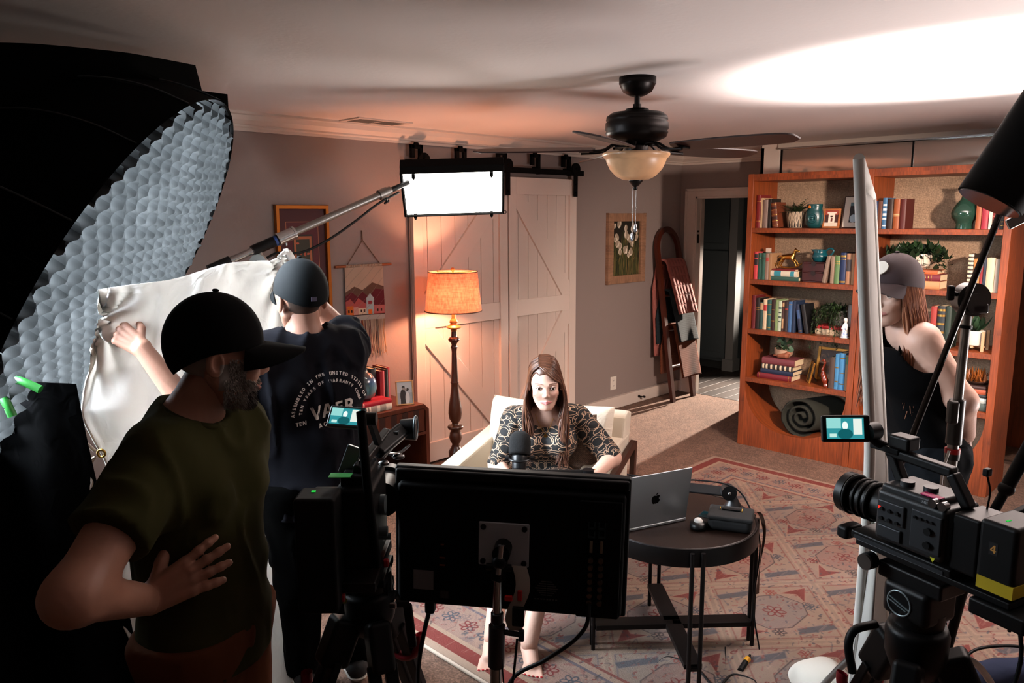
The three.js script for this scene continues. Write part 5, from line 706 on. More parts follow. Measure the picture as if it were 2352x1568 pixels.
// ---- big octagonal softbox with a fabric grid
{ const c = [-1.405, 1.576, 2.764], g = gear('softbox', 'huge black octagonal softbox with a white fabric grid, aimed right', 'softbox', c[0], c[2], c[1]);
  const n = v3(0.858, -0.501, -0.109).normalize(), q = new THREE.Quaternion().setFromUnitVectors(v3(0, 0, 1), n);   // own +z is the way it shines
  const roll = new THREE.Quaternion().setFromAxisAngle(v3(0, 0, 1), 0.2); const Q = q.clone().multiply(roll), put = (geo) => { geo.applyQuaternion(Q); return geo; };
  const R = 0.765, N = 16, prof = [[0.13, -0.62], [0.3, -0.6], [0.48, -0.52], [0.61, -0.4], [0.7, -0.26], [0.75, -0.12], [R, 0], [R + 0.001, 0.008]];
  const blackCloth = mat(0x030303, 0.95, { specularIntensity: 0.15, side: THREE.DoubleSide }), seamM = mat(0x3a4244, 0.8);
  for (let k = 0; k < N; k++) { const a0 = k / N * 2 * PI, a1 = (k + 1) / N * 2 * PI; // one gore of the shell, sagging between its rods
    part(g, 'shell_panel', put(sheet((u, v) => { const t = v * (prof.length - 1), i = Math.min(prof.length - 2, Math.floor(t)), f = t - i, r = lerp(prof[i][0], prof[i + 1][0], f), z = lerp(prof[i][1], prof[i + 1][1], f), a = lerp(a0, a1, u), s = Math.sin(u * PI) * 0.014 * Math.sin(v * PI); return [Math.cos(a) * (r - s), Math.sin(a) * (r - s), z]; }, 6, 28)), blackCloth);
    part(g, 'rod_seam', put(tube(prof.slice(1, 7).map(([r, z]) => [Math.cos(a0) * (r + 0.003), Math.sin(a0) * (r + 0.003), z]), 0.003, 24, 5)), seamM); }
  part(g, 'speed_ring', put(merge([cyl(0.13, 0.13, 0.08, 0, 0, -0.64, 'z', 32), cyl(0.085, 0.085, 0.3, 0, 0, -0.82, 'z', 24)])), blackMetal);
  // grid of fabric strips, two crossing families; deep cells, softly waved
  const gm = mat(0x1e2122, 0.8, { side: THREE.DoubleSide }), strips = [], pitch = 0.066, dep = 0.075, Rg = R - 0.012;
  const bulge = (x, y) => 0.046 - 0.05 * (x * x + y * y);
  for (let f = 0; f < 2; f++) for (let o = -Rg + 0.02; o < Rg; o += pitch) { const half = Math.sqrt(Math.max(0, Rg * Rg - o * o)); if (half < 0.04) continue; const seg = Math.max(4, Math.round(half * 2 / 0.013));
    strips.push(sheet((u, v) => { const s = lerp(-half, half, u), w = Math.sin(s / pitch * PI * 2 + (f ? 1.3 : 0)) * 0.006 + noise3(s * 9, o * 20, f * 5) * 0.016, oo = o + w * v + noise3(s * 2, o * 2, 9) * 0.02, x = f ? oo : s, y = f ? s : oo; return [x, y, bulge(x, y) - (1 - v) * dep + (v > 0.5 ? -0.01 * Math.pow(Math.abs(Math.cos(s / pitch * PI)), 2) : 0)]; }, seg, 3)); }
  const gr = part(g, 'fabric_grid', put(merge(strips)), gm, 'pale fabric honeycomb grid'); gr.userData.kind = 'stuff';
  part(g, 'diffuser', put(new THREE.CircleGeometry(R - 0.035, 48).translate(0, 0, -0.075)), glow(0xe8f4ff, 48), 'glowing white inner cloth');
  const l = new THREE.RectAreaLight(0xeaf4ff, 16, 0.94, 0.94), p = n.clone().multiplyScalar(-0.062); l.position.copy(p); l.lookAt(p.clone().add(n)); l.quaternion.setFromUnitVectors(v3(0, 0, -1), n); l.castShadow = true; g.add(l);
  const FL = (u, v) => { const A = [[-1.62, 2.3, 2.15], [-1.42, 2.335, 2.4], [-1.26, 2.36, 2.66], [-1.16, 2.385, 2.95]], B = [[-1.66, 1.98, 2.05], [-1.5, 2.1, 2.3], [-1.3, 2.17, 2.62], [-1.14, 2.2, 3.0]], t = u * 3, i = Math.min(2, Math.floor(t)), f = t - i, q = [0, 1, 2].map((k) => lerp(lerp(A[i][k], A[i + 1][k], f), lerp(B[i][k], B[i + 1][k], f), v)); return g.loc(q[0], q[1] + 0.012 * Math.sin(u * PI), q[2]); };
  part(g, 'top_flap', slab(FL, 24, 6, 0.004), blackCloth); part(g, 'corner_tab', slab((u, v) => g.loc(-1.165 + u * 0.075, 2.3 - v * 0.14, 2.97 + u * 0.1), 3, 4, 0.004), blackCloth);
  const st = gear('softbox_stand', 'black light stand carrying the big softbox, mostly hidden', 'stand', -2.1, 2.75); part(st, 'pole', rod([0, 0.1, 0], [0, 1.95, 0], 0.018), blackMetal); part(st, 'grip_arm', rod([0, 1.93, 0], [0.16, 1.93, 0], 0.02), blackMetal); for (let k = 0; k < 3; k++) { const a = k * 2.094 + 0.4; part(st, 'leg', rod([0, 0.35, 0], [Math.cos(a) * 0.42, 0.01, Math.sin(a) * 0.42], 0.011), blackMetal); } }
// ---- black cloth under the softbox, green clamp
single('black_drape', 'black cloth hanging below the softbox at the left edge', 'drape', slab((u, v) => { const top = [-2.3 + u * 0.95, 1.335 - 0.02 * u + 0.02 * Math.sin(u * 9), 2.2 + 0.14 * u], r = top[0] + (u > 0.6 ? (u - 0.6) * 0.12 * v : 0) + 0.012 * Math.sin(v * 5 + u * 4), d = top[2] + 0.12 * u * v + 0.035 * Math.sin(u * 26 + v * 2) * (0.3 + v), y = lerp(top[1], 0.02, v), p = at(r, y, d); return [p.x, p.y, p.z]; }, 60, 40, 0.004), mat(0x030304, 0.95, { specularIntensity: 0.15, bumpMap: rep(T.crease, 2, 2), bumpScale: 0.01, side: THREE.DoubleSide }));
{ const g = gear('spring_clamp', 'metal spring clamp with bright green handles gripping the black drape', 'clamp', -1.48, 2.19, 1.34), gn = mat(0x2c8a35, 0.45), L = g.loc;
  part(g, 'jaw', [bar(L(-1.53, 1.36, 2.19), L(-1.45, 1.372, 2.19), 0.022, 0.01, 0, 0.003), bar(L(-1.53, 1.35, 2.19), L(-1.48, 1.325, 2.19), 0.022, 0.01, 0, 0.003), cyl(0.012, 0.012, 0.03, ...L(-1.478, 1.352, 2.19), 'z')], steel);
  part(g, 'handle', tube([L(-1.45, 1.372, 2.19), L(-1.42, 1.366, 2.185), L(-1.37, 1.342, 2.185)], 0.0125, 16, 8), gn, 'green rubber handle'); part(g, 'handle', tube([L(-1.492, 1.332, 2.19), L(-1.475, 1.305, 2.185), L(-1.46, 1.262, 2.185)], 0.0125, 16, 8), gn, 'green rubber handle'); }
// ---- white diffusion cloth held up by the men
{ const g = gear('diffusion_cloth', 'large white diffusion cloth held up by the two men', 'cloth', -1.07, 2.6);
  const top = [[0, -1.3, 1.575, 2.42], [0.06, -1.295, 1.6, 2.42], [0.3, -1.15, 1.64, 2.52], [0.62, -0.98, 1.665, 2.66], [0.86, -0.86, 1.69, 2.78], [0.93, -0.815, 1.735, 2.8], [1, -0.765, 1.66, 2.82]];
  const left = [[0, -1.3, 1.575, 2.42], [0.06, -1.315, 1.5, 2.42], [0.12, -1.345, 1.41, 2.4], [0.19, -1.378, 1.31, 2.43], [0.27, -1.372, 1.2, 2.39], [0.36, -1.345, 1.06, 2.41], [0.5, -1.335, 0.85, 2.42], [0.72, -1.35, 0.48, 2.42], [0.9, -1.24, 0.2, 2.4], [1, -1.2, 0.03, 2.38]];
  const right = [[0, -0.765, 1.66, 2.82], [0.5, -0.79, 0.8, 2.84], [0.8, -0.82, 0.3, 2.83], [1, -0.84, 0.03, 2.8]];
  const pick = (A, t) => { let i = 0; while (i < A.length - 2 && A[i + 1][0] < t) i++; const f = sstep(0, 1, clamp((t - A[i][0]) / (A[i + 1][0] - A[i][0]))), f2 = clamp((t - A[i][0]) / (A[i + 1][0] - A[i][0])), k = (f + f2) / 2; return [1, 2, 3].map((j) => lerp(A[i][j], A[i + 1][j], k)); };
  const tl = pick(top, 0), tr = pick(top, 1), bl = pick(left, 1), br = pick(right, 1);
  const fn = (u, v) => { const T0 = pick(top, u), L0 = pick(left, v), R0 = pick(right, v), B0 = [lerp(bl[0], br[0], u), 0.03, lerp(bl[2], br[2], u)]; const P = [0, 1, 2].map((k) => lerp(T0[k], B0[k], v) + lerp(L0[k], R0[k], u) - lerp(lerp(tl[k], tr[k], u), lerp(bl[k], br[k], u), v));
    const w = 0.03 * Math.sin(u * 21 + v * 3) * (0.15 + v) + 0.045 * Math.sin(u * 7 + 1) * v + 0.05 * noise3(u * 6, v * 9, 3) + 0.02 * noise3(u * 18, v * 24, 4); const grab = Math.exp(-(((u - 0.06) * 7) ** 2 + ((v - 0.08) * 9) ** 2)), gr2 = Math.exp(-(((u - 0.9) * 8) ** 2 + ((v - 0.03) * 10) ** 2)), an = Math.atan2(v - 0.08, u - 0.06), an2 = Math.atan2(v - 0.03, u - 0.9); return g.loc(P[0] + 0.012 * Math.sin(v * 17) * (1 - u), P[1] + 0.012 * Math.sin(u * 11 + 1) * (1 - v), P[2] + w * (0.35 + 0.65 * Math.sin(PI * clamp(u * 1.1 + 0.1))) + 0.035 * grab * Math.sin(an * 9) + 0.03 * gr2 * Math.sin(an2 * 8)); };
  part(g, 'cloth', slab(fn, 90, 120, 0.0015), mat(0xe8e4de, 0.95, { transmission: 0.4, thickness: 0, bumpMap: rep(T.crease, 2, 3), bumpScale: 0.006, side: THREE.DoubleSide }));
  part(g, 'hem', tube(Array.from({ length: 40 }, (_, i) => fn(0.004, 0.1 + 0.9 * i / 39)), 0.004, 90, 6), mat(0xd8d2c8, 0.9), 'stitched edge');
  const e = g.loc(-1.345, 1.085, 2.4); part(g, 'grommet', tor(0.012, 0.004, e[0] + 0.02, e[1], e[2] + 0.01, 'z', 20), gold);
  for (const P of [[[-1.35, 1.09, 2.4], [-1.39, 1.13, 2.39], [-1.42, 1.115, 2.39], [-1.43, 1.095, 2.39]], [[-1.35, 1.07, 2.4], [-1.38, 1.05, 2.39], [-1.4, 1.02, 2.385], [-1.455, 1.05, 2.385]], [[-1.36, 1.06, 2.4], [-1.37, 1.03, 2.385], [-1.36, 0.99, 2.385], [-1.385, 0.945, 2.385]]]) part(g, 'tie_string', tube(P.map((p) => g.loc(...p)), 0.006, 24, 6), mat(0xc9b9a8, 0.9)); }

// ---- LED panel on a boom
{ const g = gear('led_panel_boom', 'bright white LED panel on a chrome boom arm above the lamp', 'studio light', -0.95, 4.1, 1.6), L = g.loc;
  const TL = v3(...L(-0.556, 2.069, 4.2)), TR = v3(...L(-0.019, 2.075, 4.24)), BR = v3(...L(-0.078, 1.857, 4.43)), BL = v3(...L(-0.621, 1.833, 4.4));
  const ctr = TL.clone().add(TR).add(BR).add(BL).multiplyScalar(0.25), ax = TR.clone().sub(TL).add(BR.clone().sub(BL)).normalize(), ay0 = TL.clone().sub(BL).add(TR.clone().sub(BR)), ay = ay0.clone().sub(ax.clone().multiplyScalar(ay0.dot(ax))).normalize(), az = ax.clone().cross(ay).normalize(); // az looks at the viewer and down
  const M = new THREE.Matrix4().makeBasis(ax, ay, az).setPosition(ctr), put = (q) => q.applyMatrix4(M), w = 0.54, h = 0.305;
  part(g, 'housing', put(merge([bc(-w / 2, -h / 2, -0.05, w / 2, h / 2, -0.012, 0.006), bc(-w / 2 - 0.008, h / 2 - 0.004, -0.055, w / 2 + 0.008, h / 2 + 0.045, 0.012, 0.005), bc(-w / 2 - 0.012, -h / 2, -0.05, -w / 2, h / 2, 0.01, 0.003), bc(w / 2, -h / 2, -0.05, w / 2 + 0.012, h / 2, 0.01, 0.003), bc(-w / 2, -h / 2 - 0.006, -0.05, w / 2, -h / 2, 0.004, 0.002)])), blackMatte);
  part(g, 'led_face', put(bc(-w / 2 + 0.004, -h / 2 + 0.004, -0.012, w / 2 - 0.004, h / 2 - 0.004, -0.008)), glow(0xfff8f0, 9), 'glowing white panel face');
  const fr = []; for (const y of [0.118, 0.108, 0.098]) fr.push(rod([-w / 2 + 0.03, y, 0.006], [w / 2 - 0.03, y, 0.006], 0.0012, 0.0012, 5)); fr.push(rod([-w / 2 + 0.03, 0.118, 0.006], [-w / 2 + 0.03, -h / 2 + 0.01, 0.006], 0.0012, 0.0012, 5), rod([w / 2 - 0.03, 0.118, 0.006], [w / 2 - 0.03, -h / 2 + 0.01, 0.006], 0.0012, 0.0012, 5)); part(g, 'accessory_frame', put(merge(fr)), blackMatte);
  for (const [x, y] of [[-w / 2 + 0.06, 0.13], [w / 2 - 0.06, 0.13], [-w / 2 + 0.05, -h / 2], [w / 2 - 0.06, -h / 2]]) part(g, 'corner_clip', put(merge([bc(x - 0.009, y - 0.012, -0.01, x + 0.009, y + 0.012, 0.012, 0.003), ball(0.007, x, y - 0.012, 0.01, 1, 1, 1, 10)])), blackMatte); part(g, 'lanyard_ring', put(tor(0.012, 0.002, w / 2 + 0.012, -h / 2 + 0.006, 0, 'z', 18)), blackMatte);
  const l = new THREE.RectAreaLight(0xfff3e4, 16, w - 0.02, h - 0.02); l.position.copy(ctr).addScaledVector(az, 0.012); l.quaternion.setFromUnitVectors(v3(0, 0, -1), az); l.castShadow = true; g.add(l);
  const A = L(-1.413, 1.592, 3.6), B = L(-0.62, 1.985, 4.2), lerpV = (t) => v3(...A).lerp(v3(...B), t), dn = (t, k) => lerpV(t).add(v3(0, -k, 0));
  part(g, 'boom_tube', rod(lerpV(0.4), lerpV(0.94), 0.019), steel); part(g, 'inner_tube', rod(lerpV(0.94), lerpV(1.08), 0.014), blackMetal); part(g, 'collar', [rod(lerpV(0.9), lerpV(0.95), 0.027), rod(lerpV(0.95), lerpV(0.97), 0.022)], steel); part(g, 'lock_knob', [rod(dn(0.945, 0.015), dn(0.945, 0.05), 0.006), bar(dn(0.93, 0.055), dn(0.96, 0.05), 0.012, 0.012, 0, 0.003)], blackMetal);
  part(g, 'boom_sleeve', [rod(lerpV(0.21), lerpV(0.34), 0.026)], blackMetal); part(g, 'chrome_coupler', [rod(lerpV(0.34), lerpV(0.42), 0.031), rod(lerpV(0.335), lerpV(0.345), 0.034), rod(lerpV(0.415), lerpV(0.425), 0.034), rod(dn(0.38, 0.02), dn(0.38, 0.045), 0.006)], chrome); part(g, 'blue_label', rod(lerpV(0.318), lerpV(0.33), 0.0265, 0.0265), mat(0x1d3c78, 0.5)); part(g, 'rear_tube', rod(lerpV(0.1), lerpV(0.21), 0.017), chrome); part(g, 'grip_end', rod(lerpV(0.0), lerpV(0.1), 0.024), blackPlastic); part(g, 'hook', tube([lerpV(0), lerpV(-0.02).add(v3(0, -0.01, 0)), lerpV(-0.045).add(v3(0, -0.005, 0)), lerpV(-0.05).add(v3(0, -0.04, 0))], 0.003, 14, 6), chrome);
  const gh = dn(0.24, 0.07); part(g, 'grip_head', [cyl(0.042, 0.042, 0.03, gh.x, gh.y, gh.z + 0.01, 'z', 28), bar(dn(0.24, 0.0), dn(0.24, 0.08), 0.03, 0.02, 0, 0.004)], mat(0x9b9994, 0.3, { metalness: 0.8 })); part(g, 'grip_knob', cyl(0.014, 0.014, 0.02, gh.x, gh.y, gh.z + 0.035, 'z'), blackMetal);
  part(g, 'power_cable', tube([dn(1.02, 0.03), dn(0.9, 0.04), dn(0.75, 0.08), dn(0.6, 0.11), dn(0.45, 0.11), dn(0.32, 0.06), dn(0.22, 0.1), dn(0.2, 0.3)], 0.0065, 60, 7), blackPlastic);
  part(g, 'stand_pole', rod([gh.x, gh.y - 0.03, gh.z], [gh.x, -1.3, gh.z], 0.016), steel); for (let k = 0; k < 3; k++) { const a = k * 2.094; part(g, 'stand_leg', tube([[gh.x, -1.25 + k * 0.05, gh.z], [gh.x + Math.cos(a) * 0.2, -1.3 + k * 0.03, gh.z + Math.sin(a) * 0.2], [gh.x + Math.cos(a) * 0.42, -1.585, gh.z + Math.sin(a) * 0.42]], 0.012, 14, 6), steel); } }

// ---- reference monitor on a stand, seen from behind
{ const g = gear('monitor', 'black studio monitor seen from behind on a chrome stand', 'monitor', -0.008, 1.84, 1.02, -0.12), w = 0.595, h = 0.365, bk = mat(0x050506, 0.5, { specularIntensity: 0.5 }), bk2 = mat(0x030304, 0.7, { specularIntensity: 0.3 }); g.rotation.order = 'YXZ'; g.rotation.z = -0.025;
  part(g, 'casing', [bc(-w / 2, -h / 2, -0.03, w / 2, h / 2, 0.0, 0.006)], bk); part(g, 'back_cover', bc(-w / 2 + 0.012, -h / 2 + 0.008, -0.005, w / 2 - 0.012, h / 2 - 0.035, 0.028, 0.012), bk2); part(g, 'top_ledge', bc(-w / 2 + 0.004, h / 2 - 0.03, -0.004, w / 2 - 0.004, h / 2 - 0.004, 0.012, 0.006), bk);
  part(g, 'connector_panel', bc(w / 2 - 0.125, -h / 2 + 0.01, 0.02, w / 2 - 0.02, h / 2 - 0.05, 0.033, 0.004), bk2);
  part(g, 'screen', bc(-w / 2 + 0.015, -h / 2 + 0.015, -0.0315, w / 2 - 0.015, h / 2 - 0.015, -0.0303), mat(0x101418, 0.2));
  const pl = part(g, 'vesa_plate', bc(-0.075, -0.052, 0.028, 0.052, 0.062, 0.034, 0.003), mat(0xa4a9b0, 0.45, { metalness: 0.25 }), 'silver mounting plate'); for (const [x, y] of [[-0.063, 0.05], [0.04, 0.05], [-0.063, -0.04], [0.04, -0.04]]) part(pl, 'screw', cyl(0.007, 0.007, 0.006, x, y, 0.036, 'z', 14), blackPlastic);
  part(g, 'label_sticker', bc(-w / 2 + 0.055, -h / 2 + 0.05, 0.0281, -w / 2 + 0.107, -h / 2 + 0.102, 0.0287), mat(0xffffff, 0.5, { map: canvasTex(64, 64, (c) => { c.fillStyle = '#6f6d70'; c.fillRect(0, 0, 64, 64); c.fillStyle = '#2a292b'; for (let i = 0; i < 8; i++) c.fillRect(4, 4 + i * 5, 30 + (i * 13) % 26, 2); c.fillRect(12, 50, 8, 8); c.fillRect(26, 48, 14, 10); c.fillRect(44, 50, 14, 7); }) }));
  part(g, 'small_sticker', bc(-w / 2 + 0.125, -h / 2 + 0.03, 0.0281, -w / 2 + 0.146, -h / 2 + 0.05, 0.0286), mat(0x2a2523, 0.5));
  const slots = []; for (let k = 0; k < 7; k++) { const L = 0.028 - Math.abs(k - 3) * 0.005; for (const s of [0, 1]) slots.push(bc(0.068 + (s ? 0.031 : 0.029 - L), -h / 2 + 0.058 + k * 0.006, 0.0279, 0.068 + (s ? 0.031 + L : 0.029), -h / 2 + 0.0605 + k * 0.006, 0.0288)); } const vs = part(g, 'vent_slots', slots, mat(0x4a4744, 0.6)); vs.userData.kind = 'stuff';
  const dash = []; for (let k = 0; k < 8; k++) dash.push(bc(0.068 + k * 0.0075, -h / 2 + 0.046, 0.0281, 0.073 + k * 0.0075, -h / 2 + 0.0495, 0.0287)); const dl = part(g, 'small_print', dash, mat(0x4a4744, 0.6)); dl.userData.kind = 'stuff';
  for (const [y, k] of [[-0.01, 5], [-0.045, 9], [-0.065, 9]]) part(g, 'warning_mark', bc(-0.168 - k * 0.0008, y, 0.028, -0.168 + k * 0.0008, y + 0.004, 0.0288), mat(0x7a3a1a, 0.6));
  for (const x of [w / 2 - 0.093, w / 2 - 0.068]) { for (const y of [0.07, 0.048]) part(g, 'network_port', [bc(x - 0.009, y - 0.007, 0.033, x - 0.006, y + 0.009, 0.037), bc(x + 0.006, y - 0.007, 0.033, x + 0.009, y + 0.009, 0.037), bc(x - 0.009, y - 0.009, 0.033, x + 0.009, y - 0.004, 0.037)], mat(0x39484c, 0.35, { metalness: 0.7 })); part(g, 'video_port', bc(x - 0.004, 0.0, 0.033, x + 0.004, 0.032, 0.0365, 0.002), mat(0x8d8272, 0.35, { metalness: 0.7 })); for (let k = 0; k < 7; k++) part(g, 'coax_port', cyl(0.0065, 0.0065, 0.01, x, -0.018 - k * 0.0185, 0.038, 'z', 14), mat(0x6b5a4c, 0.35, { metalness: 0.8 })); }
  part(g, 'signal_cable', tube([[w / 2 - 0.093, -0.13, 0.043], [w / 2 - 0.095, -0.17, 0.06], [w / 2 - 0.12, -0.22, 0.05], [w / 2 - 0.2, -0.3, 0.03], [0.02, -0.36, 0.02], [-0.02, -0.5, 0.0], [-0.03, -0.75, 0]], 0.0055, 60, 7), blackPlastic);
  part(g, 'power_plug', [bc(-w / 2 + 0.085, -h / 2 - 0.015, 0.006, -w / 2 + 0.11, -h / 2 + 0.02, 0.034, 0.005)], blackPlastic); part(g, 'power_cable', tube([[-w / 2 + 0.095, -h / 2 - 0.01, 0.02], [-w / 2 + 0.085, -h / 2 - 0.06, 0.03], [-w / 2 + 0.068, -h / 2 - 0.18, 0.03], [-w / 2 + 0.08, -h / 2 - 0.5, 0.0], [-w / 2 + 0.09, -0.99, 0.0]], 0.006, 40, 7), blackPlastic);
  // stand
  part(g, 'mount_head', [cyl(0.022, 0.022, 0.05, -0.012, 0.0, 0.055, 'z', 20), ball(0.02, -0.016, -0.022, 0.07), bar([-0.018, -0.02, 0.065], [-0.02, -0.075, 0.062], 0.03, 0.03, 0, 0.005), rod([-0.05, -0.04, 0.065], [0.012, -0.04, 0.065], 0.009)], blackMetal); part(g, 'spigot', rod([-0.012, 0.022, 0.075], [-0.018, -0.05, 0.08], 0.008), chrome);
  part(g, 'stand_pole', [rod([-0.022, -0.06, 0.06], [-0.022, -0.2, 0.055], 0.0115), rod([-0.022, -0.3, 0.055], [-0.02, -1.0, 0.05], 0.0155)], chrome); part(g, 'stand_collar', [rod([-0.022, -0.165, 0.057], [-0.022, -0.19, 0.056], 0.016), rod([-0.022, -0.2, 0.055], [-0.022, -0.31, 0.055], 0.021), rod([-0.022, -0.215, 0.055], [0.035, -0.22, 0.055], 0.007)], mat(0x3a3a3c, 0.35, { metalness: 0.8 })); part(g, 'collar_knob', bx(0.014, 0.03, 0.012, 0.04, -0.222, 0.055, 0.003), mat(0x2a3c4c, 0.4));
  for (let k = 0; k < 3; k++) { const a = k * 2.094 + 0.9; part(g, 'stand_leg', tube([[-0.02, -0.7 + k * 0.04, 0.05], [-0.02 + Math.cos(a) * 0.16, -0.78 + k * 0.03, 0.05 + Math.sin(a) * 0.16], [-0.02 + Math.cos(a) * 0.4, -1.0, 0.05 + Math.sin(a) * 0.4]], 0.011, 16, 7), chrome); }
  part(g, 'gaffer_strap', slab((u, v) => [0.03 + (u - 0.5) * 0.036 + 0.012 * Math.sin(v * 6), -0.04 - v * 0.17, 0.05 + 0.02 * Math.sin(v * 3)], 4, 20, 0.002), mat(0x9c948c, 0.8, { side: THREE.DoubleSide }), 'pale webbing strap'); part(g, 'red_clip', [bx(0.012, 0.028, 0.008, 0.036, -0.105, 0.076, 0.003), bx(0.02, 0.014, 0.01, 0.008, -0.115, 0.074, 0.003)], mat(0xb01818, 0.4)); part(g, 'black_clip', bx(0.03, 0.05, 0.012, 0.033, -0.16, 0.076, 0.003), blackPlastic);
  part(g, 'hanging_wire', [tube([[-0.01, -0.23, 0.06], [0.0, -0.35, 0.07], [0.02, -0.45, 0.06]], 0.002, 14, 5), tube([[0.03, -0.23, 0.06], [0.02, -0.36, 0.07], [-0.005, -0.5, 0.06]], 0.0035, 14, 5)], blackPlastic); }

// ---- tripods and cameras
function tripod(g, L, cx, y, cd, spread, feet) { // bowl at (cx, y, cd)
  const P = L(cx, y, cd); part(g, 'tripod_bowl', lathe([[0, 0.05], [0.055, 0.05], [0.062, 0.03], [0.06, -0.02], [0.045, -0.06], [0, -0.07]], 28).translate(...P), blackMetal);
  feet.forEach((a) => { const dx = Math.cos(a), dz = Math.sin(a), top = [P[0] + dx * 0.06, P[1] - 0.01, P[2] + dz * 0.06], bot = [P[0] + dx * spread, P[1] - y + 0.012, P[2] + dz * spread], T0 = v3(...top), B0 = v3(...bot), at2 = (t) => T0.clone().lerp(B0, t), sx = v3(-dz, 0, dx).multiplyScalar(0.02);
    const lg = part(g, 'tripod_leg', [bar(at2(0), at2(0.12), 0.075, 0.055, -a, 0.012), bar(at2(0.1).add(sx), at2(0.55).add(sx), 0.022, 0.03, -a, 0.004), bar(at2(0.1).sub(sx), at2(0.55).sub(sx), 0.022, 0.03, -a, 0.004), bar(at2(0.45), at2(0.98), 0.02, 0.026, -a, 0.004)], mat(0x060607, 0.5, { specularIntensity: 0.5 })); part(lg, 'rubber_foot', ball(0.02, B0.x, B0.y + 0.006, B0.z, 1, 0.8, 1, 12), blackPlastic);
    const c = at2(0.19), ar = new THREE.TorusGeometry(0.052, 0.011, 8, 24, PI * 1.15); ar.scale(1, 1.15, 1.3); ar.rotateZ(PI - 0.24); ar.rotateY(-a + PI / 2); ar.translate(c.x + dx * 0.012, c.y + 0.02, c.z + dz * 0.012); part(lg, 'red_band', ar, redRubber, 'red rubber leg band'); }); }
const screenTex = canvasTex(128, 80, (c) => { c.fillStyle = '#2f8f96'; c.fillRect(0, 0, 128, 80); c.fillStyle = '#8fd0cc'; c.fillRect(0, 0, 50, 40); c.fillStyle = '#dfe9df'; c.fillRect(92, 4, 30, 60); c.fillStyle = '#e9f3ee'; c.beginPath(); c.ellipse(64, 30, 10, 16, 0, 0, 7); c.fill(); c.fillStyle = '#0f5a60'; c.beginPath(); c.ellipse(64, 62, 26, 20, 0, 0, 7); c.fill(); c.fillStyle = '#bfe3da'; c.fillRect(10, 60, 24, 14); });
const screenMat = new THREE.MeshStandardMaterial({ color: 0x000000, emissive: 0xffffff, emissiveMap: screenTex, emissiveIntensity: 0.8, roughness: 0.4 });
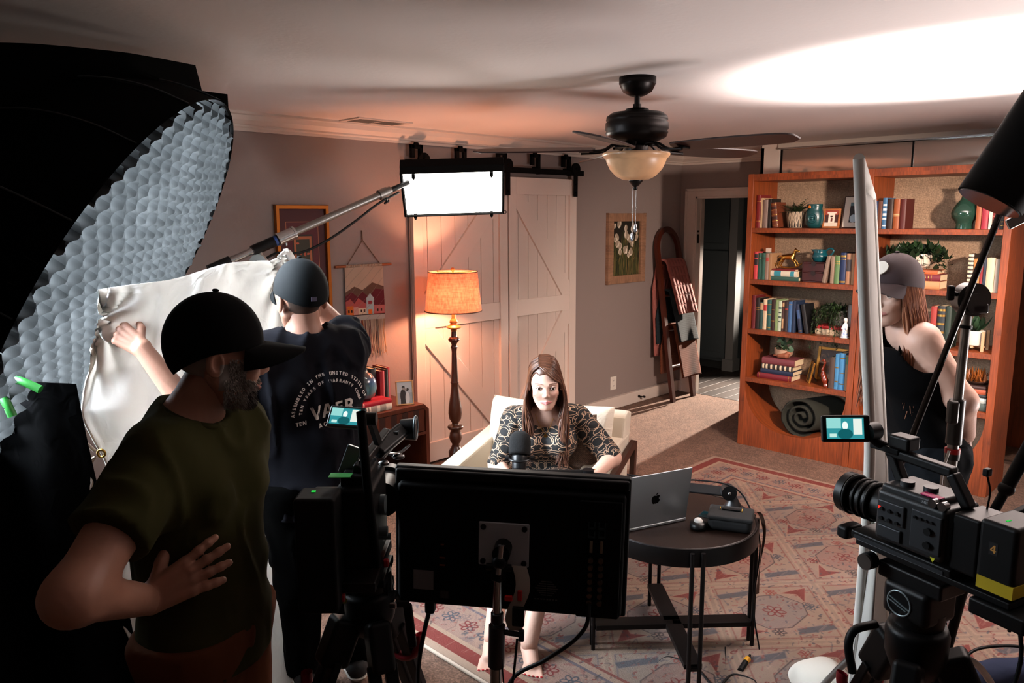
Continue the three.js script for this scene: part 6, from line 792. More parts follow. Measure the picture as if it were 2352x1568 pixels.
{ const r0 = -0.37, d0 = 1.74, g = gear('cinema_camera', 'black cinema camera rig with a tall battery on a tripod, left of the monitor', 'camera', r0, d0), L = g.loc, bk = mat(0x060607, 0.42, { specularIntensity: 0.6 }), gr = mat(0x5a6468, 0.4, { metalness: 0.5 });
  part(g, 'battery', bc(...L(-0.475, 0.965, 1.66), ...L(-0.385, 1.232, 1.58), 0.008), mat(0x060606, 0.6, { specularIntensity: 0.4 })); part(g, 'battery_lamp', bc(...L(-0.445, 1.2325, 1.63), ...L(-0.436, 1.2345, 1.624)), glow(0x2ad04a, 0.7), 'small green indicator'); part(g, 'battery_plate', bc(...L(-0.455, 0.99, 1.7), ...L(-0.385, 1.22, 1.66), 0.006), bk);
  part(g, 'camera_body', [bc(...L(-0.405, 1.03, 1.84), ...L(-0.315, 1.225, 1.66), 0.012), bc(...L(-0.395, 1.215, 1.82), ...L(-0.33, 1.25, 1.68), 0.008)], bk); part(g, 'control_dial', [cyl(0.022, 0.022, 0.012, ...L(-0.308, 1.16, 1.74), 'x'), cyl(0.012, 0.012, 0.02, ...L(-0.306, 1.1, 1.72), 'x'), cyl(0.008, 0.008, 0.02, ...L(-0.306, 1.07, 1.76), 'x')], gr);
  part(g, 'green_tape', move(bx(0.05, 0.002, 0.03), ...L(-0.392, 1.2515, 1.68)), mat(0x3fae52, 0.7), 'green tape'); part(g, 'lens', [cyl(0.04, 0.046, 0.13, ...L(-0.33, 1.13, 1.91), 'z', 28), cyl(0.05, 0.05, 0.03, ...L(-0.33, 1.13, 1.97), 'z', 28)].map((q) => q), bk);
  part(g, 'handle_bracket', [bar(L(-0.395, 1.235, 1.74), L(-0.37, 1.3, 1.745), 0.034, 0.012, 0, 0.003)], gr); part(g, 'top_handle', [bar(L(-0.36, 1.255, 1.7), L(-0.32, 1.29, 1.9), 0.022, 0.026, 0, 0.006), bar(L(-0.35, 1.24, 1.72), L(-0.345, 1.275, 1.72), 0.02, 0.02)], bk);
  const mp = L(-0.388, 1.368, 1.75), mR = (q) => { q.rotateX(-0.75); q.rotateZ(-0.06); q.rotateY(-0.1); q.translate(...mp); return q; };
  part(g, 'small_monitor', mR(bx(0.086, 0.056, 0.012, 0, 0, 0, 0.004)), gr); part(g, 'screen', mR(new THREE.PlaneGeometry(0.068, 0.042).translate(-0.003, 0.0, 0.0065)), screenMat, 'lit teal preview picture'); part(g, 'green_edge_tape', mR(bx(0.007, 0.03, 0.013, 0.037, -0.013, 0.001)), mat(0x46b552, 0.7)); part(g, 'monitor_hinge', [cyl(0.016, 0.016, 0.03, ...L(-0.335, 1.362, 1.76), 'x'), bar(L(-0.335, 1.36, 1.76), L(-0.325, 1.29, 1.8), 0.014, 0.014)], bk);
  part(g, 'viewfinder', [bar(L(-0.335, 1.262, 1.82), L(-0.285, 1.285, 1.94), 0.04, 0.03, 0.3, 0.008), cyl(0.026, 0.03, 0.04, ...L(-0.272, 1.283, 1.95), 'x', 22), bar(L(-0.33, 1.24, 1.86), L(-0.31, 1.26, 1.88), 0.02, 0.02)], bk); part(g, 'viewfinder_rim', [tor(0.029, 0.004, ...L(-0.253, 1.287, 1.95), 'x'), bx(0.04, 0.006, 0.02, ...L(-0.31, 1.29, 1.9))], gr); part(g, 'chrome_knobs', [ball(0.012, ...L(-0.29, 1.232, 1.88), 1.4, 0.7, 1), ball(0.01, ...L(-0.32, 1.228, 1.84), 1.4, 0.7, 1), tube([L(-0.33, 1.245, 1.86), L(-0.29, 1.235, 1.9), L(-0.265, 1.25, 1.92)], 0.004, 14, 6)], chrome);
  part(g, 'pan_handle', tube([L(-0.332, 1.41, 1.64), L(-0.33, 1.36, 1.64), L(-0.322, 1.2, 1.645), L(-0.312, 1.04, 1.66)], 0.0105, 30, 10), blackMatte, 'long black pan bar'); part(g, 'baseplate', bc(...L(-0.41, 0.995, 1.86), ...L(-0.31, 1.02, 1.62), 0.004), bk); part(g, 'red_lever', [bx(0.014, 0.02, 0.014, ...L(-0.298, 1.03, 1.7), 0.004), bx(0.012, 0.018, 0.012, ...L(-0.385, 0.985, 1.62), 0.003)], mat(0x8a0f1a, 0.4));
  part(g, 'fluid_head', [cyl(0.05, 0.055, 0.1, ...L(-0.35, 0.94, 1.75), 'y', 26), cyl(0.035, 0.035, 0.1, ...L(-0.35, 0.955, 1.75), 'x', 22), bc(...L(-0.4, 0.975, 1.82), ...L(-0.3, 0.997, 1.68), 0.004)], bk); part(g, 'head_ring', tor(0.016, 0.002, ...L(-0.292, 0.96, 1.74), 'x', 22), gr); part(g, 'spirit_level', ball(0.007, ...L(-0.4, 0.935, 1.7), 1, 1, 1, 10), mat(0x9c9a3c, 0.3)); part(g, 'lock_lever', [bar(L(-0.3, 0.9, 1.75), L(-0.255, 0.895, 1.76), 0.016, 0.012, 0, 0.003), bar(L(-0.26, 0.895, 1.76), L(-0.25, 0.78, 1.76), 0.022, 0.014, 0, 0.005)], blackPlastic); part(g, 'chrome_latch', bx(0.03, 0.018, 0.02, ...L(-0.295, 0.91, 1.73), 0.004), chrome);
  tripod(g, L, -0.35, 0.895, 1.75, 0.46, [1.15, 2.5, -1.2]); }
{ const r0 = 0.85, d0 = 1.5, g = gear('cinema_camera', 'black cinema camera with a yellow-taped battery marked 4, on the right tripod', 'camera', r0, d0, 0, 27 * D2R), bk = mat(0x070708, 0.42, { specularIntensity: 0.7 }), gr = mat(0x17181a, 0.45), gm = mat(0x3a3c3f, 0.4, { metalness: 0.4 });
  // own axes: -z is where the lens points, +x to the right of the camera; the near side is -x
  part(g, 'camera_body', [bc(-0.055, 1.155, -0.08, 0.055, 1.265, 0.075, 0.01), bc(-0.05, 1.255, -0.075, 0.05, 1.278, 0.05, 0.008)], gr); part(g, 'side_panel', [bc(-0.06, 1.2, -0.072, -0.053, 1.245, -0.01, 0.003), bc(-0.06, 1.17, 0.005, -0.053, 1.25, 0.07, 0.003), bc(-0.06, 1.165, -0.07, -0.053, 1.192, -0.015, 0.003)], gm);
  const bt = []; for (let i = 0; i < 3; i++) for (let j = 0; j < 2; j++) bt.push(cyl(0.004, 0.004, 0.008, -0.06, 1.207 + j * 0.02, -0.06 + i * 0.018, 'x', 10)); for (const [y, z] of [[1.215, 0.045], [1.187, 0.045]]) bt.push(cyl(0.0075, 0.0075, 0.012, -0.06, y, z, 'x', 14)); for (let i = 0; i < 4; i++) bt.push(cyl(0.003, 0.003, 0.008, -0.06, 1.235, 0.015 + i * 0.012, 'x', 8)); const bs = part(g, 'buttons', bt, blackPlastic); bs.userData.kind = 'stuff';
  part(g, 'record_light', bx(0.002, 0.005, 0.005, -0.0605, 1.228, -0.066), glow(0xff2a1a, 1.2), 'small red light'); part(g, 'maker_mark', move(new THREE.PlaneGeometry(0.036, 0.009), -0.0505, 1.267, 0.03, -PI / 2), mat(0xffffff, 0.5, { map: canvasTex(80, 20, (c) => { c.fillStyle = '#232426'; c.fillRect(0, 0, 80, 20); c.fillStyle = '#a7a9ab'; c.font = 'bold 17px serif'; c.textAlign = 'center'; c.fillText('SONY', 40, 16); }) })); part(g, 'yellow_triangle', move(new THREE.CircleGeometry(0.0065, 3).rotateZ(-PI / 2), -0.0606, 1.163, 0.058, -PI / 2), mat(0xc9c81c, 0.6), 'small yellow arrow sticker');
  part(g, 'pink_tape', bx(0.018, 0.002, 0.04, -0.035, 1.2795, 0.03), mat(0xc8246a, 0.6), 'pink tape'); part(g, 'lens', [cyl(0.036, 0.036, 0.045, 0, 1.21, -0.102, 'z', 32), cyl(0.041, 0.041, 0.03, 0, 1.21, -0.138, 'z', 32), cyl(0.036, 0.036, 0.02, 0, 1.21, -0.16, 'z', 32)], bk); for (const z of [-0.118, -0.134, -0.15, -0.172]) part(g, 'lens_ring', tor(z < -0.16 ? 0.043 : 0.041, 0.004, 0, 1.21, z, 'z', 36), blackPlastic); part(g, 'lens_front', [cyl(0.046, 0.046, 0.018, 0, 1.21, -0.186, 'z', 36)], bk); part(g, 'lens_glass', ball(0.034, 0, 1.21, -0.186, 1, 1, 0.35), mat(0x050608, 0.05, { clearcoat: 1 }));
  part(g, 'top_handle', [bar([-0.0, 1.333, -0.1], [0, 1.327, 0.05], 0.026, 0.022, 0, 0.006), bar([0, 1.325, 0.045], [0, 1.265, 0.085], 0.026, 0.02, 0, 0.005), bar([0, 1.33, -0.09], [0, 1.275, -0.06], 0.024, 0.02, 0, 0.005)], bk); part(g, 'handle_mic', bc(-0.02, 1.345, -0.09, 0.02, 1.375, -0.04, 0.006), bk); part(g, 'control_dials', [cyl(0.014, 0.014, 0.012, -0.02, 1.282, -0.035), cyl(0.014, 0.014, 0.012, -0.01, 1.282, 0.01)], gm); part(g, 'audio_sockets', [cyl(0.009, 0.009, 0.014, -0.05, 1.272, 0.045, 'x'), cyl(0.009, 0.009, 0.014, -0.05, 1.272, 0.065, 'x')], chrome);
  const mR = (q) => { q.rotateX(-0.25); q.rotateY(-0.62); q.rotateZ(0.05); q.translate(-0.07, 1.376, -0.155); return q; }; part(g, 'small_monitor', mR(bx(0.1, 0.058, 0.014, 0, 0, 0, 0.005)), bk); part(g, 'screen', mR(new THREE.PlaneGeometry(0.076, 0.045).translate(-0.002, 0.001, 0.0075)), screenMat, 'lit teal preview picture'); part(g, 'monitor_arm', [tube([[-0.03, 1.37, -0.13], [-0.015, 1.35, -0.12], [0, 1.338, -0.1]], 0.011, 16, 8), cyl(0.02, 0.02, 0.03, -0.022, 1.37, -0.128, 'x'), bx(0.03, 0.014, 0.07, 0, 1.338, -0.1, 0.003)], blackMetal);
  part(g, 'battery', bc(-0.05, 1.135, 0.135, 0.05, 1.275, 0.205, 0.009), mat(0x080809, 0.5, { specularIntensity: 0.6 })); part(g, 'battery_plate', [bc(-0.045, 1.15, 0.08, 0.045, 1.265, 0.135, 0.006)], bk); part(g, 'yellow_tape', bc(-0.0515, 1.142, 0.14, 0.0515, 1.166, 0.2065), mat(0xc2a90f, 0.6), 'yellow tape band'); part(g, 'number_mark', move(new THREE.PlaneGeometry(0.016, 0.024), -0.0506, 1.225, 0.165, -PI / 2), mat(0xffffff, 0.6, { map: canvasTex(40, 60, (c) => { c.fillStyle = '#0c0c0d'; c.fillRect(0, 0, 40, 60); c.fillStyle = '#c48a3c'; c.font = 'bold 52px sans-serif'; c.textAlign = 'center'; c.fillText('4', 20, 50); }) }), 'orange figure 4'); part(g, 'battery_lamp', bx(0.012, 0.001, 0.004, -0.02, 1.2755, 0.17), glow(0x2ad04a, 0.6), 'small green indicator'); part(g, 'aerial', [tube([[0.03, 1.26, 0.1], [0.035, 1.3, 0.1], [0.03, 1.33, 0.095]], 0.002, 10, 5), bx(0.016, 0.016, 0.012, 0.03, 1.337, 0.094, 0.003)], blackPlastic);
  part(g, 'dovetail_plate', [bc(-0.045, 1.118, -0.13, 0.045, 1.132, 0.2, 0.003), bc(-0.05, 1.132, -0.14, 0.05, 1.15, 0.09, 0.004), bc(-0.055, 1.085, 0.13, 0.055, 1.118, 0.235, 0.006)], bk); part(g, 'plate_edge', bc(-0.0515, 1.134, -0.13, -0.049, 1.142, 0.075), gm); part(g, 'rod_clamp', bc(-0.055, 1.12, -0.175, 0.0, 1.15, -0.145, 0.008), blackPlastic); part(g, 'knob_post', cyl(0.018, 0.018, 0.02, -0.055, 1.1, -0.085, 'x', 20), blackPlastic); part(g, 'round_knob', cyl(0.017, 0.017, 0.008, -0.067, 1.1, -0.085, 'x', 24), mat(0x6b635e, 0.3, { metalness: 0.7 }));
  part(g, 'fluid_head', [bc(-0.05, 1.0, -0.055, 0.05, 1.075, 0.05, 0.014), bc(-0.042, 1.07, -0.075, 0.042, 1.105, 0.07, 0.006), cyl(0.045, 0.052, 0.07, 0, 0.985, 0, 'y', 26)], bk); part(g, 'head_emblem', tor(0.026, 0.002, -0.0505, 1.035, -0.012, 'x', 30), mat(0x9fb0b5, 0.3, { metalness: 0.6 }), 'round silver emblem'); part(g, 'emblem_stroke', [bar([-0.0508, 1.044, -0.036], [-0.0508, 1.028, 0.012], 0.003, 0.002), bar([-0.0508, 1.036, -0.036], [-0.0508, 1.024, 0.005], 0.003, 0.002)], mat(0x9fb0b5, 0.3, { metalness: 0.6 })); part(g, 'head_cables', [tube([[0.03, 1.1, 0.17], [0.03, 1.0, 0.19], [0.02, 0.85, 0.17], [0.03, 0.6, 0.15], [0.02, 0.3, 0.12], [0.0, 0.02, 0.1]], 0.004, 50, 6), tube([[0.045, 1.1, 0.18], [0.05, 0.98, 0.2], [0.03, 0.84, 0.17], [0.06, 0.55, 0.15], [0.05, 0.25, 0.12], [0.06, 0.02, 0.16]], 0.004, 50, 6)], blackPlastic);
  part(g, 'side_handle', tube([[-0.05, 0.965, -0.06], [-0.1, 0.955, -0.075], [-0.115, 0.93, -0.075], [-0.115, 0.87, -0.06]], 0.009, 24, 8), blackPlastic);
  const L2 = (a, b, c) => [a, b, c]; tripod(g, L2, 0, 0.935, 0, 0.48, [PI * 0.86, PI * 0.25, -PI / 2 + 0.2]); }

// ---- white frame seen nearly edge-on
{ const g = gear('diffusion_screen', 'tall white fabric diffusion frame seen nearly edge-on before the woman', 'screen', 1.05, 2.1), L = g.loc, wt = mat(0xd9d4cb, 0.7);
  const N = [[0, 0.772, 1.953, 1.75], [0.55, 0.85, 1.211, 1.75], [0.85, 0.845, 0.72, 1.75], [1, 0.83, 0.02, 1.75]], F = [[0, 1.153, 1.887, 2.5], [0.55, 1.262, 0.946, 2.5], [0.85, 1.3, 0.45, 2.5], [1, 1.33, 0.02, 2.5]];
  const pick = (A, t) => { let i = 0; while (i < A.length - 2 && A[i + 1][0] < t) i++; const k = (t - A[i][0]) / (A[i + 1][0] - A[i][0]); return [1, 2, 3].map((j) => lerp(A[i][j], A[i + 1][j], k)); };
  part(g, 'near_tube', tube([0, 0.25, 0.5, 0.75, 1].map((t) => L(...pick(N, t))), 0.0125, 40, 10), wt); part(g, 'far_tube', tube([0, 0.25, 0.5, 0.75, 1].map((t) => L(...pick(F, t))), 0.0125, 40, 10), wt); part(g, 'top_tube', rod(L(...pick(N, 0)), L(...pick(F, 0)), 0.0125), wt);
  part(g, 'fabric', slab((u, v) => { const a = pick(N, v), b = pick(F, v), s = Math.sin(u * PI); return L(lerp(a[0], b[0], u) - 0.012 * s + 0.006 * Math.sin(u * 9), lerp(a[1], b[1], u), lerp(a[2], b[2], u)); }, 20, 40, 0.002), mat(0x8c8883, 0.95, { side: THREE.DoubleSide })); part(g, 'hanging_flap', slab((u, v) => { const y = 1.12 - v * 1.1, w = 0.012 + v * 0.055 + 0.03 * Math.max(0, v - 0.85) / 0.15; return L(0.853 - 0.004 * v - w * (1 - u) + 0.012, y, 1.735 - 0.05 * u * v + 0.012 * Math.sin(u * 5 + v * 3)); }, 8, 30, 0.002), mat(0xdedad2, 0.95, { side: THREE.DoubleSide })); part(g, 'black_backing', slab((u, v) => { const y = 1.1 - v * 1.08; return L(0.868 + u * (0.012 + 0.05 * v), y, 1.76 + 0.03 * u); }, 4, 20, 0.002), mat(0x0a090a, 0.9, { side: THREE.DoubleSide })); }
single('white_bundle', 'pale crumpled cloth bundle on the rug at the foot of the white frame', 'cloth', (() => { const f = (x, y, z) => ellD([0, 0.09, 0], [0.1, 0.1, 0.12])(x, y, z) + 0.03 * noise3(x * 14, y * 14, z * 14); return nets(f, [-0.16, -0.02, -0.17], [0.16, 0.24, 0.17], 0.012); })(), mat(0xcfc8bc, 0.9), at(1.15, 0.02, 2.62));
// ---- C-stand with a black lamp head at the right edge
{ const g = gear('light_stand', 'grip stand with chrome pole, angled rod and black lamp head at right', 'studio light', 1.37, 2.3), L = g.loc;
  part(g, 'pole', [rod(L(1.365, 1.1, 2.3), L(1.372, 1.56, 2.3), 0.0135), rod(L(1.36, 0.35, 2.3), L(1.365, 1.16, 2.3), 0.0165)], steel); part(g, 'pole_collar', [rod(L(1.365, 1.13, 2.3), L(1.366, 1.27, 2.3), 0.023), bx(0.03, 0.075, 0.03, ...L(1.342, 1.235, 2.28), 0.01), rod(L(1.364, 1.08, 2.3), L(1.365, 1.1, 2.3), 0.0215)], mat(0x4b4a49, 0.35, { metalness: 0.8 })); part(g, 'red_ring', rod(L(1.364, 1.1, 2.3), L(1.3645, 1.115, 2.3), 0.0225), mat(0xa01218, 0.4), 'red ring'); part(g, 'pole_clamp', rod(L(1.37, 1.49, 2.3), L(1.371, 1.5, 2.3), 0.0185), blackMetal);
  part(g, 'grip_head', [cyl(0.05, 0.05, 0.04, ...L(1.372, 1.58, 2.29), 'z', 28), cyl(0.03, 0.03, 0.05, ...L(1.372, 1.57, 2.28), 'z', 24), bx(0.05, 0.03, 0.03, ...L(1.385, 1.555, 2.27), 0.006)], mat(0x5d5c5b, 0.3, { metalness: 0.85 })); part(g, 'tee_knob', [rod(L(1.33, 1.595, 2.28), L(1.31, 1.6, 2.28), 0.007), bx(0.02, 0.045, 0.018, ...L(1.305, 1.6, 2.28), 0.006)], blackPlastic);
  part(g, 'angled_rod', rod(L(1.4, 1.9, 2.2), L(1.235, 1.03, 2.36), 0.0095), mat(0x2a2624, 0.3, { metalness: 0.8 })); part(g, 'hand_loop', tube([L(1.33, 1.12, 2.26), L(1.31, 1.05, 2.25), L(1.315, 0.95, 2.25), L(1.335, 0.88, 2.26), L(1.355, 0.95, 2.27), L(1.35, 1.05, 2.27)], 0.004, 30, 6), mat(0xb9b5ae, 0.5));
  const a = v3(...L(1.45, 2.16, 2.08)), b = v3(...L(1.285, 1.862, 2.1)); part(g, 'lamp_head', [rod(a, b, 0.085, 0.085, 32)], mat(0x030303, 0.8, { specularIntensity: 0.2 })); part(g, 'lamp_lens', rod(b, b.clone().add(b.clone().sub(a).normalize().multiplyScalar(0.004)), 0.08, 0.08, 32), mat(0x1a1a1c, 0.2)); part(g, 'lamp_yoke', [bar(L(1.37, 1.8, 2.15), L(1.47, 1.86, 2.12), 0.03, 0.012, 0, 0.004), ball(0.018, ...L(1.4, 1.86, 2.18))], chrome);
  for (let k = 0; k < 3; k++) { const q = k * 2.094 + 0.3; part(g, 'stand_leg', tube([L(1.36, 0.42 + k * 0.05, 2.3), L(1.36 + Math.cos(q) * 0.18, 0.36 + k * 0.03, 2.3 + Math.sin(q) * 0.18), L(1.36 + Math.cos(q) * 0.42, 0.025, 2.3 + Math.sin(q) * 0.42)], 0.012, 18, 7), steel); } }
{ const g = gear('tripod_leg_stand', 'black tubular stand leaning into the picture at the lower right edge', 'stand', 1.35, 1.95), L = g.loc; part(g, 'upper_tube', rod(L(1.36, 1.33, 1.9), L(1.275, 1.13, 1.9), 0.017), blackMetal); part(g, 'lower_tube', rod(L(1.275, 1.13, 1.9), L(1.21, 0.98, 1.9), 0.012), blackMetal); part(g, 'joint', ball(0.02, ...L(1.275, 1.13, 1.9)), blackPlastic); part(g, 'post', rod(L(1.36, 1.33, 1.9), L(1.5, 0.01, 1.9), 0.014), blackMetal); part(g, 'brace', rod(L(1.21, 0.98, 1.9), L(1.12, 0.01, 2.0), 0.012), blackMetal); }
{ const g = gear('cable_hanger', 'black strap and clip hanging at the right edge beside the yellow-taped battery', 'strap', 1.13, 1.6, 1.05), L = g.loc; part(g, 'strap', slab((u, v) => L(1.115 + u * 0.05 + 0.004 * Math.sin(v * 4), 1.16 - v * 0.24, 1.6), 3, 16, 0.008), blackMatte); part(g, 'clip', move(bx(0.05, 0.03, 0.02, 0, 0, 0, 0.004), ...L(1.12, 1.185, 1.6), 0, 0, 0.5), blackPlastic); part(g, 'cord', tube([L(1.11, 1.17, 1.6), L(1.1, 1.1, 1.6), L(1.105, 1.0, 1.6), L(1.12, 0.9, 1.61)], 0.004, 20, 6), blackPlastic); part(g, 'hanging_post', rod(L(1.19, 1.3, 1.61), L(1.19, 0.01, 1.61), 0.012), blackMetal); }
{ const g = gear('cable_cover', 'navy blue cloth cable sleeve on the rug at the lower right corner', 'sleeve', 1.75, 2.75), L = g.loc; part(g, 'sleeve', (() => { const B = [bone(L(1.62, 0.04, 2.72), L(2.05, 0.05, 2.78), 0.045, 0.06), bone(L(1.75, 0.05, 2.74), L(1.95, 0.07, 2.74), 0.05, 0.055)], f = bonesD(B, 0.04); return nets((x, y, z) => Math.max(f(x, y, z) + 0.02 * noise3(x * 16, y * 16, z * 16), -y + 0.004), ...boundsOf(B, 0.02), 0.012); })(), mat(0x0e1c38, 0.9)); part(g, 'white_pipe', rod(L(1.42, 0.04, 2.78), L(1.62, 0.04, 2.73), 0.01), whitePlastic); part(g, 'cable_loop', tube([L(1.75, 0.05, 2.75), L(1.8, 0.12, 2.8), L(1.95, 0.14, 2.82), L(2.1, 0.13, 2.8)], 0.006, 30, 6), blackPlastic); }
{ const g = gear('slip_on_shoe', 'grey and white rounded shoe on the carpet at the bottom edge', 'shoe', -0.72, 2.36), L = g.loc; const B = [bone([0, 0.06, 0.14], [0.01, 0.075, 0.02], 0.05, 0.055), bone([0.01, 0.07, 0.02], [0.02, 0.055, -0.07], 0.055, 0.048)], f = bonesD(B, 0.03); part(g, 'upper', nets((x, y, z) => Math.max(f(x, y, z), 0.03 - y), ...boundsOf(B, 0.02), 0.006), mat(0x8a8684, 0.9)); part(g, 'sole', nets((x, y, z) => Math.max(f(x, y + 0.012, z) - 0.006, y - 0.045, -y), [-0.1, -0.01, -0.15], [0.1, 0.1, 0.25], 0.006), mat(0xb9b5b0, 0.7), 'white sole'); }
// ---- floor lamp that throws light up at the ceiling, standing beyond the right edge
{ const g = group('ceiling_bounce_light', 'black studio lamp on the floor aimed up at the ceiling', 'studio light', v3(3.8, 0, 0.2)); part(g, 'lamp_head', lathe([[0, 0.62], [0.07, 0.62], [0.075, 0.7], [0.09, 0.86], [0.084, 0.86], [0.07, 0.74], [0, 0.72]], 28), blackMatte); part(g, 'lamp_glass', cyl(0.07, 0.07, 0.004, 0, 0.78, 0), glow(0xfff1e4, 6)); part(g, 'stand_post', rod([0, 0.1, 0], [0, 0.63, 0], 0.015), blackMetal); for (let k = 0; k < 3; k++) { const a = k * 2.094; part(g, 'stand_leg', rod([0, 0.2, 0], [Math.cos(a) * 0.3, 0.012, Math.sin(a) * 0.3], 0.01), blackMetal); } }
// ---------------------------------------------------------------- people
// head in its own axes: +z face, +y up, origin between the ears; about 0.235 high
function headField(o = {}) {
  const f = o.fem ? 1 : 0, B = [], k = 0.02;
  const cran = ellD([0, 0.036, -0.012], [0.0755, 0.09, 0.096]), face = ellD([0, -0.035, 0.028], [0.06 - 0.003 * f, 0.083, 0.062]);
  for (const s of [-1, 1]) {
    B.push(bone([s * 0.05, -0.05, 0.0], [s * 0.018, -0.098, 0.055], 0.02 - 0.003 * f, 0.018 - 0.002 * f)); // jaw
    B.push(bone([s * 0.038, -0.028, 0.062], [s * 0.034, -0.034, 0.064], 0.022, 0.02)); // cheek
    B.push(bone([s * 0.044, 0.017, 0.07], [s * 0.014, 0.014, 0.083], 0.0085, 0.0085)); // brow
  }
  B.push(bone([0, -0.1, 0.064], [0, -0.102, 0.062], 0.017 - 0.002 * f)); // chin
  const N = [bone([0, 0.006, 0.084], [0, -0.03, 0.104 - 0.003 * f], 0.0065, 0.0095 - 0.001 * f), bone([-0.008, -0.037, 0.095], [0.008, -0.037, 0.095], 0.0068)];
  const lips = [bone([-0.026, -0.0675, 0.078], [0, -0.0645, 0.0925], 0.0026, 0.0042), bone([0.026, -0.0675, 0.078], [0, -0.0645, 0.0925], 0.0026, 0.0042), bone([-0.02, -0.0705, 0.0815], [0, -0.0735, 0.0915], 0.003, 0.005), bone([0.02, -0.0705, 0.0815], [0, -0.0735, 0.0915], 0.003, 0.005)];
  const lids = []; for (const s of [-1, 1]) { lids.push(bone([s * 0.018, 0.0005, 0.0835], [s * 0.033, 0.0078, 0.0872], 0.0028), bone([s * 0.033, 0.0078, 0.0872], [s * 0.0485, 0.002, 0.0765], 0.0028), bone([s * 0.018, -0.001, 0.0825], [s * 0.033, -0.0068, 0.0845], 0.0022), bone([s * 0.033, -0.0068, 0.0845], [s * 0.0485, 0.001, 0.076], 0.0022)); }
  const ears = [-1, 1].map((s) => [ellD([s * 0.078, -0.008, -0.012], [0.009, 0.031, 0.019]), ellD([s * 0.086, -0.006, -0.008], [0.007, 0.02, 0.011])]);
  const bone1 = bonesD(B, k), nose = bonesD(N, 0.008), lip = bonesD(lips, 0.004), lid = bonesD(lids, 0.002);
  return (x, y, z) => { let d = smin(cran(x, y, z), face(x, y, z), 0.03); d = smin(d, bone1(x, y, z), 0.018);
    const ax = Math.abs(x), sock = Math.hypot(ax - 0.033, y + 0.0005, z - 0.099) - 0.0205; d = smax(d, -sock, 0.01);
    d = smin(d, nose(x, y, z), 0.009); d = smin(d, lip(x, y, z), 0.005); d = smin(d, lid(x, y, z), 0.003);
    const groove = Math.hypot((y + 0.0688) * 1.6, (z - 0.0955) * 0.6) - 0.0016; if (ax < 0.019) d = smax(d, -groove, 0.002);
    for (const [a, b] of ears) d = smin(d, Math.max(a(x, y, z), -b(x, y, z)), 0.006);
    return d; };
}
function makeHead(o) {
  const geo = nets(headField(o), [-0.1, -0.135, -0.122], [0.1, 0.14, 0.12], o.cell || 0.003), S = o.skin;
  const brow = (x, y, z) => { const ax = Math.abs(x); return z > 0.06 && ax > 0.013 && ax < 0.053 && Math.abs(y - (0.0235 - Math.pow((ax - 0.036) / 0.03, 2) * 0.006)) < (o.fem ? 0.0028 : 0.004); };
  paint(geo, (x, y, z) => { let c = S; const ax = Math.abs(x);
    if (z > 0.074 && Math.abs(y + 0.0688) < 0.0085 * Math.sqrt(Math.max(0, 1 - Math.pow(ax / 0.0275, 2)))) c = o.lip || S; else if (brow(x, y, z)) c = o.brow || S;
    else if (o.lash && z > 0.07 && ax > 0.0175 && ax < 0.051 && Math.abs(y - (0.0058 - Math.pow((ax - 0.033) / 0.0155, 2) * 0.005)) < 0.0024) c = o.lash;
    else if (o.stubble && o.stubble(x, y, z)) c = o.stubble(x, y, z);
    else if (o.blush && z > 0.04 && Math.hypot(ax - 0.042, y + 0.03) < 0.018) c = [S[0] * 1.0, S[1] * 0.88, S[2] * 0.88];
    return c; });
  return geo;
}
function eyeParts(g, put) { for (const s of [-1, 1]) { const e = ball(0.0125, 0, 0, 0, 1, 1, 1, 20); paint(e, (x, y, z) => { const r = Math.hypot(x, y); return z > 0 && r < 0.003 ? [0.01, 0.008, 0.006] : z > 0 && r < 0.0066 ? [0.06, 0.028, 0.014] : [0.62, 0.58, 0.55]; }); e.translate(s * 0.033, 0, 0.0757); part(g, 'eye', put(e), mat(0xffffff, 0.15, { vertexColors: true })); } }
// hand bones: wrist w, finger direction f, back-of-hand normal n, thumb side +1/-1, finger curls in radians
function handBones(w, f, n, side, curl, thumb = 0.4, k = 1, spread = 0.06) {
  const F = v3(...f).normalize(), Nn = v3(...n); Nn.addScaledVector(F, -Nn.dot(F)).normalize(); const S = F.clone().cross(Nn).multiplyScalar(side), W = v3(...w), B = [], P = (v) => [v.x, v.y, v.z];
  [[0.029, 0.09, 0.072], [0.0095, 0.093, 0.08], [-0.01, 0.088, 0.074], [-0.028, 0.08, 0.058]].forEach(([o, m, len], i) => { const a0 = W.clone().addScaledVector(S, o * 0.55 * k), kn = W.clone().addScaledVector(F, m * k).addScaledVector(S, o * k); B.push(bone(P(a0), P(kn), 0.0155 * k, 0.0115 * k)); let p = kn, ang = 0; const dir0 = F.clone().addScaledVector(S, spread * (1.5 - i)).normalize(); [0.46, 0.3, 0.24].forEach((q, j) => { ang += curl[i] * [0.8, 1.1, 0.8][j]; const d = dir0.clone().multiplyScalar(Math.cos(ang)).addScaledVector(Nn, -Math.sin(ang)), p2 = p.clone().addScaledVector(d, len * q * k); B.push(bone(P(p), P(p2), (0.0098 - j * 0.0008) * k, (0.0092 - j * 0.0009) * k)); p = p2; }); });
  let p = W.clone().addScaledVector(F, 0.022 * k).addScaledVector(S, 0.018 * k); let d = F.clone().multiplyScalar(0.62).addScaledVector(S, 0.75).addScaledVector(Nn, -0.2).normalize(); [0.044, 0.034, 0.027].forEach((len, j) => { const p2 = p.clone().addScaledVector(d, len * k); B.push(bone(P(p), P(p2), (0.0145 - j * 0.002) * k, (0.0125 - j * 0.0018) * k)); p = p2; d = d.clone().multiplyScalar(Math.cos(thumb)).addScaledVector(F, Math.sin(thumb) * 0.7).addScaledVector(Nn, -Math.sin(thumb) * 0.7).normalize(); });
  return B;
}
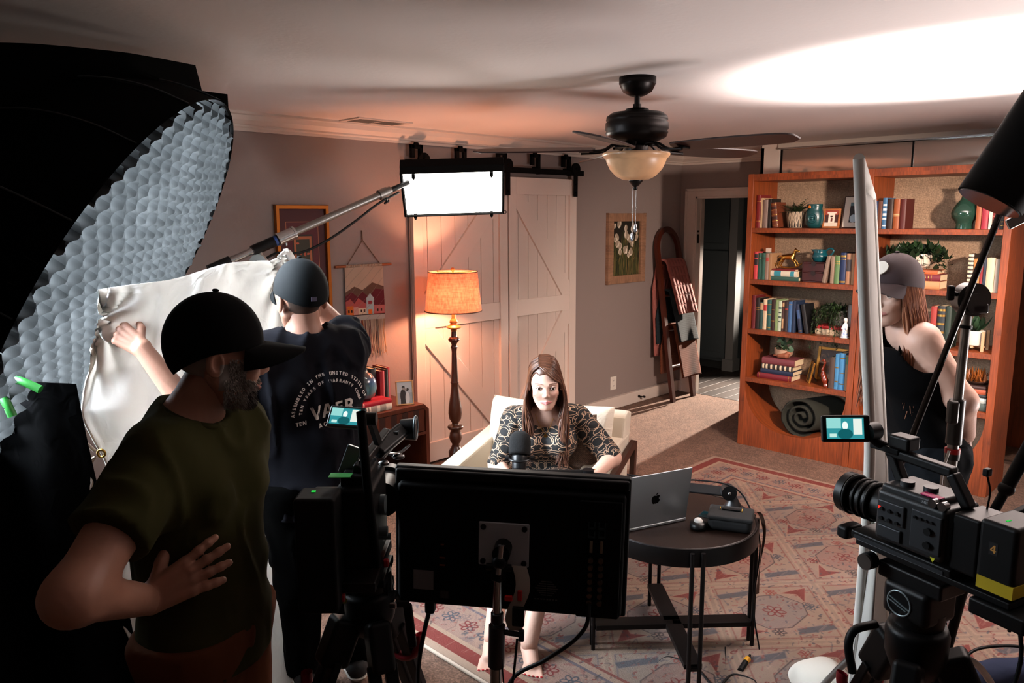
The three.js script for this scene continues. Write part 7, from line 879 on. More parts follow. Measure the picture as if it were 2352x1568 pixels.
function handGeo(B, wrist, elbow, r, k = 0.006) { const a = v3(...wrist), e = v3(...elbow), q = a.clone().lerp(e, 0.28); const L = [...B, bone([a.x, a.y, a.z], [q.x, q.y, q.z], r * 0.96, r * 1.08)]; return nets(bonesD(L, k), ...boundsOf(L, 0.012), 0.003); }
function skinBody(bones, extra, S, cell = 0.011) { const b = nets(bonesD(bones, 0.035), ...boundsOf(bones, 0.03), cell); paint(b, () => S); extra.forEach((e) => { if (!e.attributes.color) paint(e, () => S); }); return merge([b, ...extra]); }
const skinMat = new THREE.MeshPhysicalMaterial({ color: 0xffffff, vertexColors: true, roughness: 0.5, sheen: 0.15 });
// torso + limbs from joints
function torsoBones(J, w, k = 1) { const mid = (a, b, t) => a.map((v, i) => lerp(v, b[i], t)), B = [], off = (p, q, s) => p.map((v, i) => v + q[i] * s), sd = (() => { const d = J.shR.map((v, i) => v - J.shL[i]), l = Math.hypot(...d); return d.map((v) => v / l); })();
  B.push(bone(J.hipL, J.hipR, 0.1 * w)); for (const s of [-1, 1]) { B.push(bone(off(J.pelvis, sd, s * 0.055 * w), off(J.waist, sd, s * 0.045 * w), 0.105 * w, 0.098 * w * k)); B.push(bone(off(J.waist, sd, s * 0.045 * w), off(J.chest, sd, s * 0.075 * w), 0.098 * w * k, 0.112 * w)); }
  B.push(bone(mid(J.shL, J.shR, 0.12), mid(J.shL, J.shR, 0.88), 0.068 * w)); B.push(bone(J.neck, mid(J.neck, J.shL, 0.75), 0.05 * w, 0.05 * w), bone(J.neck, mid(J.neck, J.shR, 0.75), 0.05 * w, 0.05 * w)); return B; }
const armBones = (sh, el, wr, w) => [bone(sh, el, 0.056 * w, 0.043 * w), bone(el, wr, 0.044 * w, 0.029 * w)];
const legBones = (hip, kn, an, w) => [bone(hip, kn, 0.095 * w, 0.06 * w), bone(kn, an, 0.06 * w, 0.04 * w)];
// a garment: the body's bones grown by `grow`, with folds, kept where every cut is negative
function garment(bones, grow, cuts, o = {}) { const f = bonesD(bones.map((b) => { const c = b.slice(); c[6] += grow; c[7] += grow; return c; }), o.k || 0.04), fold = o.fold ?? 0.006, fs = o.fs || 9; const g = (x, y, z) => { let d = f(x, y, z); if (Math.abs(d) < 0.05) { const n = noise3(x * fs, y * fs * 0.55 + x * 3, z * fs), m = Math.abs(noise3(x * fs * 1.7 + 7, y * fs, z * fs * 1.7)); d += fold * n * 2 - fold * 1.1 * Math.max(0, 0.16 - m) / 0.16; } for (const c of cuts) d = smax(d, c(x, y, z), 0.006); return d; }; const [lo, hi] = boundsOf(bones, grow + 0.03); const geo = nets(g, lo, hi, o.cell || 0.011); geo.field = g; return geo; }
const plane = (p, n) => { const L = Math.hypot(...n), m = n.map((v) => v / L), c = p[0] * m[0] + p[1] * m[1] + p[2] * m[2]; return (x, y, z) => x * m[0] + y * m[1] + z * m[2] - c; };
const toward = (a, b, t) => a.map((v, i) => lerp(v, b[i], t)), dirOf = (a, b) => b.map((v, i) => v - a[i]);
// limb garments end at a cuff: cut only near that limb
const cuff = (a, b, t) => { const p = toward(a, b, t), n = dirOf(a, b), pl = plane(p, n); return (x, y, z) => { const r = Math.hypot(x - p[0], y - p[1], z - p[2]); return r < 0.16 ? pl(x, y, z) : -1; }; };
// a cap in head axes
function capParts(g, put, m, o = {}) {
  const C = [0, 0.03, -0.01], R = [0.0885, 0.113, 0.107], rim = (a) => { const c = Math.cos(a), sd = o.side ?? 0.022; return c < 0 ? lerp(sd, o.back ?? -0.03, Math.pow(-c, 1.3)) : lerp(sd, o.front ?? 0.04, c); }, N = 6;
  const pt = (a, t, r = 1) => { const yr = (rim(a) - C[1]) / R[1], ph0 = Math.acos(clamp(yr, -0.99, 0.99)), ph = ph0 * t, seam = 1 + 0.006 * Math.pow(Math.abs(Math.sin(a * N / 2)), 0.5) * Math.sin(t * PI), s = Math.sin(ph) * seam * r; return [C[0] + R[0] * Math.sin(a) * s, C[1] + R[1] * Math.cos(ph) * r * (1 - 0.02 * (1 - t)), C[2] + R[2] * Math.cos(a) * s]; };
  part(g, 'cap_crown', put(slab((u, v) => pt(u * 2 * PI, Math.max(v, 0.001)), 72, 24, -0.003)), m);
  part(g, 'cap_button', put(ball(0.008, C[0], C[1] + R[1] + 0.001, C[2], 1, 0.5, 1, 10)), m);
  part(g, 'cap_brim', put(slab((u, v) => { const s = u * 2 - 1, a = s * 1.0, p = pt(a, 1), e = 0.085 * Math.sqrt(Math.max(0, 1 - Math.pow(Math.abs(s), 2.4))) * (o.brim ?? 1); return [p[0] * (1 - 0.1 * v * Math.abs(s)), p[1] - v * 0.012 - 0.034 * s * s * v, p[2] + v * e]; }, 30, 12, 0.004)), o.brimMat || m);
}
function hairLocks(paths, cols, r0 = 0.0045) { const L = cols.map(() => []); paths.forEach((P, i) => { const c = curve(P), n = 22, seg = 5, g = new THREE.TubeGeometry(c, n, r0 * (0.75 + 0.5 * hash2(i, 3)), seg), p = g.attributes.position; for (let k = 0; k <= n; k++) { const t = k / n, s = t > 0.75 ? 1 - (t - 0.75) / 0.25 * 0.8 : 1, q = c.getPointAt(t); for (let j = 0; j <= seg; j++) { const o = k * (seg + 1) + j; p.setXYZ(o, q.x + (p.getX(o) - q.x) * s, q.y + (p.getY(o) - q.y) * s, q.z + (p.getZ(o) - q.z) * s); } } L[Math.floor(hash2(i, 9) * cols.length)].push(paint(g, () => cols[Math.floor(hash2(i, 9) * cols.length)])); }); return merge(L.flat()); }
const placer = (x, y, z, yaw, pitch = 0, roll = 0, s = 1) => { const M = new THREE.Matrix4().makeRotationFromEuler(new THREE.Euler(pitch, yaw, roll, 'YXZ')).scale(v3(s, s, s)).setPosition(x, y, z); return (q) => { q.applyMatrix4(M); return q; }; };
const hairMat = (rough = 0.42) => new THREE.MeshPhysicalMaterial({ color: 0xffffff, vertexColors: true, roughness: rough, sheen: 0.2 });
const person = (label, r, d) => gear('person', label, 'person', r, d);

// ---- man in the olive shirt, hand on hip
{ const g = person('bearded man in a black cap and olive t-shirt with a hand on his hip', -0.76, 1.66), L = g.loc, S = [0.4, 0.19, 0.125];
  const J = { pelvis: L(-0.715, 0.93, 1.66), waist: L(-0.712, 1.06, 1.66), chest: L(-0.708, 1.24, 1.66), neck: L(-0.722, 1.385, 1.66), shR: L(-0.735, 1.33, 1.53), shL: L(-0.67, 1.335, 1.79), hipR: L(-0.725, 0.9, 1.6), hipL: L(-0.705, 0.9, 1.73), elR: L(-0.783, 1.168, 1.275), wrR: L(-0.74, 1.068, 1.455), elL: L(-0.74, 1.08, 1.92), wrL: L(-0.75, 0.86, 1.84), knR: L(-0.77, 0.48, 1.58), knL: L(-0.69, 0.48, 1.76), anR: L(-0.79, 0.07, 1.57), anL: L(-0.71, 0.07, 1.77) };
  const hd = L(-0.645, 1.535, 1.66), put = placer(...hd, 116 * D2R, 0.1, 0, 0.98), grey = [0.26, 0.23, 0.21], dark = [0.035, 0.027, 0.022];
  const head = put(makeHead({ skin: S, brow: [0.05, 0.035, 0.028], lip: [0.28, 0.1, 0.07], stubble: (x, y, z) => (y < 0.03 && z < -0.03 && y > -0.045 ? grey : Math.abs(x) > 0.045 && y < -0.01 && y > -0.07 && z < 0.055 && z > -0.002 ? grey : null) }));
  const torso = torsoBones(J, 0.86, 1.06), armR = armBones(J.shR, J.elR, J.wrR, 1.08), armL = armBones(J.shL, J.elL, J.wrL, 1), legs = [...legBones(J.hipR, J.knR, J.anR, 0.92), ...legBones(J.hipL, J.knL, J.anL, 0.92)], hc = L(-0.665, 1.48, 1.66);
  const hR = handBones(J.wrR, dirOf(J.wrR, L(-0.625, 1.125, 1.495)), [0.1, 0.3, 0.95], -1, [0.16, 0.12, 0.12, 0.14], 0.1, 1.03, 0.14), hL = handBones(J.wrL, [0, -1, 0], [1, 0, 0], 1, [0.3, 0.3, 0.35, 0.4]);
  part(g, 'body', skinBody([...torso, ...armR, ...armL, ...legs, bone(J.neck, hc, 0.058, 0.054)], [head, handGeo(hR, J.wrR, J.elR, 0.03), handGeo(hL, J.wrL, J.elL, 0.029)], S), skinMat);
  const olive = mat(0x35331b, 0.95, { specularIntensity: 0.2, bumpMap: rep(T.cloth, 1), bumpScale: 0.0005 });
  const sleeve = [bone(J.shR, toward(J.shR, J.elR, 0.75), 0.056, 0.058), bone(J.shL, toward(J.shL, J.elL, 0.75), 0.056, 0.056)];
  const nk = ellD(toward(J.neck, hc, 0.55), [0.078, 0.06, 0.082]);
  part(g, 'shirt', garment([...torso, ...sleeve, bone(J.pelvis, L(-0.715, 0.83, 1.66), 0.1, 0.108)], 0.018, [(x, y, z) => 0.805 - y + 0.015 * Math.sin(x * 9), (x, y, z) => -nk(x, y, z), cuff(J.shR, J.elR, 0.6), cuff(J.shL, J.elL, 0.6)], { fold: 0.008, fs: 8, cell: 0.009 }), olive);
  const nc = toward(J.neck, hc, 0.22); part(g, 'collar', tor(0.073, 0.0085, 0, 0, 0, 'y', 36).applyMatrix4(new THREE.Matrix4().makeRotationFromEuler(new THREE.Euler(-0.05, 0, -0.42)).setPosition(...nc)), olive);
  part(g, 'trousers', garment([...legs.map((b) => b), bone(J.hipL, J.hipR, 0.1)], 0.02, [(x, y) => y - 0.93, (x, y) => 0.03 - y], { fold: 0.008, fs: 6 }), mat(0x5c3420, 0.95, { specularIntensity: 0.2 }));
  for (const a of [J.anR, J.anL]) part(g, 'shoe', (() => { const B = [bone([a[0] - 0.02, 0.045, a[2]], [a[0] + 0.17, 0.035, a[2] + 0.03], 0.045, 0.035)], f = bonesD(B, 0.02); return nets((x, y, z) => Math.max(f(x, y, z), 0.002 - y), ...boundsOf(B, 0.02), 0.008); })(), mat(0x1a1614, 0.7));
  capParts(g, put, mat(0x040405, 0.9, { specularIntensity: 0.25 }), { back: -0.045, front: 0.03, side: 0.014, brim: 1.12 });
  // beard: short grey tufts, darker at the chin
  seed(51); const T2 = [], hf = headField({}); for (let i = 0; i < 6000; i++) { const az = rr(-1.75, 1.75), y = rr(-0.125, 0.0), aa = Math.abs(az), sx = Math.sin(az), cz = Math.cos(az); const side = aa > 1.05 && aa < 1.6, lip = aa < 0.4 && y > -0.06 && y < -0.048, jaw = y < -0.045 - 0.03 * Math.max(0, 1 - aa / 0.9) && !(aa < 0.3 && y > -0.08); if (!(side && y < -0.0) && !lip && !jaw) continue; let lo = 0, hi = 0.14; if (hf(0, y, 0.02) > 0) continue; for (let k = 0; k < 14; k++) { const m = (lo + hi) / 2; if (hf(sx * m, y, 0.02 + cz * m) < 0) lo = m; else hi = m; } const P0 = v3(sx * lo, y, 0.02 + cz * lo), len = rr(0.006, 0.011) * (side ? 0.55 : 1) * (y < -0.09 ? 1.3 : 1), dv = v3(sx * 0.6, -0.6, cz * 0.6).normalize(), g1 = new THREE.ConeGeometry(0.0016, len, 3); g1.translate(0, len / 2, 0); g1.applyQuaternion(new THREE.Quaternion().setFromUnitVectors(v3(0, 1, 0), dv)); g1.translate(P0.x, P0.y, P0.z); const c = y < -0.075 && aa < 0.75 ? (rnd() < 0.8 ? dark : grey) : rnd() < 0.5 ? grey : [0.48, 0.44, 0.4]; T2.push(paint(g1, () => c)); }
  const bd = part(g, 'beard', put(merge(T2)), hairMat(0.8), 'short grey beard, dark at the chin'); bd.userData.kind = 'stuff';
  const kn = toward(hR[8].slice(0, 3), hR[8].slice(3, 6), 0.5), rg = tor(0.0098, 0.0016, 0, 0, 0, 'y', 20); rg.applyQuaternion(new THREE.Quaternion().setFromUnitVectors(v3(0, 1, 0), v3(...dirOf(hR[8].slice(0, 3), hR[8].slice(3, 6))).normalize())); rg.translate(...kn); part(g, 'ring', rg, gold, 'gold ring'); }

// ---- man with his back turned, holding up the cloth
{ const g = person('man in a navy lettered t-shirt and black cap, back turned, holding the cloth', -0.7, 2.62), L = g.loc, S = [0.42, 0.21, 0.145];
  const J = { pelvis: L(-0.7, 0.93, 2.66), waist: L(-0.715, 1.06, 2.65), chest: L(-0.725, 1.25, 2.62), neck: L(-0.715, 1.405, 2.62), shR: L(-0.6, 1.355, 2.7), shL: L(-0.875, 1.35, 2.53), hipR: L(-0.62, 0.9, 2.7), hipL: L(-0.785, 0.9, 2.62), elL: L(-1.035, 1.2, 2.43), wrL: L(-1.185, 1.42, 2.43), elR: L(-0.665, 1.39, 2.98), wrR: L(-0.775, 1.57, 2.84), knR: L(-0.62, 0.49, 2.78), knL: L(-0.8, 0.49, 2.7), anR: L(-0.645, 0.07, 2.88), anL: L(-0.83, 0.07, 2.8) };
  const hd = L(-0.722, 1.555, 2.62), put = placer(...hd, -143 * D2R, 0.02, 0, 1.0), hair = [0.05, 0.03, 0.022], hc = L(-0.717, 1.5, 2.62);
  const head = put(makeHead({ skin: S, brow: [0.06, 0.04, 0.03], lip: [0.36, 0.13, 0.1], stubble: (x, y, z) => (z < 0.02 && y > -0.055 + Math.max(0, z + 0.05) * 0.9 && Math.hypot(Math.abs(x) - 0.078, y + 0.01, z + 0.012) > 0.035 ? hair : null) }));
  const torso = torsoBones(J, 1.03, 1.02), aR = armBones(J.shR, J.elR, J.wrR, 1), aL = armBones(J.shL, J.elL, J.wrL, 1.02), legs = [...legBones(J.hipR, J.knR, J.anR, 1), ...legBones(J.hipL, J.knL, J.anL, 1)];
  const hL = handBones(J.wrL, [-0.8, 0.55, -0.1], [0.25, 0.45, 0.85], 1, [1.15, 1.2, 1.25, 1.25], 0.9), hR = handBones(J.wrR, [-0.35, 0.75, -0.3], [-0.2, 0.3, -0.9], 1, [0.9, 0.95, 0.95, 1.0], 0.6);
  part(g, 'body', skinBody([...torso, ...aR, ...aL, ...legs, bone(J.neck, hc, 0.06, 0.055)], [head, handGeo(hL, J.wrL, J.elL, 0.03), handGeo(hR, J.wrR, J.elR, 0.03)], S), skinMat);
  const navy = mat(0x131319, 0.95, { specularIntensity: 0.25, bumpMap: rep(T.cloth, 1), bumpScale: 0.0005 }), sl = [bone(J.shR, toward(J.shR, J.elR, 0.7), 0.064, 0.062), bone(J.shL, toward(J.shL, J.elL, 0.75), 0.068, 0.068)], nk = ellD(toward(J.neck, hc, 0.8), [0.078, 0.075, 0.078]);
  const sh = garment([...torso, ...sl, bone(J.waist, L(-0.7, 0.82, 2.66), 0.125, 0.135)], 0.022, [(x, y, z) => 0.79 - y, (x, y, z) => -nk(x, y, z), cuff(J.shR, J.elR, 0.62), cuff(J.shL, J.elL, 0.7)], { fold: 0.011, fs: 8, cell: 0.009 }); part(g, 'shirt', sh, navy);
  // print on the back: march the lettering patch onto the shirt
  const print = canvasTex(512, 512, (c) => { c.clearRect(0, 0, 512, 512); c.fillStyle = '#d8cec6'; c.textAlign = 'center'; const arc = (t, R, y0, size, a0, a1) => { c.font = 'bold ' + size + 'px sans-serif'; for (let i = 0; i < t.length; i++) { const a = lerp(a0, a1, i / (t.length - 1)); c.save(); c.translate(256 + Math.sin(a) * R, y0 - Math.cos(a) * R); c.rotate(a); c.fillText(t[i], 0, 0); c.restore(); } }; arc('ASSEMBLED IN THE UNITED STATES OF', 222, 300, 27, -1.4, 1.4); arc('TEN YEARS OF WARRANTY COMM', 180, 300, 25, -1.35, 1.35); c.font = 'bold 108px sans-serif'; c.fillText('VAER', 262, 316); c.font = 'bold 34px sans-serif'; c.fillText('TEN', 70, 330); c.font = 'bold 34px sans-serif'; c.fillText('A COMPANY', 262, 366); });
  const bk = L(-0.59, 1.205, 2.5), rt = v3(0.86, 0.12, -0.5).normalize(), upv = v3(-0.1, 1, 0).normalize(), nn = rt.clone().cross(upv).normalize(), W = 0.3; // patch frame on his back
  part(g, 'shirt_print', sheet((u, v) => { const p = v3(...bk).addScaledVector(rt, (u - 0.5) * W).addScaledVector(upv, (v - 0.5) * W).addScaledVector(nn, 0.2); for (let k = 0; k < 40; k++) { const d = sh.field(p.x, p.y, p.z); if (d < 0.0008) break; p.addScaledVector(nn, -Math.min(d * 0.8, 0.03)); } p.addScaledVector(nn, 0.002); return [p.x, p.y, p.z]; }, 44, 44), mat(0xffffff, 0.9, { map: print, transparent: true, alphaTest: 0.4 }), 'pale printed lettering');
  part(g, 'trousers', garment([...legs, bone(J.hipL, J.hipR, 0.1)], 0.026, [(x, y) => y - 0.93, (x, y) => 0.06 - y], { fold: 0.008, fs: 6 }), mat(0x030303, 0.95, { specularIntensity: 0.1 }));
  for (const a of [J.anR, J.anL]) { const B = [bone([a[0] - 0.05, 0.05, a[2] - 0.08], [a[0] + 0.02, 0.055, a[2] + 0.05], 0.04, 0.043)], f = bonesD(B, 0.02); const s = part(g, 'shoe', nets((x, y, z) => Math.max(f(x, y, z), 0.025 - y), ...boundsOf(B, 0.02), 0.007), mat(0x09090a, 0.8)); part(s, 'sole', nets((x, y, z) => Math.max(f(x, y + 0.006, z) - 0.005, y - 0.028, 0.002 - y), [a[0] - 0.13, -0.01, a[2] - 0.17], [a[0] + 0.11, 0.06, a[2] + 0.14], 0.006), mat(0x9b938a, 0.7), 'pale sole'); }
  capParts(g, put, mat(0x0b1013, 0.85, { specularIntensity: 0.4 }), { back: -0.02, front: 0.036 });
  part(g, 'cap_patch', put(bx(0.02, 0.014, 0.003, 0, 0.008, -0.116)), mat(0x5d5a72, 0.8), 'small violet patch'); }

// ---- woman in a cap behind the white frame
{ const g = person('woman in a plum cap and black tank top standing with hands behind her back', 1.45, 2.72), L = g.loc, S = [0.56, 0.34, 0.26];
  const J = { pelvis: L(1.545, 0.98, 2.77), waist: L(1.5, 1.1, 2.75), chest: L(1.445, 1.27, 2.73), neck: L(1.4, 1.415, 2.72), shL: L(1.415, 1.4, 2.61), shR: L(1.455, 1.4, 2.86), hipL: L(1.54, 0.95, 2.7), hipR: L(1.56, 0.95, 2.85), elL: L(1.535, 1.2, 2.555), wrL: L(1.635, 1.045, 2.68), elR: L(1.6, 1.2, 2.9), wrR: L(1.66, 1.04, 2.79), knL: L(1.53, 0.52, 2.69), knR: L(1.57, 0.52, 2.86), anL: L(1.57, 0.07, 2.69), anR: L(1.6, 0.07, 2.87) };
  const hd = L(1.345, 1.562, 2.7), put = placer(...hd, -58 * D2R, 0.05, 0, 0.97), hc = L(1.36, 1.5, 2.71);
  const head = put(makeHead({ skin: S, fem: true, brow: [0.25, 0.12, 0.07], lip: [0.5, 0.2, 0.17], lash: [0.12, 0.07, 0.05] }));
  const torso = torsoBones(J, 0.86, 0.88), bust = [bone(L(1.375, 1.3, 2.67), L(1.375, 1.3, 2.67), 0.075), bone(L(1.385, 1.3, 2.79), L(1.385, 1.3, 2.79), 0.075)], aL = armBones(J.shL, J.elL, J.wrL, 1.0), aR = armBones(J.shR, J.elR, J.wrR, 0.95), legs = [...legBones(J.hipL, J.knL, J.anL, 0.95), ...legBones(J.hipR, J.knR, J.anR, 0.95)];
  const hL = handBones(J.wrL, [0.35, -0.85, -0.3], [0.7, 0.3, 0.5], -1, [0.35, 0.45, 0.5, 0.55], 0.3, 0.92), hR = handBones(J.wrR, [0.05, -0.8, 0.45], [0.9, 0.1, -0.2], 1, [0.5, 0.6, 0.6, 0.6], 0.4, 0.92);
  part(g, 'body', skinBody([...torso, ...aL, ...aR, ...legs, bone(J.neck, hc, 0.046, 0.044)], [head, handGeo(hL, J.wrL, J.elL, 0.026), handGeo(hR, J.wrR, J.elR, 0.026)], S), skinMat); eyeParts(g, put);
  const blk = mat(0x050506, 0.95, { specularIntensity: 0.2 }), arm1 = ellD(J.shL, [0.085, 0.115, 0.1]), arm2 = ellD(J.shR, [0.085, 0.115, 0.1]), nkc = ellD(toward(J.neck, J.chest, -0.1), [0.1, 0.11, 0.075]);
  part(g, 'tank_top', garment([...torso, ...bust], 0.02, [(x, y, z) => 1.005 - y, (x, y, z) => -arm1(x, y, z), (x, y, z) => -arm2(x, y, z), (x, y, z) => -nkc(x, y, z), (x, y, z) => y - 1.37], { fold: 0.001, cell: 0.008, k: 0.05 }), blk);
  for (const s of [0, 1]) { const a = s ? 2.79 : 2.665; part(g, 'shoulder_strap', tube([L(1.365, 1.33, a - (s ? 0 : 0)), L(1.37, 1.4, a), L(1.405, 1.462, a), L(1.455, 1.44, a), L(1.51, 1.36, a), L(1.525, 1.28, a)], 0.007, 30, 8), blk); }
  part(g, 'trousers', garment([...legs, bone(J.hipL, J.hipR, 0.09), bone(J.pelvis, J.waist, 0.1, 0.08)], 0.022, [(x, y) => y - 1.02, (x, y) => 0.04 - y], { fold: 0.012, fs: 8, cell: 0.009 }), mat(0x0b0e12, 0.9, { specularIntensity: 0.3 })); part(g, 'waistband', tor(0.105, 0.012, 0, 0, 0, 'y', 36).applyMatrix4(new THREE.Matrix4().makeScale(1.05, 1, 1.25).setPosition(...L(1.532, 1.02, 2.76))), mat(0x0b0e12, 0.9, { specularIntensity: 0.3 }));
  part(g, 'drawstring', tube([L(1.57, 1.03, 2.63), L(1.6, 0.99, 2.62), L(1.61, 0.94, 2.62), L(1.605, 0.91, 2.62)], 0.006, 16, 6), mat(0xb8b2aa, 0.8), 'white piping');
  for (const a of [J.anL, J.anR]) part(g, 'shoe', (() => { const B = [bone([a[0] + 0.03, 0.045, a[2]], [a[0] - 0.15, 0.035, a[2]], 0.04, 0.032)], f = bonesD(B, 0.02); return nets((x, y, z) => Math.max(f(x, y, z), 0.002 - y), ...boundsOf(B, 0.02), 0.008); })(), mat(0x1b1b1d, 0.7));
  const plum = mat(0x3a2b2e, 0.9, { bumpMap: rep(T.cloth, 8, 8), bumpScale: 0.0006 }); capParts(g, put, plum, { back: -0.02, front: 0.04 }); part(g, 'cap_badge', put(merge([cyl(0.026, 0.026, 0.004, 0, 0, 0, 'z', 28).applyMatrix4(new THREE.Matrix4().makeRotationX(-0.55)).translate(0, 0.095, 0.085)])), mat(0xd8d2c8, 0.7), 'round white badge');
  seed(61); const P = []; for (let i = 0; i < 360; i++) { const s = i % 2 ? 1 : -1, a = s * rr(0.85, 2.9), x = Math.sin(a), z = Math.cos(a), fw = z > -0.1 ? 1 : 0, len = rr(0.24, 0.36); P.push([[x * 0.08, 0.03, z * 0.095 - 0.01], [x * 0.092, -0.03, z * 0.098 - 0.012], [x * 0.098 + rr(-0.008, 0.008), -0.1, z * 0.09 - 0.02 + rr(-0.01, 0.01)], [x * 0.1 + rr(-0.015, 0.02) + (s > 0 ? 0.01 : 0), -0.1 - len * 0.45, z * 0.07 - 0.04 - rr(0, 0.04) + fw * 0.05], [x * 0.1 + rr(-0.03, 0.03), -0.1 - len, z * 0.05 - 0.06 - rr(0, 0.05) + fw * 0.08]]); } part(g, 'hair', put(hairLocks(P, [[0.22, 0.075, 0.035], [0.3, 0.115, 0.055], [0.16, 0.05, 0.024]], 0.0038)), hairMat(), 'long ginger hair'); }

// ---- the seated woman
{ const g = person('seated woman with long brown hair in a black dress patterned with rings', 0.16, 3.62), L = g.loc, S = [0.64, 0.39, 0.3];
  const J = { pelvis: L(0.15, 0.52, 3.76), waist: L(0.155, 0.62, 3.73), chest: L(0.162, 0.75, 3.69), neck: L(0.165, 0.868, 3.665), shL: L(0.01, 0.845, 3.68), shR: L(0.325, 0.85, 3.7), hipL: L(0.06, 0.51, 3.72), hipR: L(0.235, 0.51, 3.75), knL: L(-0.01, 0.53, 3.3), knR: L(0.19, 0.53, 3.28), anL: L(-0.09, 0.085, 3.0), anR: L(0.065, 0.085, 2.95), elL: L(-0.075, 0.64, 3.6), wrL: L(0.03, 0.565, 3.4), elR: L(0.485, 0.665, 3.62), wrR: L(0.36, 0.625, 3.43) };
  const hd = L(0.158, 1.042, 3.6), put = placer(...hd, 0.0, 0.07, 0.01, 0.99), hc = L(0.16, 0.985, 3.625);
  const head = put(makeHead({ skin: S, fem: true, cell: 0.0022, brow: [0.2, 0.09, 0.06], lip: [0.55, 0.17, 0.16], lash: [0.03, 0.015, 0.012], blush: true }));
  const torso = torsoBones(J, 0.84, 0.86), bust = [bone(L(0.09, 0.745, 3.6), L(0.09, 0.745, 3.6), 0.066), bone(L(0.23, 0.745, 3.605), L(0.23, 0.745, 3.605), 0.066)], aL = armBones(J.shL, J.elL, J.wrL, 0.9), aR = armBones(J.shR, J.elR, J.wrR, 0.92), legs = [...legBones(J.hipL, J.knL, J.anL, 0.9), ...legBones(J.hipR, J.knR, J.anR, 0.9)];
  const hL = handBones(J.wrL, [0.75, -0.1, 0.5], [0, 0.9, 0.3], -1, [0.3, 0.35, 0.4, 0.4], 0.3, 0.9), hR = handBones(J.wrR, [-0.85, -0.12, 0.35], [0, 0.9, 0.3], 1, [0.3, 0.35, 0.4, 0.4], 0.3, 0.9);
  const foot = (a, turn) => { const B = [bone([a[0], 0.055, a[2] - 0.02], [a[0] + turn * 0.4, 0.035, a[2] + 0.08], 0.036, 0.03), bone([a[0], 0.04, a[2] - 0.03], [a[0], 0.03, a[2] - 0.05], 0.03, 0.028)]; for (let i = 0; i < 5; i++) { const o = (i - 2) * 0.0165 * (turn > 0 ? -1 : 1), l = [0.05, 0.048, 0.044, 0.038, 0.03][i]; B.push(bone([a[0] + o * 0.8 + turn * 0.4, 0.026, a[2] + 0.08], [a[0] + o + turn * 0.6, 0.014, a[2] + 0.09 + l], i ? 0.011 : 0.014, i ? 0.0085 : 0.011)); } const f = bonesD(B, 0.012); return nets((x, y, z) => Math.max(f(x, y, z), 0.0135 - y), ...boundsOf(B, 0.012), 0.004); };
  const ftL = foot(J.anL, -0.03), ftR = foot(J.anR, 0.02);
  part(g, 'body', skinBody([...torso, ...aL, ...aR, ...legs, bone(J.neck, hc, 0.046, 0.044)], [head, handGeo(hL, J.wrL, J.elL, 0.025), handGeo(hR, J.wrR, J.elR, 0.025), ftL, ftR], S, 0.009), skinMat); eyeParts(g, put);
  const rings = canvasTex(512, 512, (c) => { c.fillStyle = '#080708'; c.fillRect(0, 0, 512, 512); c.strokeStyle = '#c4a184'; c.lineWidth = 5; for (let j = -1; j < 4; j++) for (let i = -1; i < 4; i++) { const x = i * 170.67 + (j & 1 ? 85.3 : 0), y = j * 170.67; for (const [dx, dy, a, b, r] of [[0, 0, 78, 66, 0], [85.3, 0, 26, 40, 0.1], [0, 85.3, 60, 24, 0], [6, 8, 66, 46, 0.2]]) { c.beginPath(); c.ellipse(x + dx, y + dy, a, b, r, 0, 7); c.stroke(); } } }); rings.wrapS = rings.wrapT = THREE.RepeatWrapping;
  const dressM = mat(0xffffff, 0.8, { map: rings });
  const wrapUV = (geo, o, ax, r, sc) => { const n = geo.toNonIndexed(), p = n.attributes.position, uv = new Float32Array(p.count * 2), A = v3(...ax).normalize(), U = v3(0, 0, 1).addScaledVector(A, -A.z).normalize(), Wd = A.clone().cross(U); for (let i = 0; i < p.count; i++) { const q = v3(p.getX(i) - o[0], p.getY(i) - o[1], p.getZ(i) - o[2]); uv[i * 2] = Math.atan2(q.dot(Wd), q.dot(U)) * r * sc; uv[i * 2 + 1] = q.dot(A) * sc; } n.setAttribute('uv', new THREE.BufferAttribute(uv, 2)); return n; };
  const nk = ellD(L(0.165, 0.895, 3.6), [0.105, 0.075, 0.11]);
  const skirt = [bone(J.hipL, J.knL, 0.105, 0.075), bone(J.hipR, J.knR, 0.105, 0.075), bone(J.hipL, J.hipR, 0.1)];
  part(g, 'dress_bodice', wrapUV(garment([...torso, ...bust], 0.008, [(x, y, z) => -nk(x, y, z)], { fold: 0.003, cell: 0.008 }), L(0.16, 0.7, 3.7), [0, 1, 0], 0.15, 4.4), dressM);
  part(g, 'dress_skirt', wrapUV(garment(skirt, 0.012, [cuff(J.hipL, J.knL, 1.0), cuff(J.hipR, J.knR, 1.0), (x, y) => y - 0.64], { fold: 0.005, cell: 0.01 }), L(0.1, 0.5, 3.6), [0, 0.1, 1], 0.15, 4.4), dressM);
  for (const [a, b, t] of [[J.shL, J.elL, 1.04], [J.shR, J.elR, 1.02]]) { const B = [bone(a, toward(a, b, 1.0), 0.056, 0.045)]; part(g, 'dress_sleeve', wrapUV(garment(B, 0.008, [cuff(a, b, t)], { fold: 0.005, cell: 0.007 }), a, dirOf(b, a), 0.06, 4.4), dressM); }
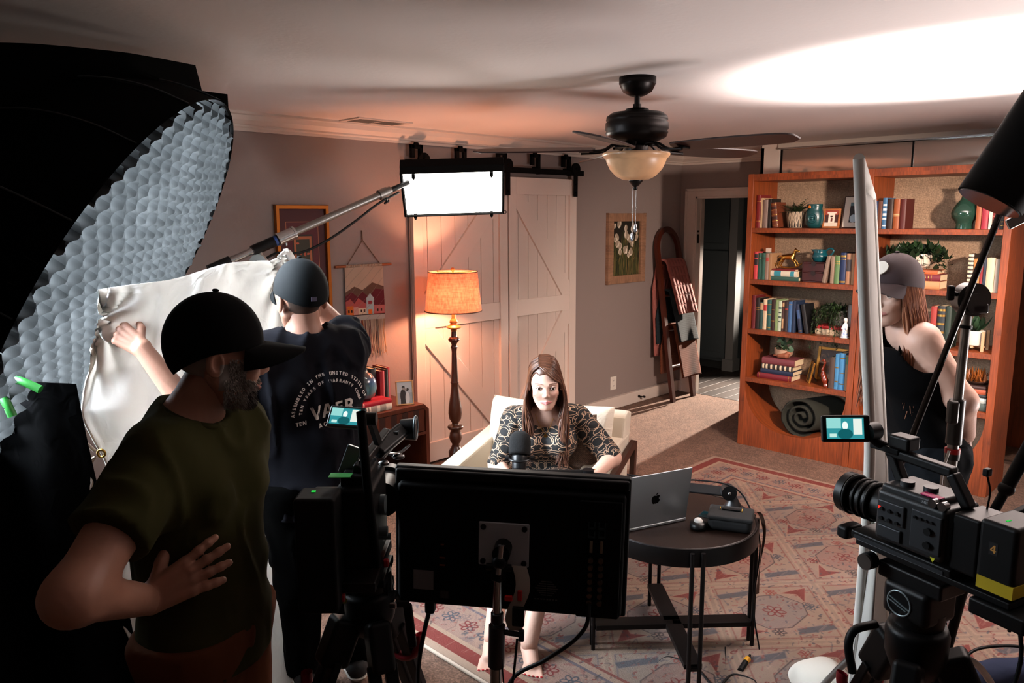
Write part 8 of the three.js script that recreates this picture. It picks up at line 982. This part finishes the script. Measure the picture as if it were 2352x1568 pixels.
  part(g, 'necklace', tube([L(0.11, 0.885, 3.625), L(0.13, 0.84, 3.6), L(0.158, 0.802, 3.577), L(0.186, 0.84, 3.6), L(0.206, 0.885, 3.625)], 0.0012, 40, 5), gold); part(g, 'pendant', cyl(0.009, 0.009, 0.003, ...L(0.158, 0.792, 3.572), 'z', 18), gold, 'small gold disc'); part(g, 'bracelet', tor(0.031, 0.003, 0, 0, 0, 'x', 24).applyMatrix4(new THREE.Matrix4().makeRotationY(-0.8).setPosition(...L(0.378, 0.631, 3.457))), gold, 'gold bracelet');
  for (const [F, sgn] of [[J.anL, -1], [J.anR, 1]]) for (let i = 0; i < 5; i++) { const o = (i - 2) * 0.0165 * (sgn > 0 ? -1 : 1), l = [0.05, 0.048, 0.044, 0.038, 0.03][i], tn = sgn > 0 ? 0.02 : -0.03; part(g, 'toenail', ball(0.006, F[0] + o + tn * 0.6, 0.024, F[2] + 0.094 + l, 1, 0.35, 0.9, 8), mat(0x9c1722, 0.25), 'red nail'); }
  // hair: parted on the viewer's left, swept over the forehead, long over the shoulders
  seed(71); const P = [], part0 = (t) => [-0.032 + 0.012 * t, lerp(0.104, 0.128, Math.sin(t * PI * 0.6)), lerp(0.062, -0.075, t)];
  const onHead = (x, y, z, k = 1) => { const q = v3(x / 0.0755, (y - 0.036) / 0.09, (z + 0.012) / 0.096).normalize(); return [q.x * 0.0755 * k, 0.036 + q.y * 0.09 * k, -0.012 + q.z * 0.096 * k]; };
  for (let i = 0; i < 640; i++) { const s = i % 5 < 2 ? -1 : 1, t = Math.pow(rnd(), 0.9), r = part0(t), az = s * lerp(s > 0 ? 1.15 : 1.3, 2.95, t) + rr(-0.1, 0.1), x = Math.sin(az), z = Math.cos(az), front = clamp(1.25 - t * 1.7), len = rr(0.22, 0.31) + 0.03 * (s > 0 ? 1 : 0); const k = rr(1.05, 1.16), e0 = onHead(lerp(r[0], x * 0.09, 0.45), lerp(r[1], 0.0, 0.3), lerp(r[2], z * 0.1, 0.45), k), e1 = onHead(x * 0.09, 0.01, z * 0.1, k * 1.02);
    P.push([onHead(r[0], r[1], r[2], k), e0, e1, [x * 0.098 + s * 0.004, -0.075, z * 0.075 + front * 0.03 - 0.01], [s * (0.085 + rr(-0.025, 0.025)) * (front > 0.1 ? 1 : 0.8), -0.075 - len * 0.5, lerp(-0.07, 0.055, front) + rr(-0.012, 0.012)], [s * (0.075 + rr(-0.03, 0.035)) * (front > 0.1 ? 1 : 0.8), -0.075 - len, lerp(-0.085, 0.085, front) + rr(-0.012, 0.012)]]); }
  for (let i = 0; i < 150; i++) { const q = rnd(), r = part0(q * 0.25), k = rr(1.04, 1.12); P.push([onHead(r[0], r[1], r[2], k), onHead(0.0 + q * 0.02, lerp(0.075, 0.105, q), 0.085, k), onHead(0.04, lerp(0.035, 0.08, q), 0.075, k), onHead(0.075, lerp(0.012, 0.04, q), 0.05, k * 1.03), [0.086 + rr(0, 0.012), -0.05, 0.04 + rr(-0.01, 0.01)], [0.09 + rr(-0.012, 0.014), -0.17, 0.06 + rr(-0.01, 0.01)], [0.082 + rr(-0.025, 0.025), -0.29 - rr(0, 0.05), 0.085 + rr(-0.01, 0.01)]]); }
  const capF = ellD([0, 0.036, -0.012], [0.0795, 0.094, 0.1]), hcap = nets((x, y, z) => Math.max(capF(x, y, z), 0.02 - y - Math.max(0, 0.03 - z) * 1.2 + Math.max(0, z - 0.03) * lerp(1.85, 0.95, sstep(-0.05, -0.03, x))), [-0.1, -0.1, -0.13], [0.1, 0.15, 0.11], 0.004), bC = [[0.09, 0.033, 0.017], [0.15, 0.058, 0.028], [0.05, 0.018, 0.01], [0.115, 0.043, 0.022]]; paint(hcap, () => bC[0]);
  part(g, 'hair', put(merge([hcap, hairLocks(P, bC, 0.0033)])), hairMat(0.36), 'long straight brown hair'); }
shade(scene);
renderer.render(scene, camera);
